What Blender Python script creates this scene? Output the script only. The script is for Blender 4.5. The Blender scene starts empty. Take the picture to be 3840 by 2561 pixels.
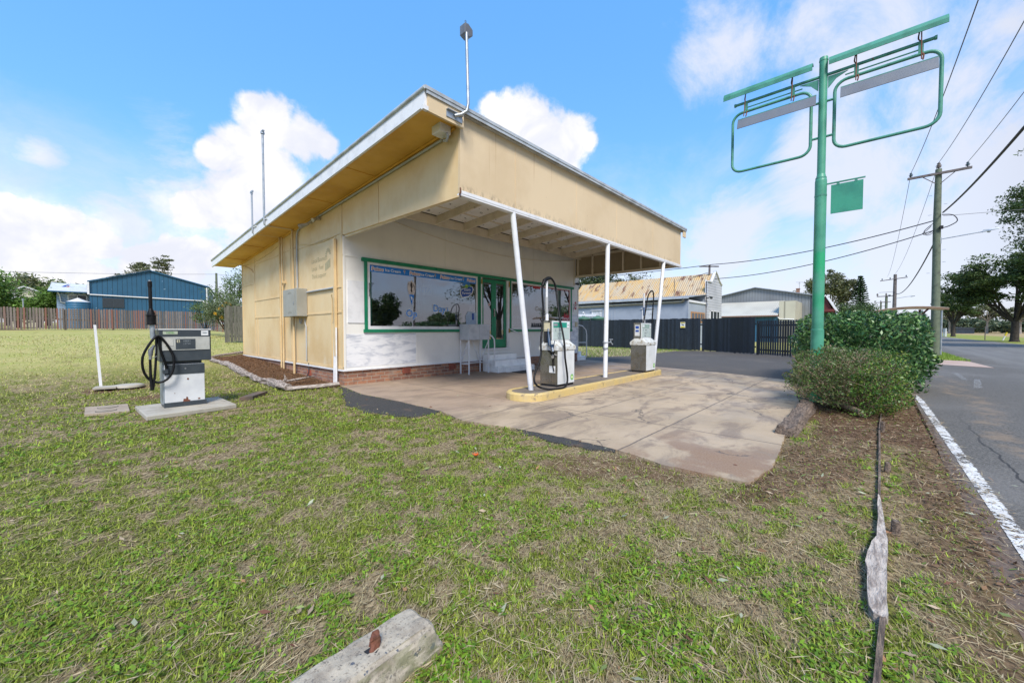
import bpy, bmesh, math, random
import numpy as np
from mathutils import Vector, Matrix
R=math.radians; PI=math.pi
random.seed(7); RNG=np.random.default_rng(11)
scn=bpy.context.scene; COL=scn.collection
# ------------------------------------------------------------ camera
cam=bpy.data.cameras.new('camera'); co=bpy.data.objects.new('camera',cam); COL.objects.link(co)
CAM=(-4.05,-8.96,1.3); YAW=R(42.4); PIT=R(1.72); FPX=1468.0
co.location=CAM; co.rotation_euler=(R(90)-PIT,0,YAW-R(90))
cam.sensor_width=36; cam.lens=36*FPX/3840; cam.clip_start=.05; cam.clip_end=3000
scn.camera=co
scn.view_settings.view_transform='Standard'; scn.view_settings.look='None'
scn.view_settings.exposure=0.82; scn.view_settings.gamma=1
def pxdir(x,y):                      # direction of a photo pixel (2351 wide), used for where clouds stand in the sky
    x*=1.6333; y*=1.6333
    u=(x-1920)/FPX; v=(1280.5-y)/FPX
    F=Vector((math.cos(YAW)*math.cos(PIT),math.sin(YAW)*math.cos(PIT),-math.sin(PIT)))
    Rr=Vector((math.sin(YAW),-math.cos(YAW),0)); U=Vector((math.cos(YAW)*math.sin(PIT),math.sin(YAW)*math.sin(PIT),math.cos(PIT)))
    return (F+u*Rr+v*U).normalized()
# ------------------------------------------------------------ node helper
class NT:
    def __init__(s,tree): s.t=tree; s.n=tree.nodes; s.l=tree.links
    def new(s,typ,**kw):
        n=s.n.new(typ)
        for k,v in kw.items(): setattr(n,k,v)
        return n
    def put(s,sock,v):
        if hasattr(v,'is_output'): s.l.new(v,sock)
        elif v is not None:
            if isinstance(v,(tuple,list)) and sock.type=='RGBA' and len(v)==3: v=(*v,1)
            sock.default_value=v
    def m(s,op,a,b=None,c=None,clamp=False):
        n=s.new('ShaderNodeMath',operation=op,use_clamp=clamp)
        for i,v in enumerate((a,b,c)):
            if v is not None: s.put(n.inputs[i],v)
        return n.outputs[0]
    def vm(s,op,a,b=None,out=0):
        n=s.new('ShaderNodeVectorMath',operation=op); s.put(n.inputs[0],a)
        if b is not None: s.put(n.inputs[1],b)
        return n.outputs[out]
    def scale(s,v,f):
        n=s.new('ShaderNodeVectorMath',operation='SCALE'); s.put(n.inputs[0],v); s.put(n.inputs['Scale'],f); return n.outputs[0]
    def mapr(s,v,a,b,c=0.,d=1.,smooth=True):
        n=s.new('ShaderNodeMapRange',interpolation_type='SMOOTHSTEP' if smooth else 'LINEAR')
        for i,x in enumerate((v,a,b,c,d)): s.put(n.inputs[i],x)
        return n.outputs[0]
    def mix(s,f,a,b,mode='MIX'):
        n=s.new('ShaderNodeMix',data_type='RGBA',blend_type=mode)
        s.put(n.inputs[0],f); s.put(n.inputs[6],a); s.put(n.inputs[7],b); return n.outputs[2]
    def noise(s,vec,scale,detail=4,rough=.55,dist=0.,out=0):
        n=s.new('ShaderNodeTexNoise'); s.put(n.inputs['Vector'],vec)
        s.put(n.inputs['Scale'],scale); s.put(n.inputs['Detail'],detail); s.put(n.inputs['Roughness'],rough); s.put(n.inputs['Distortion'],dist)
        return n.outputs[out]
    def pos(s): return s.new('ShaderNodeNewGeometry').outputs['Position']
    def sep(s,v): n=s.new('ShaderNodeSeparateXYZ'); s.put(n.inputs[0],v); return n.outputs
    def comb(s,x,y,z): n=s.new('ShaderNodeCombineXYZ'); [s.put(n.inputs[i],v) for i,v in enumerate((x,y,z))]; return n.outputs[0]
# ------------------------------------------------------------ world
SUN_EL=R(48); SUN_AZ_VEC=Vector((-0.66,-0.75,0)).normalized()
W=bpy.data.worlds.new('World'); scn.world=W; W.use_nodes=True
w=NT(W.node_tree); w.n.clear()
sky=w.new('ShaderNodeTexSky',sky_type='NISHITA'); sky.sun_disc=False; sky.sun_elevation=SUN_EL
sky.sun_rotation=math.atan2(SUN_AZ_VEC.x,SUN_AZ_VEC.y)
sky.air_density=1.0; sky.dust_density=0.6; sky.ozone_density=2.2
D=w.new('ShaderNodeTexCoord').outputs['Generated']
Dn=w.vm('NORMALIZE',D)
z=w.sep(Dn)[2]
n1=w.noise(Dn,8.,9,.62,.15); n2=w.noise(Dn,3.4,9,.66,.5); n3=w.noise(w.vm('MULTIPLY',Dn,(1,1,3.)),3.2,6,.6)
def blobs(lst):
    cur=None
    for (x,y,r) in lst:
        d=pxdir(x,y); rr=(r*1.6333/FPX)*(d.dot(pxdir(1175,784))**1.5)
        dist=w.vm('DISTANCE',Dn,tuple(d),out=1)
        v=w.m('SUBTRACT',1.,w.m('DIVIDE',dist,rr))
        cur=v if cur is None else w.m('MAXIMUM',cur,v)
    return cur
crisp=blobs([(620,290,72),(590,250,38),(700,320,62),(560,350,64),(500,355,46),(620,400,90),(745,335,32),(480,340,26),(540,470,90),(440,480,70),(650,480,80),
 (1175,280,80),(1250,330,90),(1310,315,62),(1130,245,34),(1350,325,28),(1230,265,44),
 (35,520,95),(140,530,78),(235,560,80),(0,470,48),(330,600,90),(60,610,120),(190,640,120),(420,590,80)])
wispy=blobs([(90,355,85),(-60,330,90),(1700,110,150),(1830,70,150),(2000,120,170),(2150,230,240),(2300,330,300),(2000,380,200),(1880,320,110),(2200,560,260),(2330,60,170),(2050,600,160),
 (1000,620,140),(420,500,150),(300,520,130),(1420,620,140),(1650,560,120)])
m1=w.mapr(w.m('ADD',crisp,w.m('MULTIPLY',w.m('SUBTRACT',n1,.5),2.2)),-.12,.34)
m2=w.mapr(w.m('ADD',wispy,w.m('MULTIPLY',w.m('SUBTRACT',n2,.50),4.2)),-.25,.95)
# clouds behind the camera, seen in the window panes
back=w.mapr(w.sep(Dn)[1],-.05,-.4)
m3=w.m('MULTIPLY',w.mapr(n3,.40,.60),w.m('MULTIPLY',back,.95))
hor=w.mapr(w.m('ADD',z,w.m('MULTIPLY',w.m('SUBTRACT',n2,.5),.5)),.42,.03,0,.95)
hor=w.m('MULTIPLY',hor,w.mapr(n3,.30,.62,.75,1.))
mask=w.m('MAXIMUM',w.m('MAXIMUM',m1,w.m('MULTIPLY',m2,.88)),w.m('MAXIMUM',m3,hor))
n4=w.noise(w.vm('ADD',Dn,(0,0,.035)),9.,5,.6,.4)
shade=w.mapr(w.m('ADD',w.m('MULTIPLY',w.m('SUBTRACT',n4,.5),1.2),w.m('MULTIPLY',w.m('SUBTRACT',crisp,.15),-.10)),-.20,.16)
ccol=w.mix(shade,(6.8,6.7,6.7),(5.3,5.45,6.1)); ccol=w.mix(w.m('MULTIPLY',back,.8),ccol,w.mix(shade,(5.4,5.2,5.1),(3.0,2.9,3.1)))
hs=w.new('ShaderNodeHueSaturation'); hs.inputs['Saturation'].default_value=1.12; hs.inputs['Value'].default_value=1.75
w.l.new(sky.outputs[0],hs.inputs['Color'])
skyc=w.mix(.50,hs.outputs[0],(1.0,3.6,8.0))
fin=w.mix(mask,skyc,ccol)
below=w.mapr(z,-.01,-.06)
fin=w.mix(below,fin,(1.6,1.5,1.2))
bg=w.new('ShaderNodeBackground'); w.l.new(fin,bg.inputs[0]); bg.inputs[1].default_value=.092
wo=w.new('ShaderNodeOutputWorld'); w.l.new(bg.outputs[0],wo.inputs[0])
sl=bpy.data.lights.new('sun','SUN'); sl.energy=2.7; sl.angle=R(18); sl.color=(1,.95,.87)
so=bpy.data.objects.new('sun',sl); COL.objects.link(so)
sd=Vector((SUN_AZ_VEC.x*math.cos(SUN_EL),SUN_AZ_VEC.y*math.cos(SUN_EL),math.sin(SUN_EL)))
so.rotation_euler=sd.to_track_quat('Z','Y').to_euler(); so.location=(0,0,30)
# ------------------------------------------------------------ materials
def newmat(name):
    m=bpy.data.materials.new(name); m.use_nodes=True; t=NT(m.node_tree); t.n.clear()
    o=t.new('ShaderNodeOutputMaterial'); b=t.new('ShaderNodeBsdfPrincipled'); t.l.new(b.outputs[0],o.inputs[0])
    return m,t,b,o
def bump(t,b,h,strength=.3,dist=.01):
    n=t.new('ShaderNodeBump'); n.inputs['Strength'].default_value=strength; n.inputs['Distance'].default_value=dist
    t.put(n.inputs['Height'],h); t.l.new(n.outputs[0],b.inputs['Normal'])
def wm(name,c1,c2=None,scale=2.,lo=.42,hi=.68,rough=.6,metal=0.,bmp=.15,bscale=40.,streak=0.,dirt=None,dscale=9.,dlo=.62,dhi=.72,rlo=None,spec=None,tone=0.):
    """weathered paint / metal / wood: two tones, fine grain, optional vertical streaks and spots of another colour"""
    m,t,b,o=newmat(name); p=t.pos()
    if c2 is None: c2=tuple(x*.82 for x in c1)
    f=t.mapr(t.noise(p,scale,5,.6),lo,hi)
    c=t.mix(f,c1,c2)
    if streak:
        s=t.noise(t.vm('MULTIPLY',p,(7,7,.45)),1.6,4,.6)
        c=t.mix(t.m('MULTIPLY',t.mapr(s,.5,.72),streak),c,tuple(x*.62 for x in c2))
    if dirt:
        d=t.mapr(t.noise(p,dscale,6,.65),dlo,dhi); c=t.mix(d,c,dirt)
    if tone:
        a=t.new('ShaderNodeAttribute',attribute_name='tone'); k=t.m('ADD',1-tone,t.m('MULTIPLY',a.outputs['Fac'],2*tone))
        c=t.mix(1.,c,t.comb(k,k,k),'MULTIPLY')
    t.put(b.inputs['Base Color'],c)
    r=t.mapr(t.noise(p,6,3),.3,.7,rough-.08,rough+.08); t.put(b.inputs['Roughness'],r)
    b.inputs['Metallic'].default_value=metal
    if spec is not None: b.inputs['Specular IOR Level'].default_value=spec
    if bmp: bump(t,b,t.noise(p,bscale,4,.6),bmp,.008)
    return m
M={}
M['cream']=wm('cream_wall_paint',(.70,.53,.30),(.62,.43,.21),.9,.4,.72,.55,bmp=.08,streak=.08,dirt=(.70,.60,.42),dscale=1.5,dlo=.56,dhi=.8)
M['creamstrip']=wm('cream_strip_paint',(.67,.50,.28),(.59,.42,.21),2,.4,.7,.5,bmp=.08)
M['fascia']=wm('sun_bleached_fascia_paint',(.60,.465,.30),(.53,.395,.24),.8,.4,.75,.6,bmp=.08,streak=.10,dirt=(.40,.30,.18),dscale=1.2,dlo=.62,dhi=.85)
M['soffit']=wm('ochre_soffit_paint',(.72,.42,.075),(.60,.32,.045),1.1,.4,.7,.6,bmp=.05)
M['white']=wm('white_wall_paint',(.80,.78,.74),(.73,.71,.68),1.3,.4,.7,.55,bmp=.06,streak=.06)
M['patchy']=wm('patchy_white_paint',(.70,.71,.76),(.40,.42,.50),1.,.44,.60,.6,bmp=.06)
def _patchy():
    m,t,b,o=newmat('streaky_overpainted_white'); p=t.vm('MULTIPLY',t.pos(),(1.6,1.6,5.5))
    f=t.mapr(t.noise(p,1.4,5,.62,.5),.42,.66); c=t.mix(f,(.80,.80,.82),(.50,.52,.58))
    t.put(b.inputs['Base Color'],c); b.inputs['Roughness'].default_value=.55; return m
M['patchy']=_patchy()
M['trimwhite']=wm('white_trim_paint',(.74,.74,.76),(.64,.64,.66),5,.45,.7,.45,bmp=.05,dirt=(.42,.38,.33),dscale=11,dlo=.66,dhi=.78)
M['postwhite']=wm('white_post_paint',(.74,.75,.78),(.66,.67,.70),5,.45,.7,.35,bmp=.05,dirt=(.30,.2,.14),dscale=7,dlo=.74,dhi=.78)
M['stepwhite']=wm('white_step_paint',(.90,.90,.89),(.72,.72,.72),3,.45,.7,.5,bmp=.1,dirt=(.35,.32,.3),dscale=8,dlo=.68,dhi=.8)
M['green']=wm('green_trim_paint',(.005,.22,.105),(.004,.17,.08),4,.4,.7,.35,bmp=.05,dirt=(.45,.5,.5),dscale=6,dlo=.76,dhi=.79)
M['dark']=wm('dark_void',(.02,.02,.022),None,3,rough=.7)
M['black']=wm('black_rubber',(.005,.005,.006),(.010,.010,.011),6,rough=.5,bmp=0,spec=.25)
M['mat']=wm('black_rubber_mat',(.02,.02,.022),(.04,.04,.04),6,rough=.8,bmp=.3)
M['steel']=wm('brushed_stainless',(.30,.285,.26),(.25,.235,.21),1.2,rough=.24,metal=.9,bmp=0)
M['galv']=wm('galvanised_steel',(.42,.45,.48),(.30,.33,.36),5,rough=.42,metal=.6,bmp=.05)
M['greypvc']=wm('grey_conduit',(.40,.41,.42),(.33,.34,.35),5,rough=.5)
M['capping']=wm('roof_capping',(.52,.54,.55),(.36,.37,.37),3,rough=.4,metal=.3,dirt=(.2,.16,.12),dscale=7,dlo=.68,dhi=.75)
M['boxgrey']=wm('meter_box_grey',(.33,.325,.29),(.29,.285,.25),2,rough=.45,bmp=.03)
M['pumpwhite']=wm('pump_white_enamel',(.66,.68,.69),(.58,.60,.60),4,rough=.35,bmp=.02,dirt=(.30,.29,.26),dscale=5,dlo=.64,dhi=.82)
M['pumpcollar']=wm('dirty_pump_collar',(.58,.59,.57),(.40,.37,.31),9,.5,.62,.45,dirt=(.22,.17,.10),dscale=14,dlo=.56,dhi=.66)
M['pumpglass']=wm('pump_dial_panel',(.46,.54,.52),(.42,.50,.48),3,rough=.12,bmp=0)
M['teal']=wm('teal_band',(.02,.30,.22),(.02,.26,.19),3,rough=.3,bmp=0)
M['paleteal']=wm('pale_teal_band',(.30,.42,.37),(.28,.38,.34),3,rough=.3,bmp=0)
M['sticker']=wm('cream_sticker',(.62,.56,.38),(.54,.48,.33),5,rough=.5,bmp=0)
M['paper']=wm('white_sticker',(.72,.73,.74),(.62,.62,.62),8,rough=.5,bmp=0)
M['ink']=wm('dark_ink',(.05,.06,.07),None,5,rough=.6,bmp=0)
M['greyink']=wm('grey_ink',(.25,.28,.30),None,5,rough=.6,bmp=0)
M['concrete']=None
M['padconc']=wm('pad_concrete',(.40,.37,.31),(.31,.28,.23),3,rough=.85,bmp=.4,bscale=60,dirt=(.2,.17,.13),dscale=4,dlo=.6,dhi=.75)
M['yellowkerb']=wm('worn_yellow_kerb_paint',(.60,.44,.17),(.52,.40,.20),3,rough=.7,bmp=.3,dirt=(.22,.17,.12),dscale=7,dlo=.56,dhi=.68)
M['islandtop']=wm('dark_island_concrete',(.19,.155,.125),(.13,.11,.09),2.5,rough=.85,bmp=.3)
M['diesel_dark']=wm('chipped_charcoal_paint',(.035,.045,.055),(.05,.06,.07),5,rough=.45,bmp=.05,dirt=(.42,.45,.42),dscale=30,dlo=.70,dhi=.73)
M['diesel_white']=wm('stained_white_enamel',(.62,.63,.64),(.55,.56,.58),4,rough=.42,bmp=.03,dirt=(.40,.40,.42),dscale=5,dlo=.6,dhi=.9)
M['rust']=wm('rust',(.16,.055,.03),(.10,.04,.02),12,rough=.85,bmp=.4)
M['chrome']=wm('nozzle_metal',(.45,.46,.48),(.3,.3,.32),6,rough=.3,metal=.8,bmp=0)
M['nozzleblue']=wm('navy_nozzle_guard',(.015,.05,.11),(.02,.03,.05),9,rough=.45,bmp=0)
def _fascia():
    m,t,b,o=newmat('grimy_bleached_fascia_paint'); p=t.pos(); s_=t.sep(p)
    c=t.mix(t.mapr(t.noise(p,.8,5,.6),.4,.75),(.66,.52,.34),(.59,.45,.28))
    c=t.mix(t.mapr(t.noise(p,2.4,6,.7),.58,.74,0,.5),c,(.66,.55,.40))
    d=t.m('MULTIPLY',t.mapr(s_[2],3.66,3.46),t.mapr(t.noise(t.vm('MULTIPLY',p,(3,3,1.5)),4,6,.75),.46,.62)); c=t.mix(t.m('MULTIPLY',d,.75),c,(.20,.15,.10))
    st_=t.m('MULTIPLY',t.mapr(t.noise(t.vm('MULTIPLY',p,(9,9,.25)),1.3,3),.66,.72),t.mapr(s_[2],3.5,4.6)); c=t.mix(t.m('MULTIPLY',st_,.45),c,(.38,.22,.10))
    v=t.new('ShaderNodeTexVoronoi'); t.put(v.inputs['Vector'],p); v.inputs['Scale'].default_value=3.3; c=t.mix(t.mapr(v.outputs['Distance'],.035,.02,0,.6),c,(.25,.18,.11))
    t.put(b.inputs['Base Color'],c); b.inputs['Roughness'].default_value=.6; bump(t,b,t.noise(p,2.,3,.5),.25,.03); return m
M['fascia']=_fascia()
def _polegreen():
    m,t,b,o=newmat('patched_green_pole_paint'); p=t.pos(); zz=t.sep(p)[2]
    c=t.mix(t.mapr(t.noise(p,3,5,.6),.4,.7),(.075,.31,.20),(.045,.23,.145))
    v=t.m('ADD',zz,t.m('MULTIPLY',t.noise(p,4,3),.5))
    a=t.m('MULTIPLY',t.mapr(v,2.45,2.65),t.mapr(v,3.1,2.9)); a2=t.mapr(v,1.25,1.1); a3=t.m('MULTIPLY',t.mapr(v,1.9,2.0),t.mapr(v,2.3,2.1))
    k=t.m('MAXIMUM',a,t.m('MAXIMUM',a2,t.m('MULTIPLY',a3,.6)))
    c=t.mix(t.m('MULTIPLY',k,.85),c,(.01,.33,.13)); 
    c=t.mix(t.mapr(t.noise(p,16,4),.70,.76),c,(.1,.12,.1))
    t.put(b.inputs['Base Color'],c); b.inputs['Roughness'].default_value=.42; bump(t,b,t.noise(p,30,3),.06); return m
M['polegreen']=_polegreen()
M['framegreen']=wm('sign_frame_green',(.075,.28,.20),(.04,.19,.13),6,rough=.45,bmp=.05,dirt=(.13,.07,.045),dscale=9,dlo=.66,dhi=.70)
M['signgreen']=wm('blanked_sign_green',(.05,.30,.19),(.035,.22,.15),2.2,rough=.4,bmp=.02)
M['panelgrey']=wm('grey_reflector_back',(.17,.18,.20),(.13,.135,.15),3,rough=.45,metal=.2,dirt=(.14,.06,.04),dscale=6,dlo=.74,dhi=.77)
def _brick(name,c1,c2,mortar,s=1.):
    m,t,b,o=newmat(name); p=t.pos(); x,y,zz=t.sep(p)
    v=t.comb(t.m('ADD',x,y),zz,0)
    n=t.new('ShaderNodeTexBrick'); t.put(n.inputs['Vector'],v); n.inputs['Scale'].default_value=1
    n.inputs['Brick Width'].default_value=.235*s; n.inputs['Row Height'].default_value=.085*s; n.inputs['Mortar Size'].default_value=.008; n.inputs['Bias'].default_value=.1
    t.put(n.inputs['Color1'],c1); t.put(n.inputs['Color2'],c2); t.put(n.inputs['Mortar'],mortar)
    c=t.mix(t.m('MULTIPLY',t.mapr(t.noise(p,7,5,.7),.45,.7),.5),n.outputs[0],(.10,.07,.06))
    c=t.mix(t.mapr(t.noise(p,1.3,4),.6,.75,0,.4),c,(.38,.30,.24))
    t.put(b.inputs['Base Color'],c); b.inputs['Roughness'].default_value=.85
    bump(t,b,t.m('SUBTRACT',t.noise(p,50,3),n.outputs['Fac']),.5,.01); return m
M['brick']=_brick('old_red_brick',(.42,.20,.11),(.22,.10,.07),(.36,.29,.23))
M['vent']=wm('terracotta_vent',(.36,.09,.05),(.28,.07,.04),6,rough=.8)
def _glass():
    m,t,b,o=newmat('shop_window_glass'); t.n.remove(b)
    tr=t.new('ShaderNodeBsdfTransparent'); tr.inputs[0].default_value=(.62,.65,.66,1)
    gl=t.new('ShaderNodeBsdfGlossy'); gl.inputs[0].default_value=(.72,.72,.76,1); gl.inputs['Roughness'].default_value=.012
    p=t.pos(); bn=t.new('ShaderNodeBump'); bn.inputs['Strength'].default_value=.04; bn.inputs['Distance'].default_value=.02
    t.put(bn.inputs['Height'],t.noise(p,1.1,2)); t.l.new(bn.outputs[0],gl.inputs['Normal'])
    ms=t.new('ShaderNodeMixShader'); lw=t.new('ShaderNodeLayerWeight'); lw.inputs[0].default_value=.42
    f=t.mapr(lw.outputs['Facing'],0,.9,.24,.56,False)
    t.put(ms.inputs[0],f); t.l.new(tr.outputs[0],ms.inputs[1]); t.l.new(gl.outputs[0],ms.inputs[2]); t.l.new(ms.outputs[0],o.inputs[0]); return m
M['glass']=_glass()
def plain(name,c,rough=.5,metal=0.):
    m,t,b,o=newmat(name); p=t.pos(); t.put(b.inputs['Base Color'],t.mix(t.mapr(t.noise(p,12,4),.35,.7),c,tuple(q*.85 for q in c)))
    b.inputs['Roughness'].default_value=rough; b.inputs['Metallic'].default_value=metal; return m
M['blue']=plain('banner_blue',(.005,.21,.70)); M['navy']=plain('logo_navy',(.01,.07,.36)); M['ltblue']=plain('letter_blue',(.05,.25,.68))
M['lettwhite']=plain('letter_white',(.90,.91,.93)); M['red']=plain('sign_red',(.45,.02,.03)); M['yel']=plain('sign_yellow',(.70,.55,.04))
M['lime']=plain('logo_green',(.04,.38,.03)); M['palelime']=plain('logo_lime',(.45,.62,.08)); M['choc']=plain('chocolate_brown',(.035,.025,.03)); M['icecream']=plain('cone_cream',(.66,.60,.58))
M['grass_logo']=plain('logo_grass',(.12,.35,.06))
M['fadedtext']=plain('faded_sign_ghost',(.44,.37,.20))
M['interior']=wm('shop_interior_wall',(.42,.42,.42),(.36,.36,.36),1,rough=.8,bmp=0)
M['shelf']=wm('shop_shelf',(.60,.62,.64),(.42,.44,.46),4,rough=.6,bmp=0)
M['olive']=plain('frosted_lower_film',(.55,.48,.20))
def _wood(name,c1,c2,tone=.35,rough=.8,dirt=None):
    m,t,b,o=newmat(name); p=t.pos(); g=t.noise(t.vm('MULTIPLY',p,(14,14,1.2)),3,5,.65)
    c=t.mix(t.mapr(g,.35,.7),c1,c2)
    a=t.new('ShaderNodeAttribute',attribute_name='tone'); f=a.outputs['Fac']
    if dirt: c=t.mix(t.m('MULTIPLY',t.mapr(f,.72,.9),.8),c,dirt)
    k=t.m('ADD',1-tone,t.m('MULTIPLY',f,2*tone)); c=t.mix(1.,c,t.comb(k,k,k),'MULTIPLY')
    t.put(b.inputs['Base Color'],c); b.inputs['Roughness'].default_value=rough; bump(t,b,g,.35); return m
M['paling']=_wood('weathered_grey_palings',(.20,.165,.15),(.11,.09,.085),.5,dirt=(.13,.045,.03))
M['paling2']=_wood('mossy_grey_palings',(.16,.15,.125),(.08,.08,.06),.4)
M['darkfence']=_wood('charcoal_stained_palings',(.016,.023,.034),(.006,.010,.016),.45,rough=.55)
M['log']=_wood('weathered_split_log',(.36,.30,.26),(.10,.08,.07),.3)
def _log(name,c1,c2,c3):
    m,t,b,o=newmat(name); p=t.pos(); g=t.noise(t.vm('MULTIPLY',p,(3.,14,14)),3,6,.7,.4)
    c=t.mix(t.mapr(g,.38,.62),c1,c2); c=t.mix(t.mapr(t.noise(p,6,5,.7),.6,.7),c,c3)
    t.put(b.inputs['Base Color'],c); b.inputs['Roughness'].default_value=.9; bump(t,b,g,.9,.03); return m
M['logx']=_log('grey_split_timber',(.56,.49,.43),(.27,.22,.19),(.22,.15,.11))
M['logdark']=_log('rotten_dark_timber',(.24,.175,.13),(.085,.06,.045),(.34,.28,.23))
def _logy():
    m,t,b,o=newmat('grey_bark_log'); p=t.pos(); g=t.noise(t.vm('MULTIPLY',p,(14,3.,14)),3,6,.7,.4)
    c=t.mix(t.mapr(g,.40,.60),(.46,.39,.34),(.12,.09,.075)); c=t.mix(t.mapr(t.noise(p,5,5,.7),.58,.7),c,(.17,.10,.07))
    t.put(b.inputs['Base Color'],c); b.inputs['Roughness'].default_value=.9; bump(t,b,g,.9,.03); return m
M['logy']=_logy()
M['pole']=wm('treated_timber_pole',(.13,.155,.105),(.09,.11,.075),5,rough=.85,bmp=.5,bscale=25,dirt=(.07,.07,.06),dscale=4,dlo=.58,dhi=.75)
M['polegrey']=wm('grey_timber_pole',(.15,.13,.125),(.09,.08,.08),5,rough=.85,bmp=.5,bscale=25)
M['arm']=wm('weathered_crossarm',(.16,.135,.13),(.09,.08,.08),6,rough=.85)
M['insul']=plain('glazed_insulator',(.04,.075,.10),.25)
M['wire']=plain('black_cable',(.006,.006,.007),.6); M['wiregrey']=plain('grey_wire',(.10,.10,.11),.5)
M['trunk']=wm('tree_bark',(.05,.04,.033),(.022,.018,.015),6,rough=.9,bmp=.6,bscale=14)
M['gumtrunk']=wm('pale_gum_bark',(.34,.30,.26),(.20,.17,.15),2,rough=.8,bmp=.2)
M['twig']=wm('hedge_twig',(.34,.25,.17),(.18,.13,.09),8,rough=.85)
def _clad(name,c1,c2,axis,pitch=.25,metal=0.,spots=None):
    m,t,b,o=newmat(name); p=t.pos(); s=t.sep(p); a=s[axis]
    fr=t.m('FRACT',t.m('DIVIDE',a,pitch)); g=t.m('MULTIPLY',t.mapr(fr,0,.10),t.mapr(fr,1,.90))
    c=t.mix(t.mapr(t.noise(p,.5,4),.4,.7),c1,c2); c=t.mix(t.m('SUBTRACT',1.,g),c,tuple(q*.55 for q in c2))
    if spots: c=t.mix(t.mapr(t.noise(t.vm('MULTIPLY',p,(1,1,.5)),2.3,3,.7),.70,.73),c,spots)
    t.put(b.inputs['Base Color'],c); b.inputs['Roughness'].default_value=.45; b.inputs['Metallic'].default_value=metal; bump(t,b,g,.6,.03); return m
M['bluex']=_clad('blue_metal_cladding_front',(.024,.10,.185),(.018,.08,.15),0,.34,spots=(.25,.38,.52))
M['bluey']=_clad('blue_metal_cladding_side',(.03,.12,.22),(.025,.10,.19),1,.34)
M['greyclad']=_clad('grey_metal_cladding',(.22,.235,.25),(.18,.19,.20),1,.3)
M['creamclad']=_clad('cream_metal_cladding',(.50,.47,.37),(.44,.41,.33),0,.45)
M['creamclady']=_clad('cream_panel_cladding',(.52,.49,.39),(.47,.44,.35),1,1.2)
M['weatherb']=_clad('white_weatherboards',(.50,.51,.55),(.43,.44,.48),2,.2)
M['paleblue']=wm('pale_blue_grey_wall',(.34,.38,.44),(.29,.33,.39),1,rough=.6,bmp=.03)
M['cottage']=_clad('pale_blue_weatherboards',(.26,.36,.50),(.22,.31,.44),2,.22)
def _rust():
    m,t,b,o=newmat('rusty_corrugated_roof'); p=t.pos(); s=t.sep(p)
    wv=t.m('SINE',t.m('MULTIPLY',s[1],2*PI/.16))
    sheet=t.noise(t.comb(t.m('FLOOR',t.m('DIVIDE',s[1],.8)),t.m('FLOOR',t.m('DIVIDE',s[0],1.1)),0),3.7,0)
    c=t.mix(t.mapr(t.noise(t.vm('MULTIPLY',p,(.6,3,.6)),1.4,5,.7),.40,.62),(.60,.38,.14),(.50,.41,.27))
    c=t.mix(t.mapr(sheet,.52,.6,0,.5),c,(.48,.42,.33))
    r=t.noise(t.vm('MULTIPLY',p,(.5,1.7,.5)),1.3,6,.75)
    c=t.mix(t.mapr(r,.54,.63),c,(.13,.045,.025)); c=t.mix(t.mapr(wv,.2,-1,0,.35),c,(.20,.10,.05))
    t.put(b.inputs['Base Color'],c); b.inputs['Roughness'].default_value=.7; bump(t,b,wv,.5,.04); return m
M['rustroof']=_rust()
M['creamroof']=_clad('pale_ribbed_roof',(.56,.53,.45),(.48,.45,.38),1,.2)
M['whiteroof']=wm('pale_metal_roof',(.62,.62,.62),(.5,.5,.5),1,rough=.5)
M['tankblue']=wm('blue_tank',(.03,.12,.23),(.02,.09,.18),2,rough=.4)
M['tankgreen']=wm('green_tank',(.07,.16,.11),(.05,.12,.08),2,rough=.5)
M['maroon']=wm('maroon_timber',(.13,.025,.025),(.09,.02,.02),2,rough=.6)
M['winglass']=plain('dark_window_glass',(.035,.045,.055),.08)
M['orangewood']=plain('orange_timber_frame',(.42,.22,.10),.6)
M['peel']=wm('peeling_ceiling_paint',(.84,.82,.78),(.78,.76,.72),2,rough=.8,dirt=(.10,.09,.08),dscale=7,dlo=.60,dhi=.64)
M['joist']=wm('tan_joist_paint',(.74,.65,.50),(.64,.55,.41),3,rough=.7,dirt=(.14,.11,.08),dscale=5,dlo=.62,dhi=.75)
# foliage: per face colour
def _leafmat(name,gloss=.5,trans=.25):
    m,t,b,o=newmat(name); a=t.new('ShaderNodeVertexColor',layer_name='leafcol')
    t.put(b.inputs['Base Color'],a.outputs[0]); b.inputs['Roughness'].default_value=gloss; b.inputs['Specular IOR Level'].default_value=.35
    tr=t.new('ShaderNodeBsdfTranslucent'); t.l.new(a.outputs[0],tr.inputs[0]); ms=t.new('ShaderNodeMixShader'); ms.inputs[0].default_value=trans
    t.l.new(b.outputs[0],ms.inputs[1]); t.l.new(tr.outputs[0],ms.inputs[2]); t.l.new(ms.outputs[0],o.inputs[0]); return m
M['leaf']=_leafmat('leaf_foliage',.55,.22); M['glossleaf']=_leafmat('glossy_hedge_leaf',.33,.15); M['blade']=_leafmat('grass_blade',.6,.3)
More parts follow.
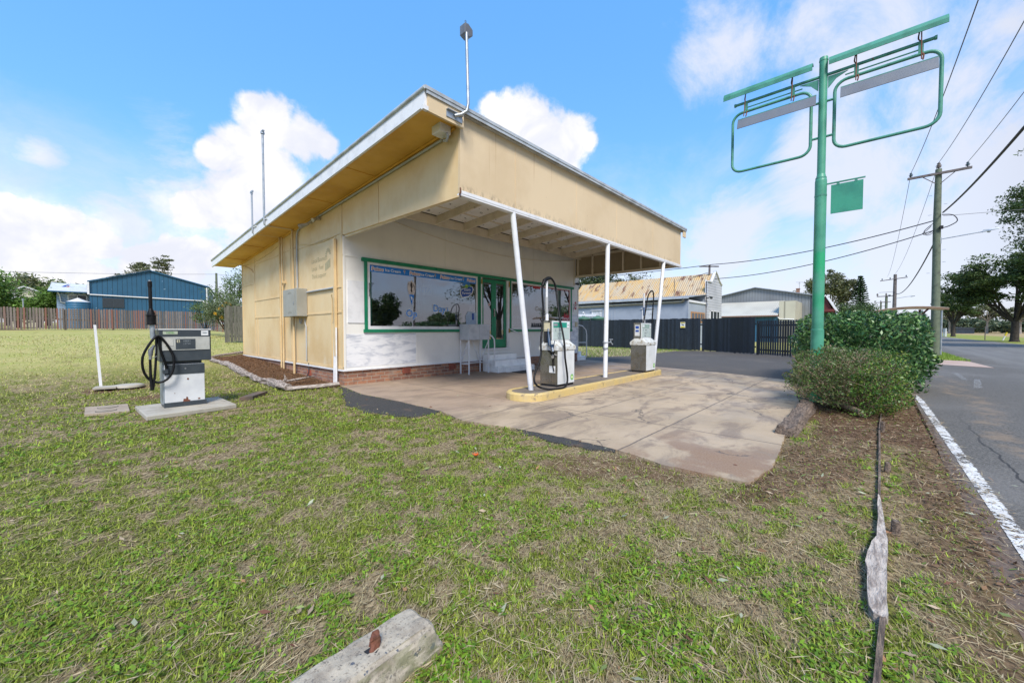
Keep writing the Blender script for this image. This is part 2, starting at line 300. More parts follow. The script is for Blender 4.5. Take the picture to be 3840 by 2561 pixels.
# ------------------------------------------------------------ mesh builder
SPLIT={'air_vent','air_vent_holes','cover_strip','flood_light','nozzle_coupling','insulator','arm_brace','rust_spot','notice','door_hinge','mast_clip','step_bolt','soffit_strip','fascia_joint','panel_stud','shelf_unit','interior_wall','canopy_joist','head_sticker','collar_bolt','faded_poster','window_mullion','lamp_arm','post','crossarm','front_window','window_pane','wall','drain_pipe','tank_pipe','sign_clip','nozzle','conduit','roof_stay','pipe','verandah_rail','brace','door_glass','door_film','sill_strip','flag_star','peg','banner_emblem','handrail','chimney','frame_strut','meter_box_louvre','side_sticker_print','gutter','door','side_wall','hose_tail'}
class MB:
    def __init__(s): s.v=[]; s.f=[]; s.t=[]; s.tone=.5; s.sm=[]
    def add(s,vs,fs,smooth=False):
        o=len(s.v); s.v+= [tuple(map(float,q)) for q in vs]
        for f in fs: s.f.append(tuple(i+o for i in f)); s.t.append(s.tone); s.sm.append(smooth)
        return s
    def box(s,x0,x1,y0,y1,z0,z1):
        x0,x1=sorted((x0,x1)); y0,y1=sorted((y0,y1)); z0,z1=sorted((z0,z1))
        return s.add([(x0,y0,z0),(x1,y0,z0),(x1,y1,z0),(x0,y1,z0),(x0,y0,z1),(x1,y0,z1),(x1,y1,z1),(x0,y1,z1)],
            [(0,3,2,1),(4,5,6,7),(0,1,5,4),(1,2,6,5),(2,3,7,6),(3,0,4,7)])
    def hexa(s,b,t):   # 4 bottom pts, 4 top pts (ccw from above)
        return s.add(list(b)+list(t),[(0,3,2,1),(4,5,6,7),(0,1,5,4),(1,2,6,5),(2,3,7,6),(3,0,4,7)])
    def prism(s,poly,d):  # poly: 3d pts ccw seen from +d side ; extrude by vector d
        n=len(poly); d=Vector(d); a=[Vector(q) for q in poly]; b=[q+d for q in a]
        return s.add(a+b,[tuple(range(n))[::-1],tuple(range(n,2*n))]+[(i,(i+1)%n,n+(i+1)%n,n+i) for i in range(n)])
    def tube(s,pts,r,n=8,cap=True,smooth=True):
        pts=[Vector(p) for p in pts]; rs=r if isinstance(r,(list,tuple)) else [r]*len(pts)
        prev=None; rings=[]
        for i,p in enumerate(pts):
            d=(pts[min(i+1,len(pts)-1)]-pts[max(i-1,0)]).normalized()
            if prev is None:
                a=Vector((0,0,1)) if abs(d.z)<.9 else Vector((1,0,0)); u=d.cross(a).normalized()
            else: u=(prev-d*prev.dot(d)).normalized()
            prev=u; v=d.cross(u); rings.append([p+(u*math.cos(2*PI*k/n)+v*math.sin(2*PI*k/n))*rs[i] for k in range(n)])
        vs=[q for rg in rings for q in rg]; fs=[]
        for i in range(len(rings)-1):
            for k in range(n): fs.append((i*n+k,i*n+(k+1)%n,(i+1)*n+(k+1)%n,(i+1)*n+k))
        s.add(vs,fs,smooth)
        if cap: s.add(rings[0],[tuple(range(n))]); s.add(rings[-1],[tuple(range(n))[::-1]])
        return s
    def bar(s,p,q,w,h,up=(0,0,1)):
        p=Vector(p); q=Vector(q); d=(q-p).normalized(); u=d.cross(Vector(up))
        if u.length<1e-4: u=Vector((1,0,0))
        u.normalize(); v=u.cross(d); u*=w/2; v*=h/2
        return s.hexa([p-u-v,p+u-v,q+u-v,q-u-v],[p-u+v,p+u+v,q+u+v,q-u+v])
    def lathe(s,c,prof,n=16,smooth=True):  # prof [(r,z)]
        c=Vector(c); vs=[]; fs=[]
        for r,zz in prof:
            for k in range(n): vs.append(c+Vector((r*math.cos(2*PI*k/n),r*math.sin(2*PI*k/n),zz)))
        for i in range(len(prof)-1):
            for k in range(n): fs.append((i*n+k,i*n+(k+1)%n,(i+1)*n+(k+1)%n,(i+1)*n+k))
        s.add(vs,fs,smooth); m=len(prof)-1
        s.add(vs[:n],[tuple(range(n))[::-1]]); s.add(vs[m*n:],[tuple(range(n))]); return s
    def build(s,name,mat,parent=None,bevel=0,root=None):
        if name in SPLIT and parent is not None:
            # pieces whose boxes touch belong together; every separate piece becomes a part of its own
            par=list(range(len(s.v)))
            def fd(i):
                while par[i]!=i: par[i]=par[par[i]]; i=par[i]
                return i
            for f in s.f:
                for i in f[1:]: par[fd(i)]=fd(f[0])
            gr={}
            for i in range(len(s.v)): gr.setdefault(fd(i),[]).append(i)
            bx=[]
            for k,ids in gr.items():
                a=np.array([s.v[i] for i in ids]); bx.append([a.min(0)-.004,a.max(0)+.004,[k]])
            ch=True
            while ch:
                ch=False
                for i in range(len(bx)):
                    for j in range(len(bx)-1,i,-1):
                        if (bx[i][0]<=bx[j][1]).all() and (bx[j][0]<=bx[i][1]).all():
                            bx[i]=[np.minimum(bx[i][0],bx[j][0]),np.maximum(bx[i][1],bx[j][1]),bx[i][2]+bx[j][2]]; del bx[j]; ch=True
            if len(bx)>1:
                out=None
                for _,_,ks in bx:
                    ks=set(ks); q=MB(); mp={}
                    for fi,f in enumerate(s.f):
                        if fd(f[0]) in ks:
                            for i in f:
                                if i not in mp: mp[i]=len(q.v); q.v.append(s.v[i])
                            q.f.append(tuple(mp[i] for i in f)); q.t.append(s.t[fi]); q.sm.append(s.sm[fi])
                    o=q._build(name,mat,parent,bevel,root); out=out or o
                return out
        return s._build(name,mat,parent,bevel,root)
    def _build(s,name,mat,parent=None,bevel=0,root=None):
        org=Vector((0,0,0))
        if parent is not None:
            org=parent.get('_org'); org=Vector(org) if org is not None else Vector(parent.location)
        elif root is not None: org=Vector(root)
        me=bpy.data.meshes.new(name); me.from_pydata([tuple(Vector(q)-org) for q in s.v],[],s.f)
        if len(s.f):
            a=me.attributes.new('tone','FLOAT','FACE'); a.data.foreach_set('value',s.t)
            me.polygons.foreach_set('use_smooth',s.sm)
        me.materials.append(mat); me.update()
        o=bpy.data.objects.new(name,me); COL.objects.link(o)
        if parent is not None: o.parent=parent
        elif root is not None: o.location=org
        o['_org']=tuple(org)
        if bevel:
            b=o.modifiers.new('bevel','BEVEL'); b.width=bevel; b.segments=2; b.limit_method='ANGLE'
        return o
def tag(o,label=None,cat=None,group=None,kind=None):
    if label: o['label']=label
    if cat: o['category']=cat
    if group: o['group']=group
    if kind: o['kind']=kind
    return o
def thing(name,loc,label,cat,group=None):
    o=bpy.data.objects.new(name,None); COL.objects.link(o); o.location=loc; o['_org']=tuple(map(float,loc)); return tag(o,label,cat,group)
def text(name,s,size,mat,parent,pos,face='front',align='CENTER',ext=.0008,shear=0,mirror=False,bold=0.,sx=1.,rot=0.):
    cu=bpy.data.curves.new('t','FONT'); cu.body=s; cu.size=size; cu.align_x=align; cu.align_y='CENTER'; cu.extrude=ext; cu.shear=shear; cu.offset=bold; cu.resolution_u=2
    ob=bpy.data.objects.new('t',cu); COL.objects.link(ob); dg=bpy.context.evaluated_depsgraph_get()
    me=bpy.data.meshes.new_from_object(ob.evaluated_get(dg)); bpy.data.objects.remove(ob)
    if face=='front': Rm=Matrix(((1,0,0),(0,0,-1),(0,1,0)))
    elif face=='side': Rm=Matrix(((0,0,-1),(-1,0,0),(0,1,0)))
    Rz=Matrix.Rotation(rot,3,'Z'); S=Matrix.Diagonal((-sx if mirror else sx,1,1))
    org=Vector(parent['_org']); vs=[Rm@(Rz@(S@v.co))+Vector(pos)-org for v in me.vertices]
    m2=bpy.data.meshes.new(name); m2.from_pydata([tuple(v) for v in vs],[],[tuple(p.vertices) for p in me.polygons]); m2.materials.append(mat)
    o=bpy.data.objects.new(name,m2); COL.objects.link(o); o.parent=parent; o['_org']=tuple(org); return o
def copytree(o,parent=None,loc=None):
    c=o.copy(); COL.objects.link(c); c.parent=parent
    if loc is not None: c.location=loc; c['_org']=tuple(map(float,loc))
    for ch in o.children: copytree(ch,c)
    return c
def disc(c,r,axis='y',n=20,d=.002,sx=1.,sz=1.):
    c=Vector(c)
    if axis=='y': return [(c.x+r*sx*math.cos(2*PI*k/n),c.y,c.z+r*sz*math.sin(2*PI*k/n)) for k in range(n)]
    if axis=='x': return [(c.x,c.y-r*sx*math.cos(2*PI*k/n),c.z+r*sz*math.sin(2*PI*k/n)) for k in range(n)]
    return [(c.x+r*math.cos(2*PI*k/n),c.y+r*math.sin(2*PI*k/n),c.z) for k in range(n)]
def cat_sag(p,q,sag,n=20):
    p=Vector(p); q=Vector(q); return [p.lerp(q,i/n)-Vector((0,0,4*sag*(i/n)*(1-i/n))) for i in range(n+1)]
# ------------------------------------------------------------ noise on numpy (for ground and grass)
_lat=np.random.default_rng(5).random((256,256))
def vnoise(x,y):
    xi=np.floor(x).astype(int); yi=np.floor(y).astype(int); fx=x-xi; fy=y-yi; fx=fx*fx*(3-2*fx); fy=fy*fy*(3-2*fy)
    a=_lat[xi&255,yi&255]; b=_lat[(xi+1)&255,yi&255]; c=_lat[xi&255,(yi+1)&255]; d=_lat[(xi+1)&255,(yi+1)&255]
    return (a*(1-fx)+b*fx)*(1-fy)+(c*(1-fx)+d*fx)*fy
def fbm(x,y,s,o=4):
    r=0; a=.5; t=0
    for i in range(o): r=r+a*vnoise(x*s+i*17.3,y*s+i*9.1); t+=a; a*=.55; s*=2.03
    return r/t
def sst(v,a,b): t=np.clip((v-a)/(b-a),0,1); return t*t*(3-2*t)
def H(x,y):
    x=np.asarray(x,float); y=np.asarray(y,float)
    up=np.interp(y,[0,2,3,4,5,6.5,8.4,33.5],[0,.045,.085,.17,.235,.295,.365,1.302]); up=np.where(y>33.5,1.302+(y-33.5)*.012,up); up=np.where(y<0,0,up)
    return up*(1-.93*sst(x,2.,9.5)*sst(30-y,-20,0)) - .02
def inpoly(x,y,poly):
    r=np.zeros(np.shape(x),bool); n=len(poly)
    for i in range(n):
        x0,y0=poly[i]; x1,y1=poly[(i+1)%n]
        if y0==y1: continue
        c=((y0>y)!=(y1>y))&(x<(x1-x0)*(y-y0)/(y1-y0)+x0); r^=c
    return r
SLAB=[(-.05,.05),(-.28,-1.4),(-.2,-2.6),(-.22,-3.95),(-.40,-4.66),(-.22,-5.6),(-.15,-6.3),(-.17,-6.97),(-.30,-7.5),(-.26,-8.23),(.35,-8.30),(1.0,-8.27),(2.4,-8.17),(4.05,-8.14),(6.2,-7.8),(8.24,-7.44),(8.95,-5.7),(9.47,-3.58),(10.1,-1.6),(10.7,.16),(9.8,.06)]
DRIVE=[(8.24,-7.44),(8.95,-5.7),(9.47,-3.58),(10.1,-1.6),(10.7,.16),(11.2,.8),(12.3,.72),(14.4,-.19),(17.5,-.24),(20.5,-.2),(21.75,-1.3),(21.8,-7.0),(19.6,-9.6),(8.2,-9.6)]
BED=[(-.02,.02),(-.12,.02),(-1.15,.2),(-1.2,2.7),(-1.2,7.2),(-1.1,7.7),(.1,8.75),(.1,8.4)]
ROAD=[(-60,-9.47),(-3,-9.50),(-1.3,-9.47),(.65,-9.50),(3,-9.56),(7,-9.62),(16.3,-9.6),(18.6,-9.4),(17.2,-12.2),(20.6,-12.05),(28,-12.2),(45,-12.1),(90,-12),(400,-12),(400,-19.3),(52,-19.1),(-60,-19.1)]
PATCH1=[(-.06,.0),(-.33,-.63),(-.95,-2.1),(-1.07,-3.1),(-.80,-3.9),(-.35,-3.97),(-.21,-3.9),(-.17,-2.6),(-.25,-1.4)]
PATCH2=[(-.2,-5.55),(-.36,-5.9),(-.40,-6.3),(-.33,-6.8),(-.22,-6.95),(-.14,-6.9),(-.12,-6.3),(-.18,-5.6)]
def zones(x,y):
    """green level 0..1, soil level 0..1 at a ground point: where the lawn is green, dry or bare"""
    g=.63+1.9*(fbm(x,y,9.5,3)-.5)+.60*(fbm(x+31,y+7,.9,3)-.5)+.75*(fbm(x*.6+9-y*.5,y*2.0+x*.3,3.4,3)-.5)
    near=sst(-y,3.5,7.5)*sst(x,-2.2,-.6)
    g=g-.27*near+.05-.12*sst(-y,7.9,8.9)*sst(x,-3,-1)-.25*sst(y,1,5)*(1-sst(fbm(x,y,1.1),.42,.6))
    g=g+.22*sst(-x,3.2,4.2)*sst(-y,3,6)
    soil=np.zeros_like(g)
    n=fbm(x+3,y+5,2.2,4)
    d=lambda cx,cy,rx,ry: np.sqrt(((x-cx)/rx)**2+((y-cy)/ry)**2)
    for c in ((.9,-8.62,1.0,.32),(2.3,-8.75,1.6,.40),(4.2,-8.9,2.6,.7),(-.25,-8.35,.55,.25),(-.45,-7.4,.25,.5),(-3.6,2.7,.7,.35),(-2.9,1.2,.6,.25),(-.9,-6.9,.4,.35)):
        soil=np.maximum(soil,sst(1.25-d(*c)+(n-.5)*1.3,.05,.55))
    soil=np.maximum(soil,sst((-9.10-y)/.3+(n-.5)*1.2,.0,.8)*(y>-9.7)*(x<12))
    soil=np.maximum(soil,sst(n,.68,.76)*.35)
    soil=soil*np.where((x<2.2)&(y<-6),.72,1.)
    soil=np.where(inpoly(x,y,BED),1.,soil)
    return np.clip(g,0,1),np.clip(soil,0,1)
# ------------------------------------------------------------ ground
def axis_pts(lo,hi,c0,c1,fine,grow=1.18):
    a=list(np.arange(c0,c1,fine)); s=fine; v=c1
    while v<hi: a.append(v); s*=grow; v+=s
    a.append(hi); s=fine; v=c0-fine; b=[]
    while v>lo: b.append(v); s*=grow; v-=s
    b.append(lo); return np.array(sorted(set(b+a)))
gx=axis_pts(-900,1400,-7,3,.06,1.12); gy=axis_pts(-900,1400,-10,3,.06,1.12)
X2,Y2=np.meshgrid(gx,gy,indexing='ij'); Zg=H(X2,Y2)
g_,s_=zones(X2,Y2)
nearm=np.exp(-(((X2+2)/9)**2+((Y2+3)/9)**2))
Zg=Zg+(fbm(X2,Y2,3.,4)-.5)*.030*nearm*(1-inpoly(X2,Y2,SLAB))+(fbm(X2,Y2,.35,3)-.5)*.04*(Y2>3)*(X2<8)
Zg=Zg-.03*inpoly(X2,Y2,SLAB)-.02*inpoly(X2,Y2,DRIVE)-.05*(Y2<-9.52)*(Y2>-19.05)
def _ground():
    m,t,b,o=newmat('lawn_and_soil'); p=t.pos(); s=t.sep(p)
    ag=t.new('ShaderNodeAttribute',attribute_name='green').outputs['Fac']; as_=t.new('ShaderNodeAttribute',attribute_name='soil').outputs['Fac']
    fine=t.noise(p,38,5,.7); mid=t.noise(p,6,4,.6)
    dry=t.mix(t.mapr(fine,.38,.62),(.095,.068,.038),(.35,.27,.16)); grn=t.mix(t.mapr(fine,.38,.62),(.045,.05,.014),(.20,.21,.05))
    gg=t.m('ADD',ag,t.m('MULTIPLY',t.m('SUBTRACT',mid,.5),.5)); c=t.mix(t.mapr(gg,.30,.72),dry,grn)
    far=t.m('MAXIMUM',t.mapr(s[1],2,9),t.mapr(s[0],14,30))     # smoother lawn further up the slope
    lawn=t.mix(t.mapr(t.noise(p,.75,5,.7),.35,.66),(.47,.40,.16),(.36,.36,.10)); lawn=t.mix(t.mapr(t.noise(p,9,5,.75),.42,.60,0,.6),lawn,(.24,.25,.07)); lawn=t.mix(t.mapr(t.noise(p,3.1,5,.7),.52,.66,0,.5),lawn,(.42,.33,.16))
    c=t.mix(far,c,lawn)
    soilc=t.mix(t.mapr(t.noise(p,14,5,.7),.35,.68),(.085,.048,.026),(.20,.125,.075)); c=t.mix(as_,c,soilc)
    field=t.mix(t.mapr(t.noise(p,.12,5,.7),.4,.62),(.40,.29,.15),(.30,.23,.12)); fm=t.m('MULTIPLY',t.mapr(s[1],-26,-30),1.)
    vg=t.mix(t.mapr(t.noise(p,.5,4),.4,.65),(.20,.25,.045),(.30,.28,.09)); vm_=t.mapr(s[1],-18.9,-19.3)
    c=t.mix(vm_,c,vg); c=t.mix(fm,c,field)
    t.put(b.inputs['Base Color'],c); b.inputs['Roughness'].default_value=.95; b.inputs['Specular IOR Level'].default_value=.15
    bump(t,b,t.m('ADD',fine,mid),.7,.02); return m
me=bpy.data.meshes.new('ground'); nx,ny=X2.shape
V=np.stack([X2,Y2,Zg],-1).reshape(-1,3); idx=np.arange(nx*ny).reshape(nx,ny)
F=np.stack([idx[:-1,:-1],idx[1:,:-1],idx[1:,1:],idx[:-1,1:]],-1).reshape(-1,4)
def fastmesh(me,V,F):
    me.vertices.add(len(V)); me.vertices.foreach_set('co',np.ascontiguousarray(V,dtype=np.float32).ravel())
    k=F.shape[1]; me.loops.add(len(F)*k); me.loops.foreach_set('vertex_index',np.ascontiguousarray(F,dtype=np.int32).ravel())
    me.polygons.add(len(F)); me.polygons.foreach_set('loop_start',np.arange(0,len(F)*k,k,dtype=np.int32))
    me.update(calc_edges=True)
fastmesh(me,V,F)
for nm,arr in (('green',g_),('soil',s_)):
    a=me.attributes.new(nm,'FLOAT','POINT'); a.data.foreach_set('value',np.ascontiguousarray(arr,dtype=np.float32).ravel())
me.polygons.foreach_set('use_smooth',np.ones(len(F),bool)); me.materials.append(_ground())
gro=bpy.data.objects.new('ground',me); COL.objects.link(gro); tag(gro,kind='structure')
def gz(x,y): return float(H(x,y))
# flat sheets
def sheet(name,poly,z,mat,thick=.0,jag=0.):
    if jag:
        q=[]; rj=random.Random(3); n=len(poly)
        for i in range(n):
            a=Vector(poly[i]); b_=Vector(poly[(i+1)%n]); k=max(1,int((b_-a).length/.07))
            for j in range(k): p_=a.lerp(b_,j/k); q.append((p_.x+rj.uniform(-jag,jag),p_.y+rj.uniform(-jag,jag)))
        poly=q
    bm=bmesh.new(); vs=[bm.verts.new((x,y,z)) for x,y in poly]; f=bm.faces.new(vs)
    bmesh.ops.recalc_face_normals(bm,faces=bm.faces)
    if f.normal.z<0: f.normal_flip()
    if thick:
        r=bmesh.ops.extrude_face_region(bm,geom=[f]); nv=[e for e in r['geom'] if isinstance(e,bmesh.types.BMVert)]
        for v in nv: v.co.z=z-thick
        bmesh.ops.recalc_face_normals(bm,faces=bm.faces)
    bmesh.ops.triangulate(bm,faces=bm.faces)
    me=bpy.data.meshes.new(name); bm.to_mesh(me); bm.free(); me.materials.append(mat)
    o=bpy.data.objects.new(name,me); COL.objects.link(o); return tag(o,kind='structure')
def _slab():
    m,t,b,o=newmat('old_forecourt_concrete'); p=t.pos(); s=t.sep(p)
    base=t.mix(t.mapr(t.noise(p,.7,5,.6),.38,.66),(.45,.34,.225),(.35,.26,.165))
    base=t.mix(t.mapr(t.noise(t.vm('MULTIPLY',p,(1,2.2,1)),1.1,6,.68,.6),.45,.62,0,.78),base,(.18,.13,.095))
    base=t.mix(t.mapr(t.noise(p,3.4,6,.72),.60,.74,0,.6),base,(.14,.115,.095))
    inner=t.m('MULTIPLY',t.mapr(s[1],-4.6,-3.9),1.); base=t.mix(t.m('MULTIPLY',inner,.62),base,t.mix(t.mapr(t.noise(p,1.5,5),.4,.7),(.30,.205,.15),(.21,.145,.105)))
    bl=t.m('MULTIPLY',t.mapr(s[0],1.6,.2),t.mapr(s[1],-6.7,-7.4)); base=t.mix(t.m('MULTIPLY',bl,t.mapr(t.noise(p,1.7,4),.42,.55)),base,(.24,.145,.085))
    wob=t.m('MULTIPLY',t.m('SUBTRACT',t.noise(p,3,4),.5),.05)
    def line(v,c,w_): return t.mapr(t.m('ABSOLUTE',t.m('SUBTRACT',t.m('ADD',v,wob),c)),w_*1.3,w_*.5)
    jl=None
    for v,c in ((s[1],-4.62),(s[1],-5.67),(s[1],-6.98),(s[0],1.25),(s[0],4.35),(s[0],7.2)):
        l=line(v,c,.012)
        if v is s[0]: l=t.m('MULTIPLY',l,t.mapr(s[1],-4.6,-4.65))
        jl=l if jl is None else t.m('MAXIMUM',jl,l)
    vo=t.new('ShaderNodeTexVoronoi',feature='DISTANCE_TO_EDGE'); t.put(vo.inputs['Vector'],t.vm('ADD',p,t.scale(t.noise(p,2.2,4,.6,out=1),.7))); vo.inputs['Scale'].default_value=.62
    cr=t.m('MULTIPLY',t.mapr(vo.outputs[0],.013,.005),t.m('MULTIPLY',t.mapr(t.noise(p,.8,3),.46,.52),t.mapr(s[1],-4.3,-4.9)))
    k=t.m('MAXIMUM',jl,cr); c=t.mix(t.m('MULTIPLY',k,.85),base,(.07,.055,.045))
    c=t.mix(t.mapr(t.noise(p,60,3,.7),.3,.75,0,.25),c,(.5,.42,.34))
    t.put(b.inputs['Base Color'],c); t.put(b.inputs['Roughness'],t.mapr(t.noise(p,1.3,4),.35,.65,.55,.9))
    bump(t,b,t.m('SUBTRACT',t.noise(p,45,4),t.m('MULTIPLY',k,1.5)),.3,.008); return m
def _asph(name,c1,c2,dust,dl=.5,dh=.75,ds=.5):
    m,t,b,o=newmat(name); p=t.pos(); f=t.noise(p,75,3,.8)
    c=t.mix(t.mapr(f,.35,.7),c1,c2); c=t.mix(t.mapr(t.noise(p,ds,5,.65),dl,dh,0,.75),c,dust)
    c=t.mix(t.mapr(t.noise(p,24,4,.7),.68,.74,0,.7),c,(.28,.22,.16))
    t.put(b.inputs['Base Color'],c); b.inputs['Roughness'].default_value=.85; bump(t,b,f,.6,.01); return m
def _road():
    m,t,b,o=newmat('worn_road_asphalt'); p=t.pos(); s=t.sep(p); f=t.noise(p,42,5,.85)
    c=t.mix(t.mapr(f,.40,.62),(.060,.054,.047),(.175,.16,.14)); c=t.mix(t.mapr(t.noise(p,.4,5),.45,.7,0,.5),c,(.19,.175,.16))
    near=t.mapr(t.m('ADD',s[1],t.m('MULTIPLY',t.m('SUBTRACT',t.noise(p,1.4,5,.7),.5),.5)),-9.75,-9.5)
    c=t.mix(t.m('MULTIPLY',near,.8),c,(.15,.095,.065))
    sw=t.m('ABSOLUTE',t.m('SUBTRACT',t.m('ADD',s[1],t.m('MULTIPLY',t.m('SUBTRACT',t.noise(p,.35,4),.5),1.6)),-10.35))
    d=t.m('MULTIPLY',t.mapr(sw,.28,.05),t.mapr(t.noise(p,3.2,5,.7),.44,.62)); c=t.mix(t.m('MULTIPLY',d,.55),c,(.27,.19,.12))
    cr=t.mapr(t.m('ABSOLUTE',t.m('SUBTRACT',t.m('ADD',s[1],t.m('MULTIPLY',t.m('SUBTRACT',t.noise(p,1.5,5),.5),.25)),-9.98)),.018,.006); c=t.mix(t.m('MULTIPLY',cr,t.mapr(s[0],6,2)),c,(.035,.032,.03))
    mo=t.mapr(s[1],-12.3,-13.3); c=t.mix(t.m('MULTIPLY',mo,.6),c,t.mix(t.mapr(t.noise(t.vm('MULTIPLY',p,(.15,2,1)),1,3),.4,.6),(.15,.145,.14),(.20,.195,.185)))
    t.put(b.inputs['Base Color'],c); b.inputs['Roughness'].default_value=.8; bump(t,b,f,.6,.01); return m
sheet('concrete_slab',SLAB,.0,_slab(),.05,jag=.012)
sheet('driveway',DRIVE,-.006,_asph('driveway_asphalt',(.055,.048,.042),(.12,.105,.092),(.15,.125,.10)),.02)
sheet('asphalt_strip',PATCH1,-.003,_asph('black_asphalt_patch',(.020,.020,.020),(.085,.08,.075),(.12,.08,.055),.55,.70,2.5),.03,jag=.06)
sheet('asphalt_strip',PATCH2,-.003,bpy.data.materials['black_asphalt_patch'],.03,jag=.06)
sheet('road',ROAD,-.02,_road(),.03)
sheet('footpath',[(18.5,-9.4),(17.0,-12.15),(20.6,-12.0),(21.4,-10.9),(22.1,-9.4)],-.004,wm('pink_footpath_concrete',(.46,.34,.28),(.42,.29,.23),1.2,rough=.8,bmp=.1),.03)
def _line():
    m,t,b,o=newmat('worn_white_road_paint'); p=t.pos(); tr=t.new('ShaderNodeBsdfTransparent'); ms=t.new('ShaderNodeMixShader')
    t.put(b.inputs['Base Color'],t.mix(t.mapr(t.noise(p,9,4),.4,.7),(.68,.67,.65),(.50,.47,.44))); b.inputs['Roughness'].default_value=.7
    s=t.sep(p); e=t.mapr(t.m('ABSOLUTE',t.m('SUBTRACT',s[1],-9.68)),.035,.07,0,.22)
    f=t.mapr(t.m('SUBTRACT',t.noise(p,26,6,.75),t.m('ADD',e,t.mapr(t.noise(p,2.2,3),.45,.60,0,.10))),.40,.44)
    t.put(ms.inputs[0],f); t.l.new(tr.outputs[0],ms.inputs[1]); t.l.new(b.outputs[0],ms.inputs[2]); t.l.new(ms.outputs[0],o.inputs[0]); return m
LM=_line()
sheet('road_marking',[(-30,-9.62),(6.7,-9.64),(7.4,-9.69),(6.2,-9.735),(-30,-9.735)],-.015,LM)
def _dash():
    m,t,b,o=newmat('faint_worn_road_paint'); p=t.pos(); tr=t.new('ShaderNodeBsdfTransparent'); ms=t.new('ShaderNodeMixShader')
    t.put(b.inputs['Base Color'],(.55,.55,.54)); f=t.mapr(t.noise(p,34,6,.8),.50,.56,0,.6)
    t.put(ms.inputs[0],f); t.l.new(tr.outputs[0],ms.inputs[1]); t.l.new(b.outputs[0],ms.inputs[2]); t.l.new(ms.outputs[0],o.inputs[0]); return m
DM=_dash()
sheet('road_marking',[(9.5,-10.72),(11.9,-11.04),(11.95,-11.15),(9.57,-10.86)],-.015,DM)
sheet('road_marking',[(13.9,-10.86),(11.7,-10.80),(11.6,-10.90),(13.8,-10.97)],-.015,DM)
# ------------------------------------------------------------ leaf / blade clouds
def cardmesh(name,P,U,Vv,colr,mat,shape='leaf',root=(0,0,0),parent=None):
    """P centres, U half-length vectors, Vv half-width vectors, one small face each"""
    n=len(P); P=P-np.array(root)
    if shape=='leaf': q=np.stack([P-U,P+Vv-U*.1,P+U,P-Vv-U*.1],1); k=4
    elif shape=='blade': q=np.stack([P-Vv,P+Vv,P+U],1); k=3
    elif shape=='quad': q=np.stack([P-U-Vv*.7,P-U*.2+Vv,P+U*.6+Vv*.6,P+U-Vv*.2],1); k=4
    V=q.reshape(-1,3); F=np.arange(n*k).reshape(n,k); me=bpy.data.meshes.new(name); fastmesh(me,V,F)
    a=me.attributes.new('leafcol','BYTE_COLOR','CORNER'); c=np.repeat(np.concatenate([np.clip(colr,0,1),np.ones((n,1))],1),k,0).astype(np.float32)
    a.data.foreach_set('color',c.ravel()); me.materials.append(mat)
    o=bpy.data.objects.new(name,me); COL.objects.link(o)
    if parent is not None: o.parent=parent
    o['_org']=tuple(map(float,root)); return o
def rdir(n,rng,zs=1.):
    d=rng.normal(size=(n,3)); d[:,2]*=zs; return d/np.linalg.norm(d,axis=1,keepdims=True)
def leafcloud(name,C,size,cols,mat,rng,parent=None,root=(0,0,0),aspect=.4,flat=.0,shape='leaf'):
    n=len(C); U=rdir(n,rng,1-flat); N=rdir(n,rng); Vv=np.cross(U,N); Vv/=np.linalg.norm(Vv,axis=1,keepdims=True)+1e-9
    s=size*(.6+.8*rng.random(n))[:,None]; U=U*s*.5; Vv=Vv*s*.5*aspect
    ci=rng.integers(0,len(cols),n); c=np.array(cols)[ci]*(.65+.7*rng.random(n))[:,None]
    return cardmesh(name,C,U,Vv,c,mat,shape,root,parent)
# ============================================================ THE STATION
ST=thing('service_station',(0,0,0),'old cream and white service station with green trimmed shop front and deep canopy','building')
W_=9.84; DEP=8.4; CY=-4.13
def roofz(y): return 4.466-.059*y
def bl(y): return 3.41+.05*0  # canopy lower edge
# brick base
MB().box(.02,W_-.02,.02,DEP,-.2,.35).build('brick_base',M['brick'],ST)
b=MB()
for x,z in ((1.66,.235),(3.19,.225)):
    b.box(x-.115,x+.115,-.004,.018,z-.07,z+.07)
b.box(-.004,.018,1.98,2.2,.08,.22)
b.build('air_vent',M['vent'],ST)
b=MB()
for x,z in ((1.66,.235),(3.19,.225)):
    for i in range(6):
        for j in range(4): b.box(x-.095+i*.034,x-.075+i*.034,-.006,0,z-.055+j*.03,z-.038+j*.03)
b.build('air_vent_holes',M['dark'],ST)
# side wall (faces -x) incl. canopy cheek
w_=MB()
def xpoly(b,pts,x0,x1): return b.prism([(x1,y,z) for y,z in pts],(x0-x1,0,0))
xpoly(w_,[(0.0,.37),(DEP,.37),(DEP,roofz(DEP)-.2),(0.0,roofz(0)-.2)],0,.05)
w_.build('side_wall',M['cream'],ST)
c_=MB(); xpoly(c_,[(CY,3.40),(-.003,3.465),(-.003,roofz(0)-.2),(CY,roofz(CY)-.2)],.0,.04); c_.build('canopy_side_panel',M['cream'],ST)
s=MB()
def vb(y,z0,z1,w=.035,d=.012): s.box(-d,.002,y-w/2,y+w/2,z0,z1)
def hb(y0,y1,z,w=.035,d=.014): s.box(-d,.002,y0,y1,z-w/2,z+w/2)
for z in (1.705,2.295): hb(.02,6.83,z)
hb(.0,DEP,.40,.05); vb(.025,.4,3.9,.05,.016); vb(.36,.4,3.5); vb(.62,.4,1.70,.02); vb(3.32,.4,3.9,.03); vb(3.98,.4,3.9,.03); vb(4.32,.4,1.70)
vb(6.83,.4,3.75,.06); vb(6.55,.4,1.70); vb(DEP-.03,.4,3.7,.05); hb(6.85,8.35,2.90,.03)
for y0,y1 in ((2.9,3.9),(4.,6.8)): hb(y0,y1,3.58-.03*(y0-3),.03)
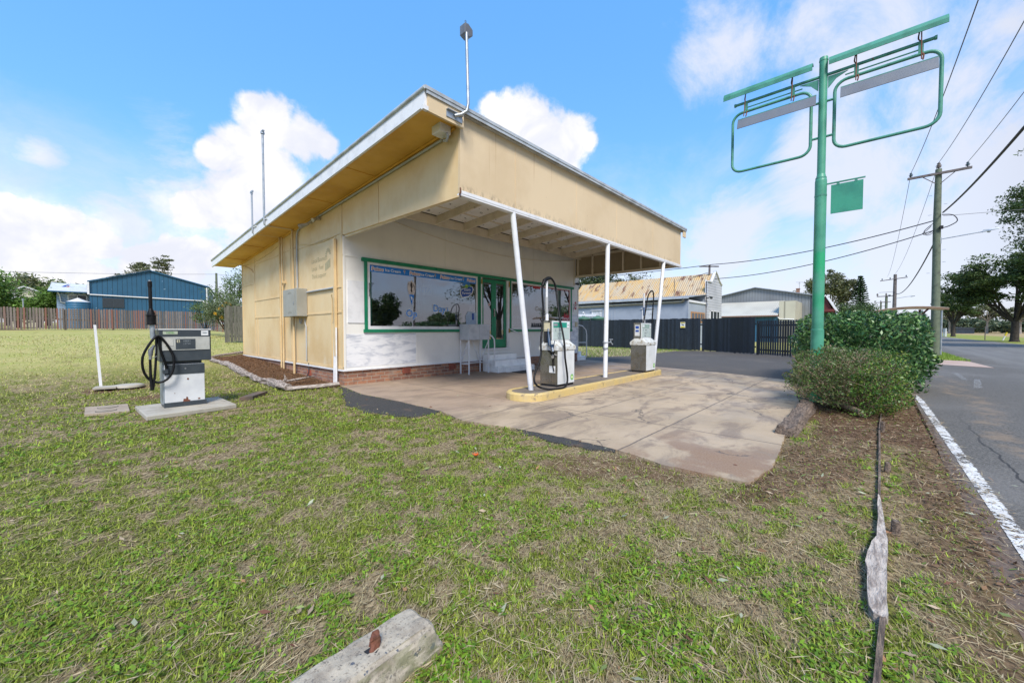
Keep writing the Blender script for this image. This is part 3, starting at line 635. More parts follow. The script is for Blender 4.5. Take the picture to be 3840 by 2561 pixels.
hb(.05,2.7,3.52,.03); vb(-1.63,3.45,4.37,.03,.01); vb(0.01,3.42,4.26,.03,.012)
s.build('cover_strip',M['creamstrip'],ST)
MB().box(-.03,.02,.0,DEP,.335,.372).box(0,W_,-.03,.02,.335,.372).build('sill_strip',M['trimwhite'],ST)
# front wall round openings
WL=(.60,4.16); DR=(4.33,5.51); WR=(5.70,9.24); ZB,ZT=1.33,2.93
f=MB(); y0,y1=0.,.05
f.box(.004,WL[0],y0,y1,.372,4.27); f.box(WL[0],WL[1],y0,y1,.372,ZB); f.box(WL[0],WL[1],y0,y1,ZT,4.27)
f.box(WL[1],DR[0],y0,y1,.372,4.27); f.box(DR[0],DR[1],y0,y1,2.93,4.27); f.box(DR[0],DR[1],y0,y1,.372,.70); f.box(DR[1],WR[0],y0,y1,.372,4.27)
f.box(WR[0],WR[1],y0,y1,.372,ZB); f.box(WR[0],WR[1],y0,y1,ZT,4.27); f.box(WR[1],W_,y0,y1,.372,4.27)
f.build('front_wall',M['white'],ST)
MB().box(.06,1.95,-.006,.001,.42,1.20).build('wall_panel',M['patchy'],ST)
MB().box(9.3,W_-.02,-.006,.001,.42,1.9).build('wall_panel',M['patchy'],ST)
s=MB(); s.box(.10,.50,-.018,.002,1.46,2.45); s.build('wall_board',M['trimwhite'],ST)
s=MB()
s.box(.0,.045,-.016,.004,.37,3.45); s.box(.0,.55,-.012,.004,3.00,3.03)
for x in (1.96,): s.box(x-.015,x+.015,-.012,.004,.37,1.22)
for x in (2.95,6.0,6.9,): s.box(x-.015,x+.015,-.012,.004,3.07,4.2)
s.box(9.5,W_,-.012,.004,2.99,3.01); s.box(W_-.04,W_,-.016,.004,.37,4.2)
s.build('cover_strip',M['white'],ST)
# other walls, floor, interior
MB().box(W_-.05,W_,.05,DEP,.35,roofz(DEP)-.2).build('end_wall',M['white'],ST)
MB().box(.05,W_-.05,DEP-.05,DEP,.35,roofz(DEP)-.2).build('rear_wall',M['cream'],ST)
MB().box(.05,W_-.05,.05,DEP-.05,.62,.70).build('floor',M['interior'],ST)
iw=MB().box(.06,W_-.06,4.2,4.26,.7,3.6).box(.06,W_-.06,.06,4.2,3.5,3.55).box(.055,.075,.06,4.2,.7,3.5)
iw.build('interior_wall',M['interior'],ST)
sh=MB()
for k in range(4): sh.box(1.6,3.4,1.9,2.4,.9+k*.34,.93+k*.34)
sh.box(1.58,1.62,1.9,2.4,.7,2.2).box(3.4,3.44,1.9,2.4,.7,2.2)
for k in range(5): sh.box(1.75+k*.33,1.93+k*.33,2.0,2.2,1.62,1.80)
sh.box(3.6,4.9,1.2,1.7,.7,1.35); sh.box(6.2,8.7,1.8,2.3,.7,1.5); sh.box(8.25,8.6,.5,.9,.7,2.7)
sh.build('shelf_unit',M['shelf'],ST)
# roof
r=MB(); x0,x1=-.70,9.95; ya,yb=-4.25,9.5
def slab(b,x0,x1,ya,yb,t0,t1):
    b.hexa([(x0,ya,roofz(ya)-t1),(x1,ya,roofz(ya)-t1),(x1,yb,roofz(yb)-t1),(x0,yb,roofz(yb)-t1)],[(x0,ya,roofz(ya)-t0),(x1,ya,roofz(ya)-t0),(x1,yb,roofz(yb)-t0),(x0,yb,roofz(yb)-t0)])
slab(r,x0+.03,x1,ya+.03,yb,.0,.06)
ROOF=r.build('roof',M['capping'],ST)
e=MB(); slab(e,x0-.012,x0+.028,ya+.02,yb,.02,.235); e.build('barge_board',M['trimwhite'],ROOF)
e=MB(); e.tube([(x0-.01,ya,roofz(ya)+.01),(x0-.01,yb,roofz(yb)+.01)],.035,8); 
e.bar((x0-.03,ya,roofz(ya)+.005),(x1+.02,ya,roofz(ya)+.005),.06,.05); e.bar((x0,ya-.012,roofz(ya)-.045),(x1+.02,ya-.012,roofz(ya)-.045),.015,.05)
e.build('metal_capping',M['capping'],ROOF)
e=MB(); slab(e,x0+.03,-.0,ya+.05,yb-.05,.19,.20); e.build('soffit',M['soffit'],ST)
e=MB()
for y in (-1.6,.35,2.9,5.5,7.7): e.box(x0+.04,-.002,y-.012,y+.012,roofz(y)-.215,roofz(y)-.199)
e.bar((-.025,ya+.2,roofz(ya+.2)-.225),(-.025,8.4,roofz(8.4)-.225),.045,.04)
e.build('soffit_strip',M['soffit'],ST)
MB().box(x0+.03,0,ya-.0,ya+.04,roofz(ya)-.30,roofz(ya)-.07).build('fascia_return',M['fascia'],ST)
MB().box(9.72,x1,ya-.0,ya+.04,roofz(ya)-.28,roofz(ya)-.07).build('fascia_return',M['fascia'],ST)
MB().box(-.75,-.66,ya-.004,ya+.05,roofz(ya)-.30,roofz(ya)-.24).build('barge_end',M['trimwhite'],ST)
fa=MB(); fz=lambda x:3.455+.0012*x
fa.hexa([(-.004,CY-.03,fz(0)),(9.70,CY-.03,fz(9.7)),(9.70,CY+.02,fz(9.7)),(-.004,CY+.02,fz(0))],[(-.004,CY-.03,4.66),(9.70,CY-.03,4.66),(9.70,CY+.02,4.66),(-.004,CY+.02,4.66)])
fa.build('canopy_fascia',M['fascia'],ST)
s=MB(); 
for x in (1.3,3.3,5.15,7.4,9.68): s.box(x-.006,x+.006,CY-.036,CY-.028,3.47,4.62)
s.box(-.01,.07,CY-.04,CY-.028,3.44,4.6)
s.build('fascia_joint',M['fascia'],ST)
s=MB(); s.bar((.0,CY-.01,3.425),(9.72,CY-.01,3.435),.11,.05); s.bar((.0,CY-.055,3.455),(9.72,CY-.055,3.465),.03,.05)
s.build('canopy_edge_beam',M['trimwhite'],ST)
s=MB(); s.tube([(-.015,CY-.05,3.52),(-.018,CY-.06,3.46),(-.03,CY-.05,3.41),(-.0,CY-.02,3.40),(.12,CY-.05,3.44)],.012,6); s.build('bent_metal_strip',M['rust'],ST)
# underside
c=MB(); slab(c,.05,9.68,CY+.02,-.1,.065,.075); c.build('canopy_shade_sheet',M['dark'],ST)  # near-black sheet above the panels, painting in the shadow lines beside the joists
for k in range(10):
    c=MB(); slab(c,.55+k*.97-.97+.13 if k else .06,min(.55+k*.97-.035,9.6),CY+.08,-.3,.10,.115); c.build('ceiling_panel',M['peel'],ST)
j=MB()
for k in range(10):
    x=.55+k*.97; ys=CY+.03; zt=lambda y: roofz(y)-.10
    j.hexa([(x-.025,ys,zt(ys)-.15),(x+.025,ys,zt(ys)-.15),(x+.025,-.2,4.16),(x-.025,-.2,4.16)],[(x-.025,ys,zt(ys)),(x+.025,ys,zt(ys)),(x+.025,-.2,zt(-.2)),(x-.025,-.2,zt(-.2))])
for y in (-3.1,-1.9,-.9): j.bar((.06,y,roofz(y)-.12),(9.66,y,roofz(y)-.12),.05,.035)
j.box(.05,9.66,-.25,-.18,4.13,4.36); j.box(.05,9.66,CY+.02,CY+.07,3.45,3.62); j.box(.05,9.66,CY+.02,CY+.07,4.2,4.5)
j.build('canopy_joist',M['joist'],ST)
e=MB(); xpoly(e,[(CY+.02,3.42),(0,3.42),(0,4.36),(CY+.02,4.6)],9.66,9.70); e.build('canopy_side_panel',wm('inner_panel_paint',(.34,.27,.17),(.28,.22,.135),1.5,rough=.7,bmp=.05),ST)
s=MB()
for y in (-.12,-.80,-2.1,-2.8,-3.5,-4.05): s.box(9.60,9.66,y-.03,y+.03,3.46,4.3)
s.box(9.59,9.66,CY+.03,-.02,3.42,3.50); s.box(9.60,9.66,CY+.03,-.02,4.22,4.30); s.build('panel_stud',M['joist'],ST)
s=MB()
for y in (-1.4,-2.8,-3.6): s.box(.04,.1,y-.03,y+.03,3.46,4.3)
s.box(.04,.1,CY+.03,-.02,3.42,3.50); s.build('panel_stud',M['joist'],ST)
MB().tube(cat_sag((.5,-.012,4.18),(9.5,-.012,4.12),.42,26),.009,5).build('hanging_cable',M['joist'],ST)
MB().tube([(9.50,-.02,4.2),(9.50,-.02,3.1)],.016,6).build('conduit',M['joist'],ST)
# posts
for (bx,by,tx,r_) in ((1.80,-4.12,1.235,.052),(4.60,-4.17,4.72,.055),(7.42,-4.2,8.27,.052)):
    MB().tube([(bx,by,.13),(tx,-4.15,3.41)],r_,16).build('canopy_post',M['postwhite'],ST)
g=MB().tube([(4.61,-4.16,.82),(4.61,-4.16,.86)],.066,14).tube([(4.61,-4.16,.98),(4.61,-4.16,1.0)],.062,14)
g.tube([(4.66,-4.2,.99),(4.75,-4.24,.99),(4.80,-4.26,.93)],.014,6).tube([(4.74,-4.24,.99),(4.74,-4.24,1.06)],.012,6).tube([(4.70,-4.22,1.06),(4.79,-4.27,1.06)],.010,6)
g.build('garden_tap',M['galv'],ST)
# windows
def window(x0,x1,ext0,ext1):
    g=MB(); zt=3.02; zb=1.235
    g.box(ext0-.14,ext1,-.05,.0,zt-.09,zt)
    g.box(x0-.09,x0-.02,-.035,.0,zb,zt-.09) if x0<1 else g.box(x0-.06,x0-.0,-.035,.0,zb+.02,zt-.09)
    g.box(x1+.02,x1+.09,-.035,.0,zb,zt-.09) if x1>9 else g.box(x1+.01,x1+.09,-.035,.0,zb,zt-.09)
    g.box(x0-.12 if x0<1 else x0-.06,x1+.10 if x1<9 else x1+.12,-.045,.0,zb,zb+.075)
    w=g.build('window',M['green'],ST)
    fr=MB(); 
    for a in ((x0-.02,x1+.02,ZB-.02,ZB+.06),(x0-.02,x1+.02,ZT-.055,ZT)): fr.box(a[0],a[1],-.02,.03,a[2],a[3])
    fr.box(x0-.02,x0+.05,-.02,.03,ZB+.06,ZT-.055); fr.box(x1-.04,x1+.02,-.02,.03,ZB+.06,ZT-.055)
    fr.build('window_frame',M['trimwhite'],w)
    MB().box(x0+.03,x1-.02,.010,.014,ZB+.03,ZT-.03).build('window_pane',M['glass'],w)
    return w
WA=window(WL[0],WL[1],.585,DR[1]+.16); WB=window(WR[0],WR[1],DR[1]+.31,9.45)
MB().box(2.18,2.24,.10,.16,1.35,2.95).build('window_mullion',M['dark'],WA)
# banner along the top of the left pane
yb_=-.001+.008
bn=MB()
bn.prism([(.66,yb_,2.71),(2.755,yb_,2.715),(2.755,yb_,2.865),(.66,yb_,2.87)],(0,.0015,0))
bn.prism([(2.765,yb_,2.70),(4.12,yb_,2.70),(4.12,yb_,2.865),(2.765,yb_,2.87)],(0,.0015,0))
bn.build('ice_cream_banner',M['blue'],WA)
yt=yb_-.002
ring=MB()
for x in (.86,1.93,2.93,3.90):
    ring.prism(disc((x,yt,2.79),.105,n=22,sz=.66),(0,.001,0))
ring.build('banner_emblem',M['ltblue'],WA)
for x,wd in ((.86,1),(1.93,1),(2.93,1),(3.92,1)):
    text('banner_lettering','Peters',.125,M['lettwhite'],WA,(x,yt-.002,2.785),bold=.011,shear=.1)
    text('banner_lettering','Peters',.118,M['red'],WA,(x,yt-.004,2.785),bold=-.001,shear=.1)
for x in (1.29,2.33,3.35): text('banner_lettering','Ice Cream',.105,M['lettwhite'],WA,(x,yt-.002,2.785),bold=.0015)
def cone(cx,zt,h,parent,y):
    wv=h*.36
    a=MB(); pts=[(-.50,.66),(-.40,.50),(-.30,.44),(.34,.44),(.42,.52),(.50,.70),(.47,.86),(.36,.93),(.2,.92),(.06,1.),(-.06,.99),(-.14,.93),(-.34,.95),(-.49,.88)]
    a.prism([(cx+p*wv,y,zt-h+q*h) for p,q in pts],(0,.001,0)); a.build('cone_sticker',M['icecream'],parent)
    c_=MB(); c_.prism([(cx-.30*wv,y,zt-h+.43*h),(cx+.05*wv,y,zt-h),(cx+.34*wv,y,zt-h+.43*h)],(0,.001,0)); c_.build('cone_sticker',M['blue'],parent)
    d=MB(); y2=y-.002
    for pp in ([(-.12,.90),(-.02,.94),(.1,.88),(.14,.74),(.04,.66),(.10,.56),(.02,.50),(-.14,.58),(-.08,.70),(-.18,.8)],[(.26,.88),(.38,.78),(.40,.66),(.3,.56),(.34,.68),(.24,.8)],[(-.42,.86),(-.30,.90),(-.34,.80)],[(-.36,.53),(0,.475),(.38,.53),(0,.455)]):
        d.prism([(cx+p*wv,y2,zt-h+q*h) for p,q in pp],(0,.001,0))
    d.build('cone_sticker',M['choc'],parent)
    MB().prism([(cx-.14*wv,y2,zt-h+.38*h),(cx-.02*wv,y2,zt-h+.20*h),(cx+.1*wv,y2,zt-h+.32*h)],(0,.001,0)).prism([(cx+.14*wv,y2,zt-h+.32*h),(cx+.05*wv,y2,zt-h+.06*h),(cx+.2*wv,y2,zt-h+.27*h)],(0,.001,0)).build('cone_sticker',M['lettwhite'],parent)
cone(1.83,2.60,.66,WA,yt)
for x in (1.62,2.60,3.62): cone(x,2.855,.14,WA,yt-.001)
# dairy logo
L=MB()
pts=[(-.23,-.16),(-.17,-.26),(.08,-.20),(.20,-.10),(.24,.02),(.22,.10),(.10,.12),(-.10,.03),(-.22,-.04)]
L.prism([(3.75+x*1.12,yt-.002,2.50+z*1.0) for x,z in pts],(0,.001,0)); L.build('dairy_sticker',M['lettwhite'],WA)
L=MB(); L.prism([(3.75+x,yt-.004,2.50+z*.9) for x,z in pts],(0,.001,0)); L.build('dairy_sticker',M['navy'],WA)
L=MB()
for k in range(7):
    a0=R(14+k*23); a1=a0+R(17); 
    L.prism([(3.74+.06*math.cos(a0),yt-.003,2.60+.06*math.sin(a0)),(3.74+.06*math.cos(a1),yt-.003,2.60+.06*math.sin(a1)),(3.74+.16*math.cos(a1),yt-.003,2.60+.165*math.sin(a1)),(3.74+.16*math.cos(a0),yt-.003,2.60+.165*math.sin(a0))],(0,.001,0))
L.build('dairy_sticker',M['ltblue'],WA)
MB().prism(disc((3.74,yt-.0055,2.60),.055,n=16),(0,.001,0)).build('dairy_sticker',M['palelime'],WA)
MB().prism([(3.55,yt-.007,2.585),(3.72,yt-.007,2.56),(3.95,yt-.007,2.63),(3.90,yt-.007,2.655),(3.72,yt-.007,2.60)],(0,.001,0)).build('dairy_sticker',M['grass_logo'],WA)
text('dairy_lettering','Dairy',.115,M['lettwhite'],WA,(3.77,yt-.007,2.50),rot=.08)
text('dairy_lettering','Farmers',.108,M['lettwhite'],WA,(3.75,yt-.007,2.395),rot=.08)
for s_t,x,z in (('Op',1.825,1.72),('Day',2.73,1.885)):
    text('window_lettering',s_t,.27,M['lettwhite'],WA,(x,yt-.002,z),bold=.014,rot=-.03)
    text('window_lettering',s_t,.27,M['ltblue'],WA,(x,yt-.005,z),bold=.005,rot=-.03)
text('window_lettering','s',.20,M['lettwhite'],WA,(3.02,yt-.002,1.90),bold=.012); text('window_lettering','s',.20,M['ltblue'],WA,(3.02,yt-.005,1.90),bold=.001)
# hanging machine sign, notices inside the left pane
MB().box(2.26,2.78,.42,.43,2.28,2.58).build('hanging_sign',M['paper'],WA)
text('hanging_sign_lettering','ATM',.2,M['ltblue'],WA,(2.54,.405,2.42),mirror=True,bold=.004)
nb=MB(); nb.box(3.90,4.05,.018,.02,2.16,2.27).box(3.86,4.08,.018,.02,1.88,2.02); nb.build('notice',M['paper'],WA)
nb=MB(); nb.prism([(3.70,.0,1.40),(4.10,.0,1.38),(4.12,.0,1.83),(3.80,.0,1.85),(3.70,.0,1.72),(3.72,.0,1.5)],(0,.002,0)); nb.build('faded_poster',plain('faded_blue_poster',(.42,.52,.66)),WA)
MB().box(3.95,4.03,-.004,-.001,1.60,1.80).build('faded_poster_mark',M['navy'],WA)
def bracket(x,z):
    MB().tube([(x,-.04,z),(x,-.28,z)],.007,5).tube([(x,-.04,z-.3),(x,-.04,z+.03)],.007,5).tube([(x,-.045,z-.2),(x,-.10,z-.08),(x,-.24,z-.01)],.006,5).build('wall_bracket',M['ink'],ST)
bracket(.62,2.4); bracket(9.42,2.32)
# right window lettering and posters
for s_t,x,z in (('Convenience',7.55,2.07),('Store',7.75,1.86)):
    text('window_lettering',s_t,.21,M['greyink'],WB,(x+.012,yt-.001,z-.012),shear=.3,bold=.004)
    text('window_lettering',s_t,.21,M['lettwhite'],WB,(x,yt-.003,z),shear=.3,bold=.001)
MB().box(8.70,9.19,yt-.001,yt,1.40,1.70).prism([(8.72,yt,1.70),(8.74,yt,1.88),(8.80,yt,1.80),(8.86,yt,1.98),(8.92,yt,1.86),(8.98,yt,2.0),(9.02,yt,1.86),(9.1,yt,1.93),(9.19,yt,1.80),(9.19,yt,1.70)],(0,.001,0)).box(9.165,9.195,yt-.001,yt,1.7,2.85).box(6.6,9.19,yt-.001,yt,2.845,2.87).box(6.9,7.3,yt-.0015,yt,2.78,2.86).build('drink_poster',M['red'],WB)
text('poster_lettering','Thirsty?',.155,M['lettwhite'],WB,(8.93,yt-.003,1.74),bold=.001)
MB().box(6.0,6.62,.020,.024,2.42,2.74).build('notice',M['paper'],WB)
MB().box(6.38,6.58,.016,.018,2.46,2.70).build('notice_print',M['ltblue'],WB)
# door
dr=MB(); x0,x1,zb,zt=DR[0]+.03,DR[1]-.02,.72,2.90; xm=(x0+x1)/2; yD=.028
for a,b_ in ((x0,xm-.002),(xm+.002,x1)):
    dr.box(a,a+.10,yD,yD+.04,zb,zt).box(b_-.10,b_,yD,yD+.04,zb,zt).box(a+.1,b_-.1,yD,yD+.04,zb,zb+.27).box(a+.1,b_-.1,yD,yD+.04,zt-.11,zt)
DOOR=dr.build('door',M['green'],ST)
gl=MB()
for a,b_ in ((x0,xm-.002),(xm+.002,x1)): gl.box(a+.1,b_-.1,yD+.018,yD+.022,zb+.27,zt-.11)
gl.build('door_glass',M['glass'],DOOR)
gl=MB()
for a,b_ in ((x0,xm-.002),(xm+.002,x1)): gl.box(a+.1,b_-.1,yD+.026,yD+.03,zb+.27,1.62)
gl.build('door_film',M['olive'],DOOR)
MB().box(xm-.022,xm+.028,yD-.02,yD,1.72,1.98).bar((xm+.0,yD-.05,1.72),(xm+.0,yD-.05,1.95),.018,.012).build('door_handle',M['steel'],DOOR)
MB().prism(disc((xm-.20,yD+.01,2.10),.05,n=16),(0,.002,0)).build('door_sticker',M['paper'],DOOR)
MB().prism(disc((xm-.20,yD+.007,2.10),.028,n=12),(0,.002,0)).build('door_sticker_mark',M['red'],DOOR)
fr=MB().box(DR[0]-.05,DR[0]+.025,-.03,.05,.70,2.93).box(DR[1]-.012,DR[1]+.10,-.03,.05,.70,2.93).box(DR[0]-.08,DR[1]+.12,-.07,.05,.66,.705)
fr.build('door_frame',M['trimwhite'],DOOR)
MB().box(DR[0]-.10,DR[0]-.03,-.035,0,1.31,2.93).build('door_trim',M['green'],DOOR)
MB().box(DR[0]-.02,DR[0]+.02,-.05,-.03,2.72,2.88).box(DR[1]+.05,DR[1]+.09,-.05,-.03,2.72,2.9).box(DR[1]+.05,DR[1]+.1,-.06,-.03,1.2,1.34).build('door_hinge',plain('brass_hinge',(.4,.26,.08),.4,.6),DOOR)
# steps and rail
st=MB().box(4.36,5.62,-.34,-.031,-.02,.53).box(4.36,5.86,-.60,-.34,-.02,.36).box(4.36,4.66,-.72,-.6,-.02,.19).box(4.66,5.95,-.84,-.6,-.02,.165)
st.build('entrance_steps',M['stepwhite'],ST,bevel=.012)
MB().tube([(4.18,-.05,1.28),(4.26,-.26,1.22),(4.36,-.46,1.10),(4.39,-.52,1.0),(4.395,-.53,.85),(4.395,-.53,.18)],.022,8).build('handrail',M['postwhite'],ST)
MB().tube([(5.60,-.04,1.33),(5.85,-.42,1.12),(5.98,-.60,1.02),(6.0,-.62,.16)],.018,8).build('handrail',M['postwhite'],ST)
e=MB().box(9.86,10.5,.25,.9,-.02,.36).box(9.86,10.62,.1,.25,-.02,.17); e.build('entrance_steps',M['stepwhite'],ST,bevel=.012)
MB().tube([(9.9,.05,1.5),(10.05,-.08,1.46),(10.3,-.1,1.28),(10.35,-.1,1.1),(10.35,-.1,.15)],.02,8).tube([(9.88,.0,.76),(10.35,-.1,.76)],.016,8).build('handrail',M['postwhite'],ST)
# wall bits
MB().box(9.58,9.68,-.012,0,2.13,2.44).build('red_notice',M['red'],ST); MB().box(9.61,9.65,-.014,-.011,2.2,2.38).build('red_notice_print',M['lettwhite'],ST)
MB().box(9.60,9.72,-.05,0,1.42,1.62).build('switch_box',M['sticker'],ST)
MB().tube([(9.66,-.02,1.34),(9.66,-.1,1.32),(9.74,-.12,1.37)],.012,6).build('wall_tap',M['galv'],ST)
MB().tube([(9.62,-.02,3.18),(9.62,-.09,3.18)],.035,8).tube([(9.62,-.08,3.18),(9.60,-.17,3.15)],.05,10).build('security_camera',M['ink'],ST)
# pipes and boxes on the side wall
def pipe(name,pts,r,mt,n=8): return MB().tube(pts,r,n).build(name,mt,ST)
pipe('waste_pipe',[(-.06,4.03,.15),(-.06,4.03,4.02),(-.10,4.03,4.05),(-.62,4.05,4.04)],.027,M['creamstrip'])
pipe('waste_pipe',[(-.06,3.84,.12),(-.06,3.84,4.0)],.022,M['creamstrip'])
pipe('waste_pipe',[(-.07,2.95,.02),(-.07,2.95,4.05),(-.12,2.95,4.09),(-.66,2.98,4.08)],.032,M['creamstrip'])
pipe('conduit',[(-.035,2.72,2.40),(-.035,2.72,3.84),(-.035,2.64,4.0),(-.035,2.45,4.05),(-.035,-3.75,4.39)],.022,M['greypvc'])
pipe('conduit',[(-.03,2.25,1.62),(-.03,2.22,1.45),(-.03,2.16,1.40),(-.03,2.16,.46)],.014,M['greypvc'])
pipe('conduit',[(-.03,2.62,1.62),(-.03,2.60,1.5),(-.03,2.52,1.47),(-.03,2.46,1.55),(-.03,2.46,1.62)],.016,M['greypvc'])
pipe('conduit',[(-.03,2.06,2.29),(-.03,.42,2.29)],.026,M['greypvc'])
pipe('hanging_cable',[(-.012,.4,3.50),(-.012,1.0,3.47),(-.012,1.8,3.50),(-.012,2.6,3.62)],.012,M['creamstrip'])
pipe('hanging_cable',[(-.012,8.3,3.62),(-.012,6.5,3.64),(-.012,5.2,3.72),(-.012,4.1,3.86)],.012,M['creamstrip'])
pipe('hanging_cable',[(-.45,8.35,3.69),(-.3,8.1,3.68),(-.03,8.0,3.62),(-.02,7.1,3.4),(-.02,6.95,3.3)],.012,M['creamstrip'])
MB().box(-.08,-.02,.28,.34,.68,3.42).build('downpipe',M['creamstrip'],ST)
for y in (.24,.31,.385): pipe('service_pipe',[(-.07,y,.02),(-.05,y+(.31-y)*.4,1.35 if y!=.31 else 1.7)],.019,M['trimwhite'])
pipe('thin_pipe',[(-.03,.52,1.5),(-.03,.52,2.0),(-.05,.50,2.12),(-.05,.46,2.14)],.012,M['creamstrip'])
pipe('thin_pipe',[(-.02,2.05,.42),(-.02,2.05,.18),(-.05,2.12,.04)],.012,M['ink'])
MB().box(-.10,-.0,3.72,3.80,2.66,2.72).build('pipe_clip',M['creamstrip'],ST)
mb_=MB().box(-.27,-.005,2.12,3.15,1.655,2.39); MBX=mb_.build('meter_box',M['boxgrey'],ST,bevel=.01)
d_=MB()
for k,(dy,dz) in enumerate(((0,.0),(-.05,-.022),(.05,-.022),(-.1,-.044),(.1,-.044),(0,-.044))):
    for zc in (2.32,1.80): d_.box(-.279,-.27,2.62+dy-.022,2.62+dy+.022,zc+dz-.006,zc+dz+.006)
d_.box(-.276,-.27,2.25,2.27,1.66,2.385)
MB().box(-.285,-.27,2.30,2.34,1.98,2.04).build('meter_box_latch',M['galv'],MBX); d_.build('meter_box_louvre',M['boxgrey'],MBX)
# flood lights under eave
fl=MB().tube([(-.04,1.62,4.03),(-.14,1.62,4.0)],.022,8).tube([(-.14,1.62,3.98),(-.26,1.80,3.93)],[.03,.065],12).tube([(-.26,1.80,3.93),(-.27,1.815,3.925)],.068,12).box(-.09,-.03,1.15,1.27,4.02,4.08).tube([(-.09,1.21,4.04),(-.20,1.17,3.98)],[.035,.05],10)
fl.build('flood_light',wm('lamp_body',(.5,.45,.36),(.3,.26,.2),6),ST)
MB().box(-.27,-.06,CY+.12,CY+.34,roofz(CY)-.34,roofz(CY)-.20).build('junction_box',M['trimwhite'],ST,bevel=.01)
pipe('conduit',[(-.16,CY+.1,4.36),(-.16,CY+.08,4.31),(-.13,CY+.14,4.27),(-.06,CY+.3,4.34)],.022,M['greypvc'])
# masts
MB().box(-.345,-.04,ya-.012,ya-.0,4.47,4.57).box(-.345,-.04,ya-.05,ya-.0,4.565,4.575).build('mast_bracket',M['galv'],ST)
MA=MB().tube([(-.20,ya-.03,4.52),(-.13,ya-.10,4.54),(-.065,ya-.15,4.60),(-.05,ya-.16,4.70),(-.045,ya-.15,4.95),(-.05,ya-.14,5.35),(-.06,ya-.14,5.76)],.024,10).build('mast',M['galv'],ST)
hx,hy,hz=-.03,ya-.15,5.83
def ico(c,r): 
    bm=bmesh.new(); bmesh.ops.create_icosphere(bm,subdivisions=1,radius=r)
    vs=[tuple(Vector(v.co)+Vector(c)) for v in bm.verts]; fs=[tuple(v.index for v in f.verts) for f in bm.faces]; bm.free(); return vs,fs
MB().prism([(hx-.07,hy,hz-.08),(hx+.02,hy,hz-.11),(hx+.09,hy,hz-.06),(hx+.09,hy,hz+.03),(hx+.0,hy,hz+.08),(hx-.07,hy,hz+.06)],(.0,.12,.0)).build('mast_head',M['panelgrey'],MA,bevel=.008)
MB().tube([(hx-.02,hy+.06,hz+.07),(hx-.01,hy+.06,hz+.11),(hx+.01,hy+.06,hz+.135),(hx+.0,hy+.06,hz+.16),(hx-.02,hy+.06,hz+.14),(hx-.01,hy+.06,hz+.11)],.004,5).build('mast_loop',M['ink'],MA)
MB().tube([(-.67,2.98,4.06),(-.735,2.98,4.10),(-.74,2.98,4.2),(-.74,2.98,6.46)],.026,10).tube([(-.74,2.98,6.46),(-.74,2.98,6.50)],.05,8).bar((-.74,2.90,6.53),(-.74,3.06,6.53),.05,.03).build('vent_mast',M['galv'],ST)
MB().tube([(-.66,4.05,4.02),(-.735,4.05,4.05),(-.74,4.05,4.14),(-.74,4.07,5.16)],.022,10).bar((-.74,3.95,5.20),(-.74,4.16,5.20),.035,.05).bar((-.74,4.0,5.14),(-.74,4.1,5.14),.03,.03).build('vent_mast',M['galv'],ST)
MB().bar((-.72,2.8,4.22),(-.72,3.0,4.24),.03,.02).bar((-.72,3.75,4.2),(-.72,4.0,4.2),.03,.02).build('mast_clip',M['trimwhite'],ST)
# faded ghost lettering on the side wall
for s_t,y,z,sz in (('Local',1.62,3.06,.17),('Business',1.12,3.06,.17),('Local',1.62,2.86,.17),('Fuel',1.2,2.86,.17),('Think',1.62,2.66,.16),('support',1.16,2.66,.16)):
    text('faded_lettering',s_t,sz,M['fadedtext'],ST,(-.003,y,z),face='side',ext=.0003)
gh=MB()
for k in range(9):
    a=R(k*22.5); gh.prism([(-.0035,.78-math.cos(a)*.07,3.12+math.sin(a)*.07),(-.0035,.78-math.cos(a+.25)*.07,3.12+math.sin(a+.25)*.07),(-.0035,.78-math.cos(a+.2)*.16,3.12+math.sin(a+.2)*.16),(-.0035,.78-math.cos(a)*.16,3.12+math.sin(a)*.16)],(.001,0,0))
gh.prism([(-.0035,.96,2.92),(-.0035,.96,2.74),(-.0035,.66,2.82),(-.0035,.66,3.02)],(.001,0,0))
gh.build('faded_emblem',M['fadedtext'],ST)
# ============================================================ FORECOURT
IS=thing('fuel_island',(4.3,-4.2,0),'long low concrete island with worn yellow kerb under the canopy posts','traffic island')
def stadium(x0,x1,yc,r,n=10,tap=0.):
    p=[]
    for k in range(n+1): a=-PI/2+PI*k/n; p.append((x1-r+r*math.cos(a),yc+(r-tap)*math.sin(a)))
    for k in range(n+1): a=PI/2+PI*k/n; p.append((x0+r+r*math.cos(a),yc+r*math.sin(a)))
    return p
po=stadium(1.24,7.55,-4.17,.42,12,.06); pi_=stadium(1.34,7.45,-4.17,.33,12,.05)
b=MB(); n=len(po)
po2=[(x+(-.02 if x<2 else 0)*0,y) for x,y in po]
rings=[[(x,y,-.02) for x,y in po],[(x,y,.115) for x,y in po],[(x*.985+.063,y*.985-.0625,.138) for x,y in po],[(x,y,.138) for x,y in pi_],[(x,y,.12) for x,y in pi_]]
vs=[v for r_ in rings for v in r_]; fs=[(i*n+k,i*n+(k+1)%n,(i+1)*n+(k+1)%n,(i+1)*n+k) for i in range(4) for k in range(n)]
b.add(vs,fs); b.build('kerb',M['yellowkerb'],IS)
MB().prism([(x,y,.02) for x,y in pi_],(0,0,.112)).build('island_top',M['islandtop'],IS)
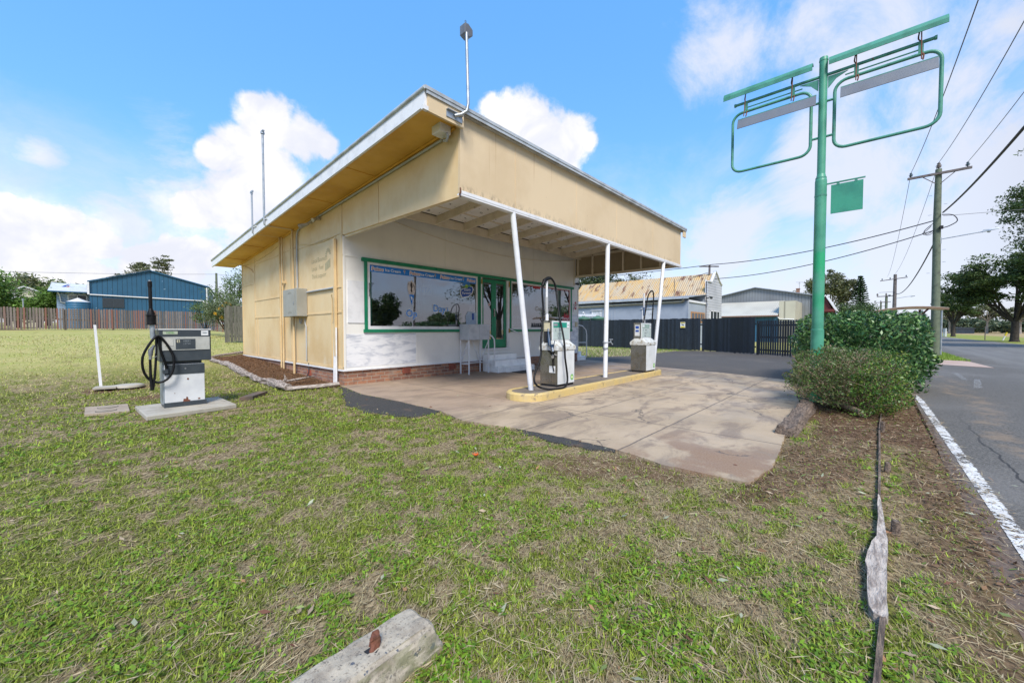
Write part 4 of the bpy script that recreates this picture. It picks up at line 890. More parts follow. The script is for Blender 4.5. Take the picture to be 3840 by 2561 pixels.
# pumps
def bp(parent,x,y,z,r):   # sunburst emblem on a front panel
    L=MB()
    for k in range(16):
        a=2*PI*k/16; d=.16
        L.prism([(x+r*.45*math.cos(a-d*.6),y,z+r*.45*1.15*math.sin(a-d*.6)),(x+r*math.cos(a-d),y,z+r*1.15*math.sin(a-d)),(x+r*1.08*math.cos(a),y,z+r*1.08*1.15*math.sin(a)),(x+r*math.cos(a+d),y,z+r*1.15*math.sin(a+d)),(x+r*.45*math.cos(a+d*.6),y,z+r*.45*1.15*math.sin(a+d*.6))],(0,.001,0))
    L.build('emblem',M['lime'],parent)
    MB().prism(disc((x,y-.0015,z),r*.62,n=16,sz=1.15),(0,.001,0)).build('emblem',M['palelime'],parent)
    MB().prism(disc((x,y-.003,z),r*.33,n=12,sz=1.15),(0,.001,0)).build('emblem',M['lettwhite'],parent)
def pump(x0,y0,label,w=.62,hose=True,band='teal'):
    zb=.132; T=thing('fuel_pump',(x0+w/2,y0+.22,zb),label,'fuel pump','fuel pumps on the island')
    x1=x0+w; yb=y0+.44
    MB().box(x0+.015,x1-.015,y0+.02,yb-.02,zb-.004,zb+.05).build('plinth',M['dark'],T)
    cab=MB().box(x0,x1,y0,yb,zb+.045,.885).build('cabinet',M['steel'],T,bevel=.006)
    MB().box(x0+.012,x1-.012,y0-.006,y0+.004,zb+.055,.875).build('front_panel',M['pumpwhite'],T)
    lv=MB()
    for k in range(4): lv.box(x0-.012,x0,y0+.14,y0+.29,.235+k*.048,.25+k*.048)
    lv.build('cabinet_louvre',M['steel'],cab)
    # collar
    c=MB(); c.hexa([(x0-.03,y0-.02,.875),(x1+.03,y0-.02,.875),(x1+.03,yb+.02,.875),(x0-.03,yb+.02,.875)],[(x0-.03,y0-.02,.955),(x1+.03,y0-.02,.955),(x1+.03,yb+.02,.955),(x0-.03,yb+.02,.955)])
    c.hexa([(x0-.03,y0-.02,.955),(x1+.03,y0-.02,.955),(x1+.03,yb+.02,.955),(x0-.03,yb+.02,.955)],[(x0+.0,y0+.14,1.075),(x1+.0,y0+.14,1.075),(x1+.0,yb-.12,1.075),(x0+.0,yb-.12,1.075)])
    c.build('collar',M['pumpcollar'],T,bevel=.01)
    hy0=y0+.155; hy1=y0+.36; hd=MB().box(x0-.004,x1+.05,hy0,hy1,.88,1.49).build('head',M['steel'],T,bevel=.006)
    MB().box(x0+.02,x1+.04,hy0-.012,hy0+.004,1.075,1.48).build('dial_frame',M['pumpwhite'],hd,bevel=.004)
    MB().box(x0+.05,x1+.012,hy0-.018,hy0-.012,1.10,1.45).build('dial_panel',M['pumpglass'],hd)
    MB().box(x0+.05,x1+.012,hy0-.021,hy0-.0185,1.345,1.452).build('dial_band',M[band],hd)
    dg=MB(); dg.box(x0+.06,x0+.19,hy0-.023,hy0-.0215,1.375,1.43); dg.build('dial_label',M['greyink'] if band=='teal' else M['paper'],hd)
    MB().box(x1-.09,x1-.0,hy0-.025,hy0-.0215,1.34,1.45).build('dial_sticker',M['paper'],hd)
    MB().box(x1-.075,x1-.015,hy0-.027,hy0-.0255,1.385,1.405).build('dial_sticker_print',M['greyink'],hd)
    text('dial_lettering','$',.075,M['greyink'],hd,(x0+.13,hy0-.02,1.29)); 
    text('dial_lettering','000.0',.05,M['greyink'],hd,(x0+.30,hy0-.02,1.29)); text('dial_lettering','00.00',.05,M['greyink'],hd,(x0+.25,hy0-.02,1.215))
    text('dial_lettering','LITRES',.026,M['greyink'],hd,(x0+.36,hy0-.02,1.225)); text('dial_lettering','000.0',.05,M['greyink'],hd,(x0+.25,hy0-.02,1.13)); text('dial_lettering','PRICE PER LITRE CENTS',.016,M['greyink'],hd,(x0+.26,hy0-.02,1.175))
    if hose:
        MB().box(x0-.010,x0-.004,hy0+.03,hy1-.03,1.27,1.44).build('side_sticker',M['sticker'],hd)
        text('side_sticker_lettering','NO SMOKING',.024,M['ink'],hd,(x0-.012,(hy0+hy1)/2,1.29),face='side')
    else:
        MB().box(x0-.010,x0-.004,hy0+.03,hy1-.04,1.13,1.43).build('side_sticker',M['pumpwhite'],hd)
        MB().box(x0-.013,x0-.010,hy0+.05,hy1-.06,1.33,1.40).box(x0-.013,x0-.010,hy0+.05,hy1-.06,1.24,1.29).build('side_sticker_print',M['navy'],hd)
    bp(T,x1-.10,y0-.0075,.30,.052)
    sc=MB(); 
    for xx in (x0+.04,x0+.15): sc.prism(disc((xx,y0-.0225,.915),.008,n=8),(0,.003,0))
    sc.build('collar_bolt',M['ink'],T)
    # mast and hose
    mx,my=(x0+.04,hy1-.02) if hose else (x0+.535,hy1-.03)
    MB().tube([(mx+.06,my,1.48),(mx+.06,my,1.62)],.034,12).tube([(mx+.06,my,1.62),(mx+.05,my,1.9)],.028,12).tube([(mx+.05,my,1.9),(mx+.05,my,2.34)],.024,12).build('hose_mast',M['postwhite'],T)
    return T,x0,y0,(mx,my)
T1,px,py,(mx,my)=pump(2.40,-4.31,'steel fuel pump with black hose hanging to the kerb beside the leaning near post')
MB().tube([(mx+.05,my,1.64),(mx+.045,my,1.98)],.032,12).build('mast_sleeve',M['greypvc'],T1)
MB().tube([(2.33,-3.985,2.20),(2.39,-3.985,2.315),(2.50,-3.985,2.36),(2.60,-3.985,2.385)],[.03,.04,.035,.03],8).build('hose_saddle',M['black'],T1)
hs=[(2.06,-4.16,.908),(2.09,-4.13,1.016),(2.17,-4.09,1.271),(2.29,-4.02,1.478),(2.33,-4.0,1.761),(2.325,-3.98,2.044),(2.336,-3.98,2.195),(2.375,-3.98,2.302),(2.475,-3.98,2.374),(2.601,-3.98,2.39),(2.718,-3.99,2.303),(2.768,-4.0,2.171),(2.743,-4.05,1.971),(2.665,-4.17,1.578),(2.56,-4.32,1.271),(2.52,-4.40,1.012),(2.50,-4.43,.736),(2.53,-4.45,.492),(2.53,-4.47,.267),(2.40,-4.50,.165),(2.22,-4.52,.155),(2.05,-4.48,.155),(1.95,-4.40,.16),(1.86,-4.30,.19),(1.75,-4.28,.26),(1.735,-4.25,.344),(1.791,-4.22,.443),(1.886,-4.2,.558),(1.997,-4.18,.694),(2.05,-4.17,.836),(2.06,-4.16,.908)]
def smooth(pts,k=3):
    P_=[Vector(p) for p in pts]; out=[]
    for i in range(len(P_)-1):
        p0=P_[max(i-1,0)];p1=P_[i];p2=P_[i+1];p3=P_[min(i+2,len(P_)-1)]
        for j in range(k):
            t=j/k; out.append(.5*((2*p1)+(p2-p0)*t+(2*p0-5*p1+4*p2-p3)*t*t+(3*p1-p0-3*p2+p3)*t*t*t))
    return out+[P_[-1]]
MB().tube(smooth(hs),.020,8).build('hose',M['black'],T1)
MB().tube([(px-.10,py+.12,.98),(px-.08,py+.15,1.12),(px-.04,py+.20,1.26)],[.036,.03,.016],8).tube([(px-.06,py+.08,.88),(px-.06,py+.10,1.0)],[.02,.04],8).bar((px-.065,py+.02,1.08),(px-.07,py+.05,.92),.014,.012).build('nozzle',M['nozzleblue'],T1)
MB().box(px-.012,px-.004,py+.19,py+.33,.95,1.27).build('nozzle_holster',M['dark'],T1)
MB().tube([(px-.07,py+.07,.94),(px-.08,py+.05,.86)],.024,8).tube([(px-.02,py+.1,.78),(px-.13,py+.02,.75)],.028,8).tube([(px-.03,py+.2,1.26),(px-.03,py+.21,1.32)],.02,8).build('nozzle_coupling',M['chrome'],T1)
MB().tube(smooth([(px-.02,py+.22,.88),(px-.03,py+.13,.8),(px-.03,py+.05,.74)]),.013,6).tube(smooth([(px-.02,py+.09,.87),(px-.02,py+.10,.6),(px-.015,py+.07,.45)]),.012,6).build('hose_tail',M['black'],T1)
MB().box(px-.006,px-.0,py+.05,py+.20,.42,.56).build('cabinet_sticker',M['paper'],T1)
T2,qx,qy,(mx2,my2)=pump(6.22,-4.50,'steel fuel pump at the far end of the island, hose looped over its top mast',hose=False,band='paleteal')
MB().tube([(mx2+.055,my2,1.70),(mx2+.05,my2,1.94)],.031,12).build('mast_sleeve',plain('blue_mast_sleeve',(.14,.20,.33)),T2)
MB().tube(smooth([(-4.05+(a+4.05)*.9727,-4.33,1.3+(c-1.3)*.9727) for a,c in ((6.737,1.50),(6.80,1.71),(6.886,1.947),(6.974,2.206),(7.065,2.339),(7.206,2.428),(7.318,2.437),(7.389,2.371),(7.403,2.231),(7.365,1.967),(7.337,1.725),(7.304,1.49))]),.019,8).build('hose',M['black'],T2)
# diesel pump on the lawn
DP=thing('diesel_pump',(-2.93,-.5,.05),'old white and charcoal diesel pump on the lawn with hose coiled at its left','fuel pump')
x0,x1,ya_,yb_2=-3.19,-2.68,-.66,-.31
MB().box(x0-.012,x1+.02,ya_-.012,yb_2,.045,.12).build('plinth',M['diesel_dark'],DP)
MB().box(x0,x1,ya_,yb_2,.12,.74).build('cabinet',M['diesel_white'],DP,bevel=.006)
MB().box(x0+.005,x1+.003,ya_-.006,ya_,.575,.735).box(x0+.03,x1-.03,ya_+.05,yb_2-.05,.73,.80).build('cabinet_band',M['diesel_dark'],DP)
HD=MB().box(-3.245,-2.59,-.70,-.28,.79,1.30).build('head',M['diesel_dark'],DP,bevel=.008)
MB().box(-3.25,-2.585,-.705,-.275,1.298,1.312).build('head_lid',M['trimwhite'],HD)
MB().box(-3.215,-2.61,-.712,-.70,.97,1.185).build('dial_face',wm('aged_dial_face',(.46,.46,.43),(.36,.36,.33),6,rough=.4,bmp=0,dirt=(.25,.24,.2),dscale=7,dlo=.62,dhi=.85),HD)
MB().box(-3.05,-2.80,-.716,-.711,.985,1.15).build('dial_window',M['diesel_dark'],HD)
for s_t,x,z,sz in (('$',-3.015,1.115,.05),('18881',-2.91,1.115,.042),('13732',-2.91,1.07,.038)): text('dial_lettering',s_t,sz,M['greyink'],HD,(x,-.719,z))
MB().box(-3.035,-2.998,-.7175,-.716,1.093,1.138).build('dial_label',M['sticker'],HD); text('dial_lettering','$',.045,M['ink'],HD,(-3.016,-.7195,1.115))
MB().box(-3.20,-3.02,-.706,-.70,1.225,1.275).build('fuel_label',wm('pale_green_label',(.42,.46,.36),(.3,.34,.26),9,rough=.5,bmp=0),HD); text('label_lettering','DIESEL',.036,M['grass_logo'],HD,(-3.11,-.708,1.25))
MB().box(-2.72,-2.625,-.706,-.70,1.205,1.285).build('head_sticker',M['paper'],HD); MB().prism(disc((-2.672,-.708,1.25),.034,n=14,sz=.3),(0,.001,0)).build('head_sticker_print',M['greyink'],HD)
MB().box(-3.18,-3.08,-.717,-.711,1.04,1.15).build('torn_sticker',wm('torn_sticker_paper',(.52,.51,.47),(.40,.39,.36),14,bmp=.1),HD)
MB().prism(disc((-2.93,-.668,.665),.012,n=10),(0,.003,0)).build('lock',M['chrome'],DP)
rs=MB(); rs.prism([(-2.97,-.6625,.12),(-2.96,-.6625,.17),(-2.93,-.6625,.165),(-2.925,-.6625,.20),(-2.905,-.6625,.19),(-2.90,-.6625,.15),(-2.875,-.6625,.14),(-2.88,-.6625,.12)],(0,.001,0)); rs.prism(disc((-2.90,-.6625,.49),.013,n=7,sz=1.4),(0,.001,0)); rs.prism(disc((-3.07,-.6625,.27),.007,n=6),(0,.001,0)); rs.prism(disc((-2.76,-.6625,.15),.018,n=7,sz=.7),(0,.001,0))
rs.build('rust_spot',M['rust'],DP)
MB().box(x0-.025,x0,ya_+.03,yb_2-.02,.10,.95).build('side_bracket',M['galv'],DP)
hx_=-3.33; hy_=-.62
MB().tube([(hx_+.02,hy_,1.16),(hx_+.015,hy_,1.40)],.035,10).build('hose_pipe',M['galv'],DP)
MB().box(hx_-.06,hx_+.075,hy_-.06,hy_+.06,1.375,1.385).box(hx_-.06,hx_+.075,hy_-.06,hy_+.06,1.52,1.53).tube([(hx_+.008,hy_,1.385),(hx_+.008,hy_,1.52)],.058,12).tube([(hx_+.008,hy_,1.53),(hx_+.005,hy_,1.56),(hx_+.003,hy_,1.63)],[.05,.048,.024],12).tube([(hx_+.003,hy_,1.62),(hx_,hy_,2.03)],.024,10).tube([(hx_,hy_,1.97),(hx_,hy_,2.055)],.029,10).build('hose_mast',M['black'],DP)
MB().tube([(hx_,hy_,2.05),(hx_,hy_,2.075)],.015,8).build('mast_cap',M['chrome'],DP)
cx,cy,cz=-3.235,-.74,.845
loop=[]
for k in range(0,27):
    a=R(90+k*360/26); xx=cx+.205*math.cos(a)*(.80+.20*(1-math.sin(a))/2*1.0)*(1 if math.sin(a)<.2 else (1-(math.sin(a)-.2)*.45)); loop.append((xx-.03,cy-.012*math.sin(a)+.02*math.sin(a*2),cz+.365*math.sin(a)-.01))
MB().tube(loop,.0175,8,cap=False).build('hose',M['black'],DP)
MB().tube(smooth([(-3.26,-.73,1.21),(-3.24,-.72,1.0),(-3.19,-.71,.8),(-3.16,-.70,.68)]),.016,8).tube(smooth([(-3.28,-.72,1.20),(-3.29,-.73,.9),(-3.31,-.74,.60),(-3.335,-.74,.38)]),.016,8).tube([(-3.36,-.745,.85),(-3.36,-.745,.62),(-3.345,-.745,.36)],[.016,.018,.024],8).build('hose',M['black'],DP)
MB().tube([(-3.31,-.745,1.06),(-3.35,-.745,.98),(-3.355,-.745,.90)],[.012,.032,.026],8).bar((-3.30,-.745,.93),(-3.295,-.745,1.04),.012,.01).build('nozzle',M['panelgrey'],DP)
MB().tube([(-3.355,-.745,.90),(-3.358,-.745,.84)],.021,8).bar((-3.33,-.745,.86),(-3.28,-.745,.89),.01,.01).build('nozzle_collar',M['chrome'],DP)
MB().box(-3.21,-3.15,-.71,-.66,.60,.66).build('hose_elbow',M['diesel_dark'],DP)
PD=tag(MB().prism([(-3.46,-1.27,-.02),(-2.335,-1.12,-.02),(-2.365,.05,-.02),(-3.505,-.09,-.02)],(0,0,.068)).build('concrete_pad',M['padconc'],root=(-2.9,-.6,0),bevel=.01),'raised concrete pad on the lawn carrying the old diesel pump','concrete pad')
# pit covers
def cover(pts,z,label,discs):
    c=Vector((sum(p[0] for p in pts)/4,sum(p[1] for p in pts)/4,z)); T=thing('pit_cover',c,label,'pit cover')
    MB().prism([(x,y,z-.05) for x,y in pts],(0,0,.062)).build('cover_slab',wm('pinkish_cover_concrete',(.36,.29,.22),(.29,.23,.175),4,rough=.9,bmp=.4),T)
    for x,y in discs:
        MB().prism([(x+.115*math.cos(2*PI*k/24),y+.115*math.sin(2*PI*k/24),z+.01) for k in range(24)],(0,0,.008)).build('cover_lid',wm('lid_concrete',(.30,.25,.19),(.24,.2,.15),5,rough=.9,bmp=.3),T)
        b=MB()
        for k in range(24):
            a0,a1=2*PI*k/24,2*PI*(k+1)/24; b.bar((x+.12*math.cos(a0),y+.12*math.sin(a0),z+.0135),(x+.12*math.cos(a1),y+.12*math.sin(a1),z+.0135),.008,.004)
        b.build('lid_rim',M['dark'],T)
cover([(-4.066,-.15),(-3.578,-.29),(-3.557,.57),(-4.055,.66)],.0,'square concrete pit cover with two round lids in the grass left of the diesel pump',[(-3.83,0.0),(-3.80,.36)])
T=thing('pit_cover',(-3.45,2.75,.12),'low round concrete pit cover in bare soil beside the leaning white marker post','pit cover')
MB().lathe((-3.42,2.72,.08),[(.25,0),(.25,.045),(.2,.055)],22).build('cover_slab',M['padconc'],T)
MB().prism([(-3.95,2.55,.09),(-3.62,2.5,.09),(-3.6,2.85,.09),(-3.9,2.9,.09)],(0,0,.035)).build('cover_slab',M['padconc'],T)
tag(MB().hexa([(-3.845,2.88,.05),(-3.80,2.88,.05),(-3.80,2.94,.05),(-3.845,2.94,.05)],[(-3.905,2.88,1.40),(-3.865,2.88,1.40),(-3.865,2.94,1.40),(-3.905,2.94,1.40)]).build('marker_post',M['trimwhite'],root=(-3.85,2.9,.1)),'thin white painted timber marker post leaning on the back lawn','post')
tag(MB().prism([(-2.14,-.42,-.02),(-1.93,-.43,-.02),(-1.55,.05,-.02),(-1.78,.08,-.02)],(0,0,.075)).build('concrete_block',wm('brown_block',(.16,.11,.085),(.09,.075,.06),5,rough=.9,bmp=.4),root=(-1.85,-.2,0)),'flat brown concrete block lying in the grass in front of the garden bed log','block')
# white metal locker on legs
LK=thing('metal_locker',(3.83,-.24,0),'silver white two door metal cabinet on tall legs below the left window','cabinet')
lx0,lx1,ly0,ly1=3.42,4.24,-.46,-.05
LKP=wm('brushed_on_silver_paint',(.50,.53,.57),(.40,.43,.48),5,rough=.45,bmp=.1)
MB().box(lx0,lx1,ly0,ly1,1.0,1.46).build('cabinet',LKP,LK,bevel=.006)
for a,b_ in ((lx0+.006,lx0+.41),(lx0+.418,lx1-.006)): MB().box(a,b_,ly0-.012,ly0-.001,1.008,1.452).build('door',LKP,LK)
for x in (lx0+.02,lx1-.02):
    for y in (ly0+.02,ly1-.02): MB().box(x-.016,x+.016,y-.016,y+.016,-.0,1.0).build('leg',M['postwhite'],LK)
br=MB().bar((lx0+.02,ly0+.02,.30),(lx0+.02,ly1-.02,.30),.02,.025).bar((lx0+.02,ly1-.02,.3),(lx1-.02,ly1-.02,.3),.02,.025).bar((lx1-.02,ly0+.02,.30),(lx1-.02,ly1-.02,.30),.02,.025)
br.bar((lx0+.02,ly1-.02,.3),(lx0+.3,ly1-.02,.98),.02,.02).bar((lx0+.02,ly0+.02,.98),(lx0+.02,ly1-.02,.3),.02,.02).bar((lx1-.02,ly0+.02,.98),(lx1-.02,ly1-.02,.3),.02,.02).bar((lx1-.35,ly1-.02,.98),(lx1-.02,ly1-.02,.3),.02,.02)
br.build('brace',M['postwhite'],LK)
tag(MB().prism([(4.77,-.90,.001),(4.72,-1.39,.001),(5.43,-1.27,.001),(5.55,-.86,.001)],(0,0,.012)).build('door_mat',M['mat'],root=(5.1,-1.1,0)),'black rubber mat on the concrete in front of the white steps','mat')
# ============================================================ SIGN POLE
SP=thing('sign_pole',(5.0,-8.256,0),'tall green pylon with two empty rounded sign frames hanging each side','sign')
sx,sy=5.0,-8.256
MB().tube([(sx,sy,-.05),(sx,sy,1.30)],.098,20,cap=False).tube([(sx,sy,1.295),(sx,sy,1.31)],[.099,.088],20,cap=False).tube([(sx,sy,1.3),(sx,sy,3.98)],.088,20,cap=False).tube([(sx,sy,3.98),(sx,sy,4.1)],[.088,.062],20,cap=False).tube([(sx,sy,4.1),(sx,sy,6.13)],.062,18).tube([(sx,sy,6.1),(sx,sy,6.16)],[.068,.062],18).build('pole',M['polegreen'],SP)
for sgn in (1,-1):
    ya1,yb1=(sy+.15,sy+1.60) if sgn>0 else (sy-.08,sy-1.50)
    # curved reflector hood
    hood=MB(); prof=[(-.115,-.100),(-.118,-.04),(-.09,.02),(-.04,.055),(.03,.068),(.08,.055)]
    vs=[]; 
    for yy in (ya1,yb1):
        for a,z in prof: vs.append((sx+a,yy,6.06+z))
    n_=len(prof); fs=[(k,k+1,n_+k+1,n_+k) for k in range(n_-1)]
    vs2=[(v[0]+.006,v[1],v[2]-.006) for v in vs]; hood.add(vs,fs); hood.add(vs2,[f[::-1] for f in fs])
    hood.add([vs[k] for k in range(n_)]+[vs2[k] for k in range(n_)],[(k,k+1,n_+k+1,n_+k) for k in range(n_-1)])
    hood.bar((sx-.115,ya1,5.958),(sx-.115,yb1,5.958),.014,.014)
    hood.build('light_hood',M['framegreen'],SP)
    e0=sy+sgn*.0; e1=sy+sgn*(1.40 if sgn>0 else 1.37)
    MB().tube([(sx,sy+sgn*.06,5.84),(sx,e1,5.84)],.026,10).tube([(sx,e1-sgn*.01,5.84),(sx,e1+sgn*.02,5.84)],.034,10).build('cross_arm',M['framegreen'],SP)
    MB().prism([(sx-.01,sy+sgn*.065,5.80),(sx-.01,sy+sgn*.34,5.80),(sx-.01,sy+sgn*.18,5.73),(sx-.01,sy+sgn*.07,5.60)],(.02,0,0)).build('gusset',M['framegreen'],SP)
    MB().tube([(sx,sy+sgn*.30,5.735),(sx,sy+sgn*1.22,5.735)],.012,8).build('hanger_rail',M['framegreen'],SP)
    yi=sy+sgn*.165; yo=sy+sgn*1.445; zt_,zb_=5.66,4.50; rr=.17; pts=[]
    def corner(cy_,cz_,a0):
        for k in range(7):
            a=R(a0+k*15); pts.append((sx,cy_+math.cos(a)*rr,cz_+math.sin(a)*rr))
    A=(min(yi,yo),max(yi,yo))
    corner(A[1]-rr,zt_-rr,0); corner(A[0]+rr,zt_-rr,90); corner(A[0]+rr,zb_+rr,180); corner(A[1]-rr,zb_+rr,270)
    MB().tube(pts+[pts[0]],.026,10,cap=False).build('sign_frame',M['framegreen'],SP)
    MB().tube([(sx,sy,5.38),(sx,yi,5.38)],.022,8).tube([(sx,sy,4.76),(sx,yi,4.76)],.022,8).build('frame_strut',M['framegreen'],SP)
    for f_ in (.22,.82):
        yy=yi+(yo-yi)*f_
        MB().box(sx-.02,sx+.02,yy-.03,yy+.03,5.68,5.82).build('hanger_plate',M['framegreen'],SP)
        MB().tube([(sx-.05,yy,5.99),(sx-.10,yy,5.74),(sx-.16,yy,5.56),(sx-.18,yy,5.50)],.008,6).tube(smooth([(sx+.05,yy+.02,6.03),(sx+.03,yy+.03,5.93),(sx-.02,yy+.01,5.86)]),.010,6).tube(smooth([(sx-.02,yy-.02,5.66),(sx-.07,yy-.03,5.60),(sx-.10,yy-.02,5.52)]),.010,6).build('lamp_arm',M['rust'],SP)
    # lower reflector panel seen from below
    y0_,y1_=(sy+.08,sy+1.32) if sgn>0 else (sy-.25,sy-1.40)
    MB().hexa([(sx-.22,y0_,5.265),(sx-.22,y1_,5.265),(sx-.15,y1_,5.46),(sx-.15,y0_,5.46)],[(sx-.228,y0_,5.269),(sx-.228,y1_,5.269),(sx-.158,y1_,5.464),(sx-.158,y0_,5.464)]).build('reflector_panel',M['panelgrey'],SP)
    MB().bar((sx-.15,y0_,5.468),(sx-.15,y1_,5.468),.02,.014).build('reflector_edge',M['framegreen'],SP)
MB().tube([(sx,sy,3.98),(sx,sy,4.04)],.082,18).tube([(sx,sy,3.70),(sx,sy,3.73)],.092,18).bar((sx,sy-.08,3.905),(sx,sy-.60,3.905),.03,.02).build('small_sign_arm',M['framegreen'],SP)
HS=MB().box(sx-.006,sx+.006,sy-.575,sy-.145,3.365,3.87).build('hanging_sign_plate',M['signgreen'],SP)
MB().box(sx-.01,sx+.01,sy-.50,sy-.46,3.86,3.90).box(sx-.01,sx+.01,sy-.26,sy-.22,3.86,3.90).build('sign_clip',M['framegreen'],SP)
# ============================================================ TIMBER, ROCKS
from mathutils import noise as mnoise
def rockmesh(name,pts8,mat,cuts,amp,fr,root,parent=None,smooth=False,bev=.0,jag=0.):
    bm=bmesh.new(); vs=[bm.verts.new(p) for p in pts8]
    for f in ((0,3,2,1),(4,5,6,7),(0,1,5,4),(1,2,6,5),(2,3,7,6),(3,0,4,7)): bm.faces.new([vs[i] for i in f])
    bmesh.ops.recalc_face_normals(bm,faces=bm.faces)
    if bev: bmesh.ops.bevel(bm,geom=list(bm.edges),offset=bev,segments=3,affect='EDGES',profile=.6)
    bmesh.ops.subdivide_edges(bm,edges=[e for e in bm.edges if e.calc_length()>.02],cuts=cuts,use_grid_fill=True)
    bmesh.ops.triangulate(bm,faces=[f for f in bm.faces if len(f.verts)>4]); bm.normal_update()
    for v in bm.verts:
        n=mnoise.fractal(v.co*fr,1.,2.,4)
        v.co+=v.normal*n*amp
        if jag: v.co+=v.normal*max(0,mnoise.noise(v.co*fr*3)-.2)*-jag
    me=bpy.data.meshes.new(name)
    org=Vector(parent['_org']) if parent is not None else Vector(root)
    for v in bm.verts: v.co-=org
    bm.to_mesh(me); bm.free(); me.materials.append(mat)
    if smooth: me.polygons.foreach_set('use_smooth',[True]*len(me.polygons))
    o=bpy.data.objects.new(name,me); COL.objects.link(o); o['_org']=tuple(org)
    if parent is not None: o.parent=parent
    else: o.location=org
    return o
def _stopc():
    m,t,b,o=newmat('aggregate_concrete'); p=t.pos()
    c=t.mix(t.mapr(t.noise(p,9,5,.7),.4,.65),(.46,.40,.31),(.31,.26,.20))
    c=t.mix(t.mapr(t.noise(p,70,4,.75),.52,.66),c,(.17,.145,.115)); c=t.mix(t.mapr(t.noise(p,34,2,.5),.68,.72),c,(.10,.11,.13))
    sx_=t.sep(t.new('ShaderNodeNewGeometry').outputs['Normal'])[2]
    c=t.mix(t.m('MULTIPLY',t.mapr(t.noise(p,14,4),.42,.58),t.mapr(sx_,.6,.1,0,.6)),c,(.19,.20,.09))
    t.put(b.inputs['Base Color'],c); b.inputs['Roughness'].default_value=.9; bump(t,b,t.noise(p,110,5,.75),.8,.006); return m
WS=thing('wheel_stop',(-3.45,-7.6,0),'worn concrete wheel stop lying in the foreground grass, rusty stone wedged in its hole','wheel stop')
rockmesh('block',[(-3.80,-7.715,-.03),(-3.06,-7.70,-.03),(-3.07,-7.48,-.03),(-3.80,-7.49,-.03),(-3.80,-7.695,.105),(-3.105,-7.675,.108),(-3.12,-7.505,.108),(-3.80,-7.515,.105)],_stopc(),16,.007,12,(0,0,0),WS,bev=.034,jag=.012)
MB().prism([(-3.372,-7.625,.104),(-3.345,-7.64,.104),(-3.325,-7.625,.104),(-3.335,-7.60,.104),(-3.375,-7.60,.104)],(0,0,.006)).build('socket_hole',M['dark'],WS)
rockmesh('brick_fragment',[(-3.365,-7.625,.095),(-3.325,-7.632,.095),(-3.305,-7.595,.095),(-3.345,-7.58,.095),(-3.358,-7.615,.145),(-3.322,-7.618,.150),(-3.31,-7.592,.150),(-3.335,-7.588,.168)],M['rust'],4,.010,40,(-3.34,-7.6,.1),bev=.008); 
tag(bpy.data.objects['brick_fragment'],'reddish brown stone wedged in the hole of the concrete wheel stop','stone')
def log(name,pts,rs,mat,label,seed=0,sq=.8,cat='log',segs=10,amp=.02,splinter=None):
    rng=random.Random(seed); P_=smooth(pts,6); n=len(P_); b=MB(); R_=[]
    for i in range(n):
        f=i/(n-1)*(len(rs)-1); k=min(int(f),len(rs)-2); R_.append((rs[k]*(1-f+k)+rs[k+1]*(f-k)))
    rings=[]
    for i,p in enumerate(P_):
        d=(P_[min(i+1,n-1)]-P_[max(i-1,0)]).normalized(); u=d.cross(Vector((0,0,1))).normalized(); v=u.cross(d); ring=[]
        for k in range(segs):
            a=2*PI*k/segs; r_=R_[i]*(1+.5*(mnoise.noise(Vector((p.x*3+k*1.7,p.y*3,seed+k)))))
            ring.append(p+u*math.cos(a)*r_+v*math.sin(a)*r_*sq)
        rings.append(ring)
    vs=[q for r_ in rings for q in r_]; fs=[(i*segs+k,i*segs+(k+1)%segs,(i+1)*segs+(k+1)%segs,(i+1)*segs+k) for i in range(n-1) for k in range(segs)]
    b.add(vs,fs); b.add(rings[0],[tuple(range(segs))]); b.add(rings[-1],[tuple(range(segs))[::-1]])
    if splinter: b.tube(splinter,[.05,.035,.008],6,smooth=False)
    o=b.build(name,mat,root=tuple(P_[n//2])); return tag(o,label,cat)
log('garden_log',[(-1.26,7.3,.37),(-1.25,6.2,.31),(-1.16,5.0,.26),(-1.20,3.6,.17),(-1.15,2.7,.11),(-1.20,2.0,.08),(-1.12,1.3,.08),(-1.15,.7,.08),(-1.10,.22,.07)],[.06,.08,.09,.10,.07,.09,.10,.115,.09],M['logy'],'long weathered grey log edging the garden bed, split end nearest the lawn',3,splinter=[(-1.08,.75,.08),(-1.0,.70,.2),(-1.03,.72,.30)])
log('garden_log',[(-1.14,.2,.05),(-.85,.13,.04),(-.5,.08,.05),(-.1,.05,.06)],[.055,.05,.045,.05],M['logx'],'short thin log closing the garden bed beside the brick corner',5)
log('garden_log',[(-1.25,7.6,.36),(-.9,7.95,.38),(-.3,8.5,.42),(.15,8.72,.45)],[.03,.05,.055,.06],M['logy'],'slim brown log edging the far end of the garden bed',6)
log('driftwood',[(-.85,1.15,.09),(-.6,1.05,.13),(-.35,1.15,.14),(-.15,1.3,.13)],[.03,.035,.025,.012],M['logy'],'twisted root lying on the garden bed mulch',8,cat='wood')
rockmesh('timber_beam',[(1.75,-8.33,-.02),(4.1,-8.36,-.02),(4.15,-8.10,-.02),(1.80,-8.10,-.02),(1.78,-8.30,.085),(4.1,-8.30,.13),(4.12,-8.15,.14),(1.82,-8.13,.10)],M['logdark'],12,.028,6,(3,-8.2,0),bev=.02,jag=.02)
tag(bpy.data.objects['timber_beam'],'rotten dark timber sleeper lying along the slab edge at the foot of the green pole','timber')
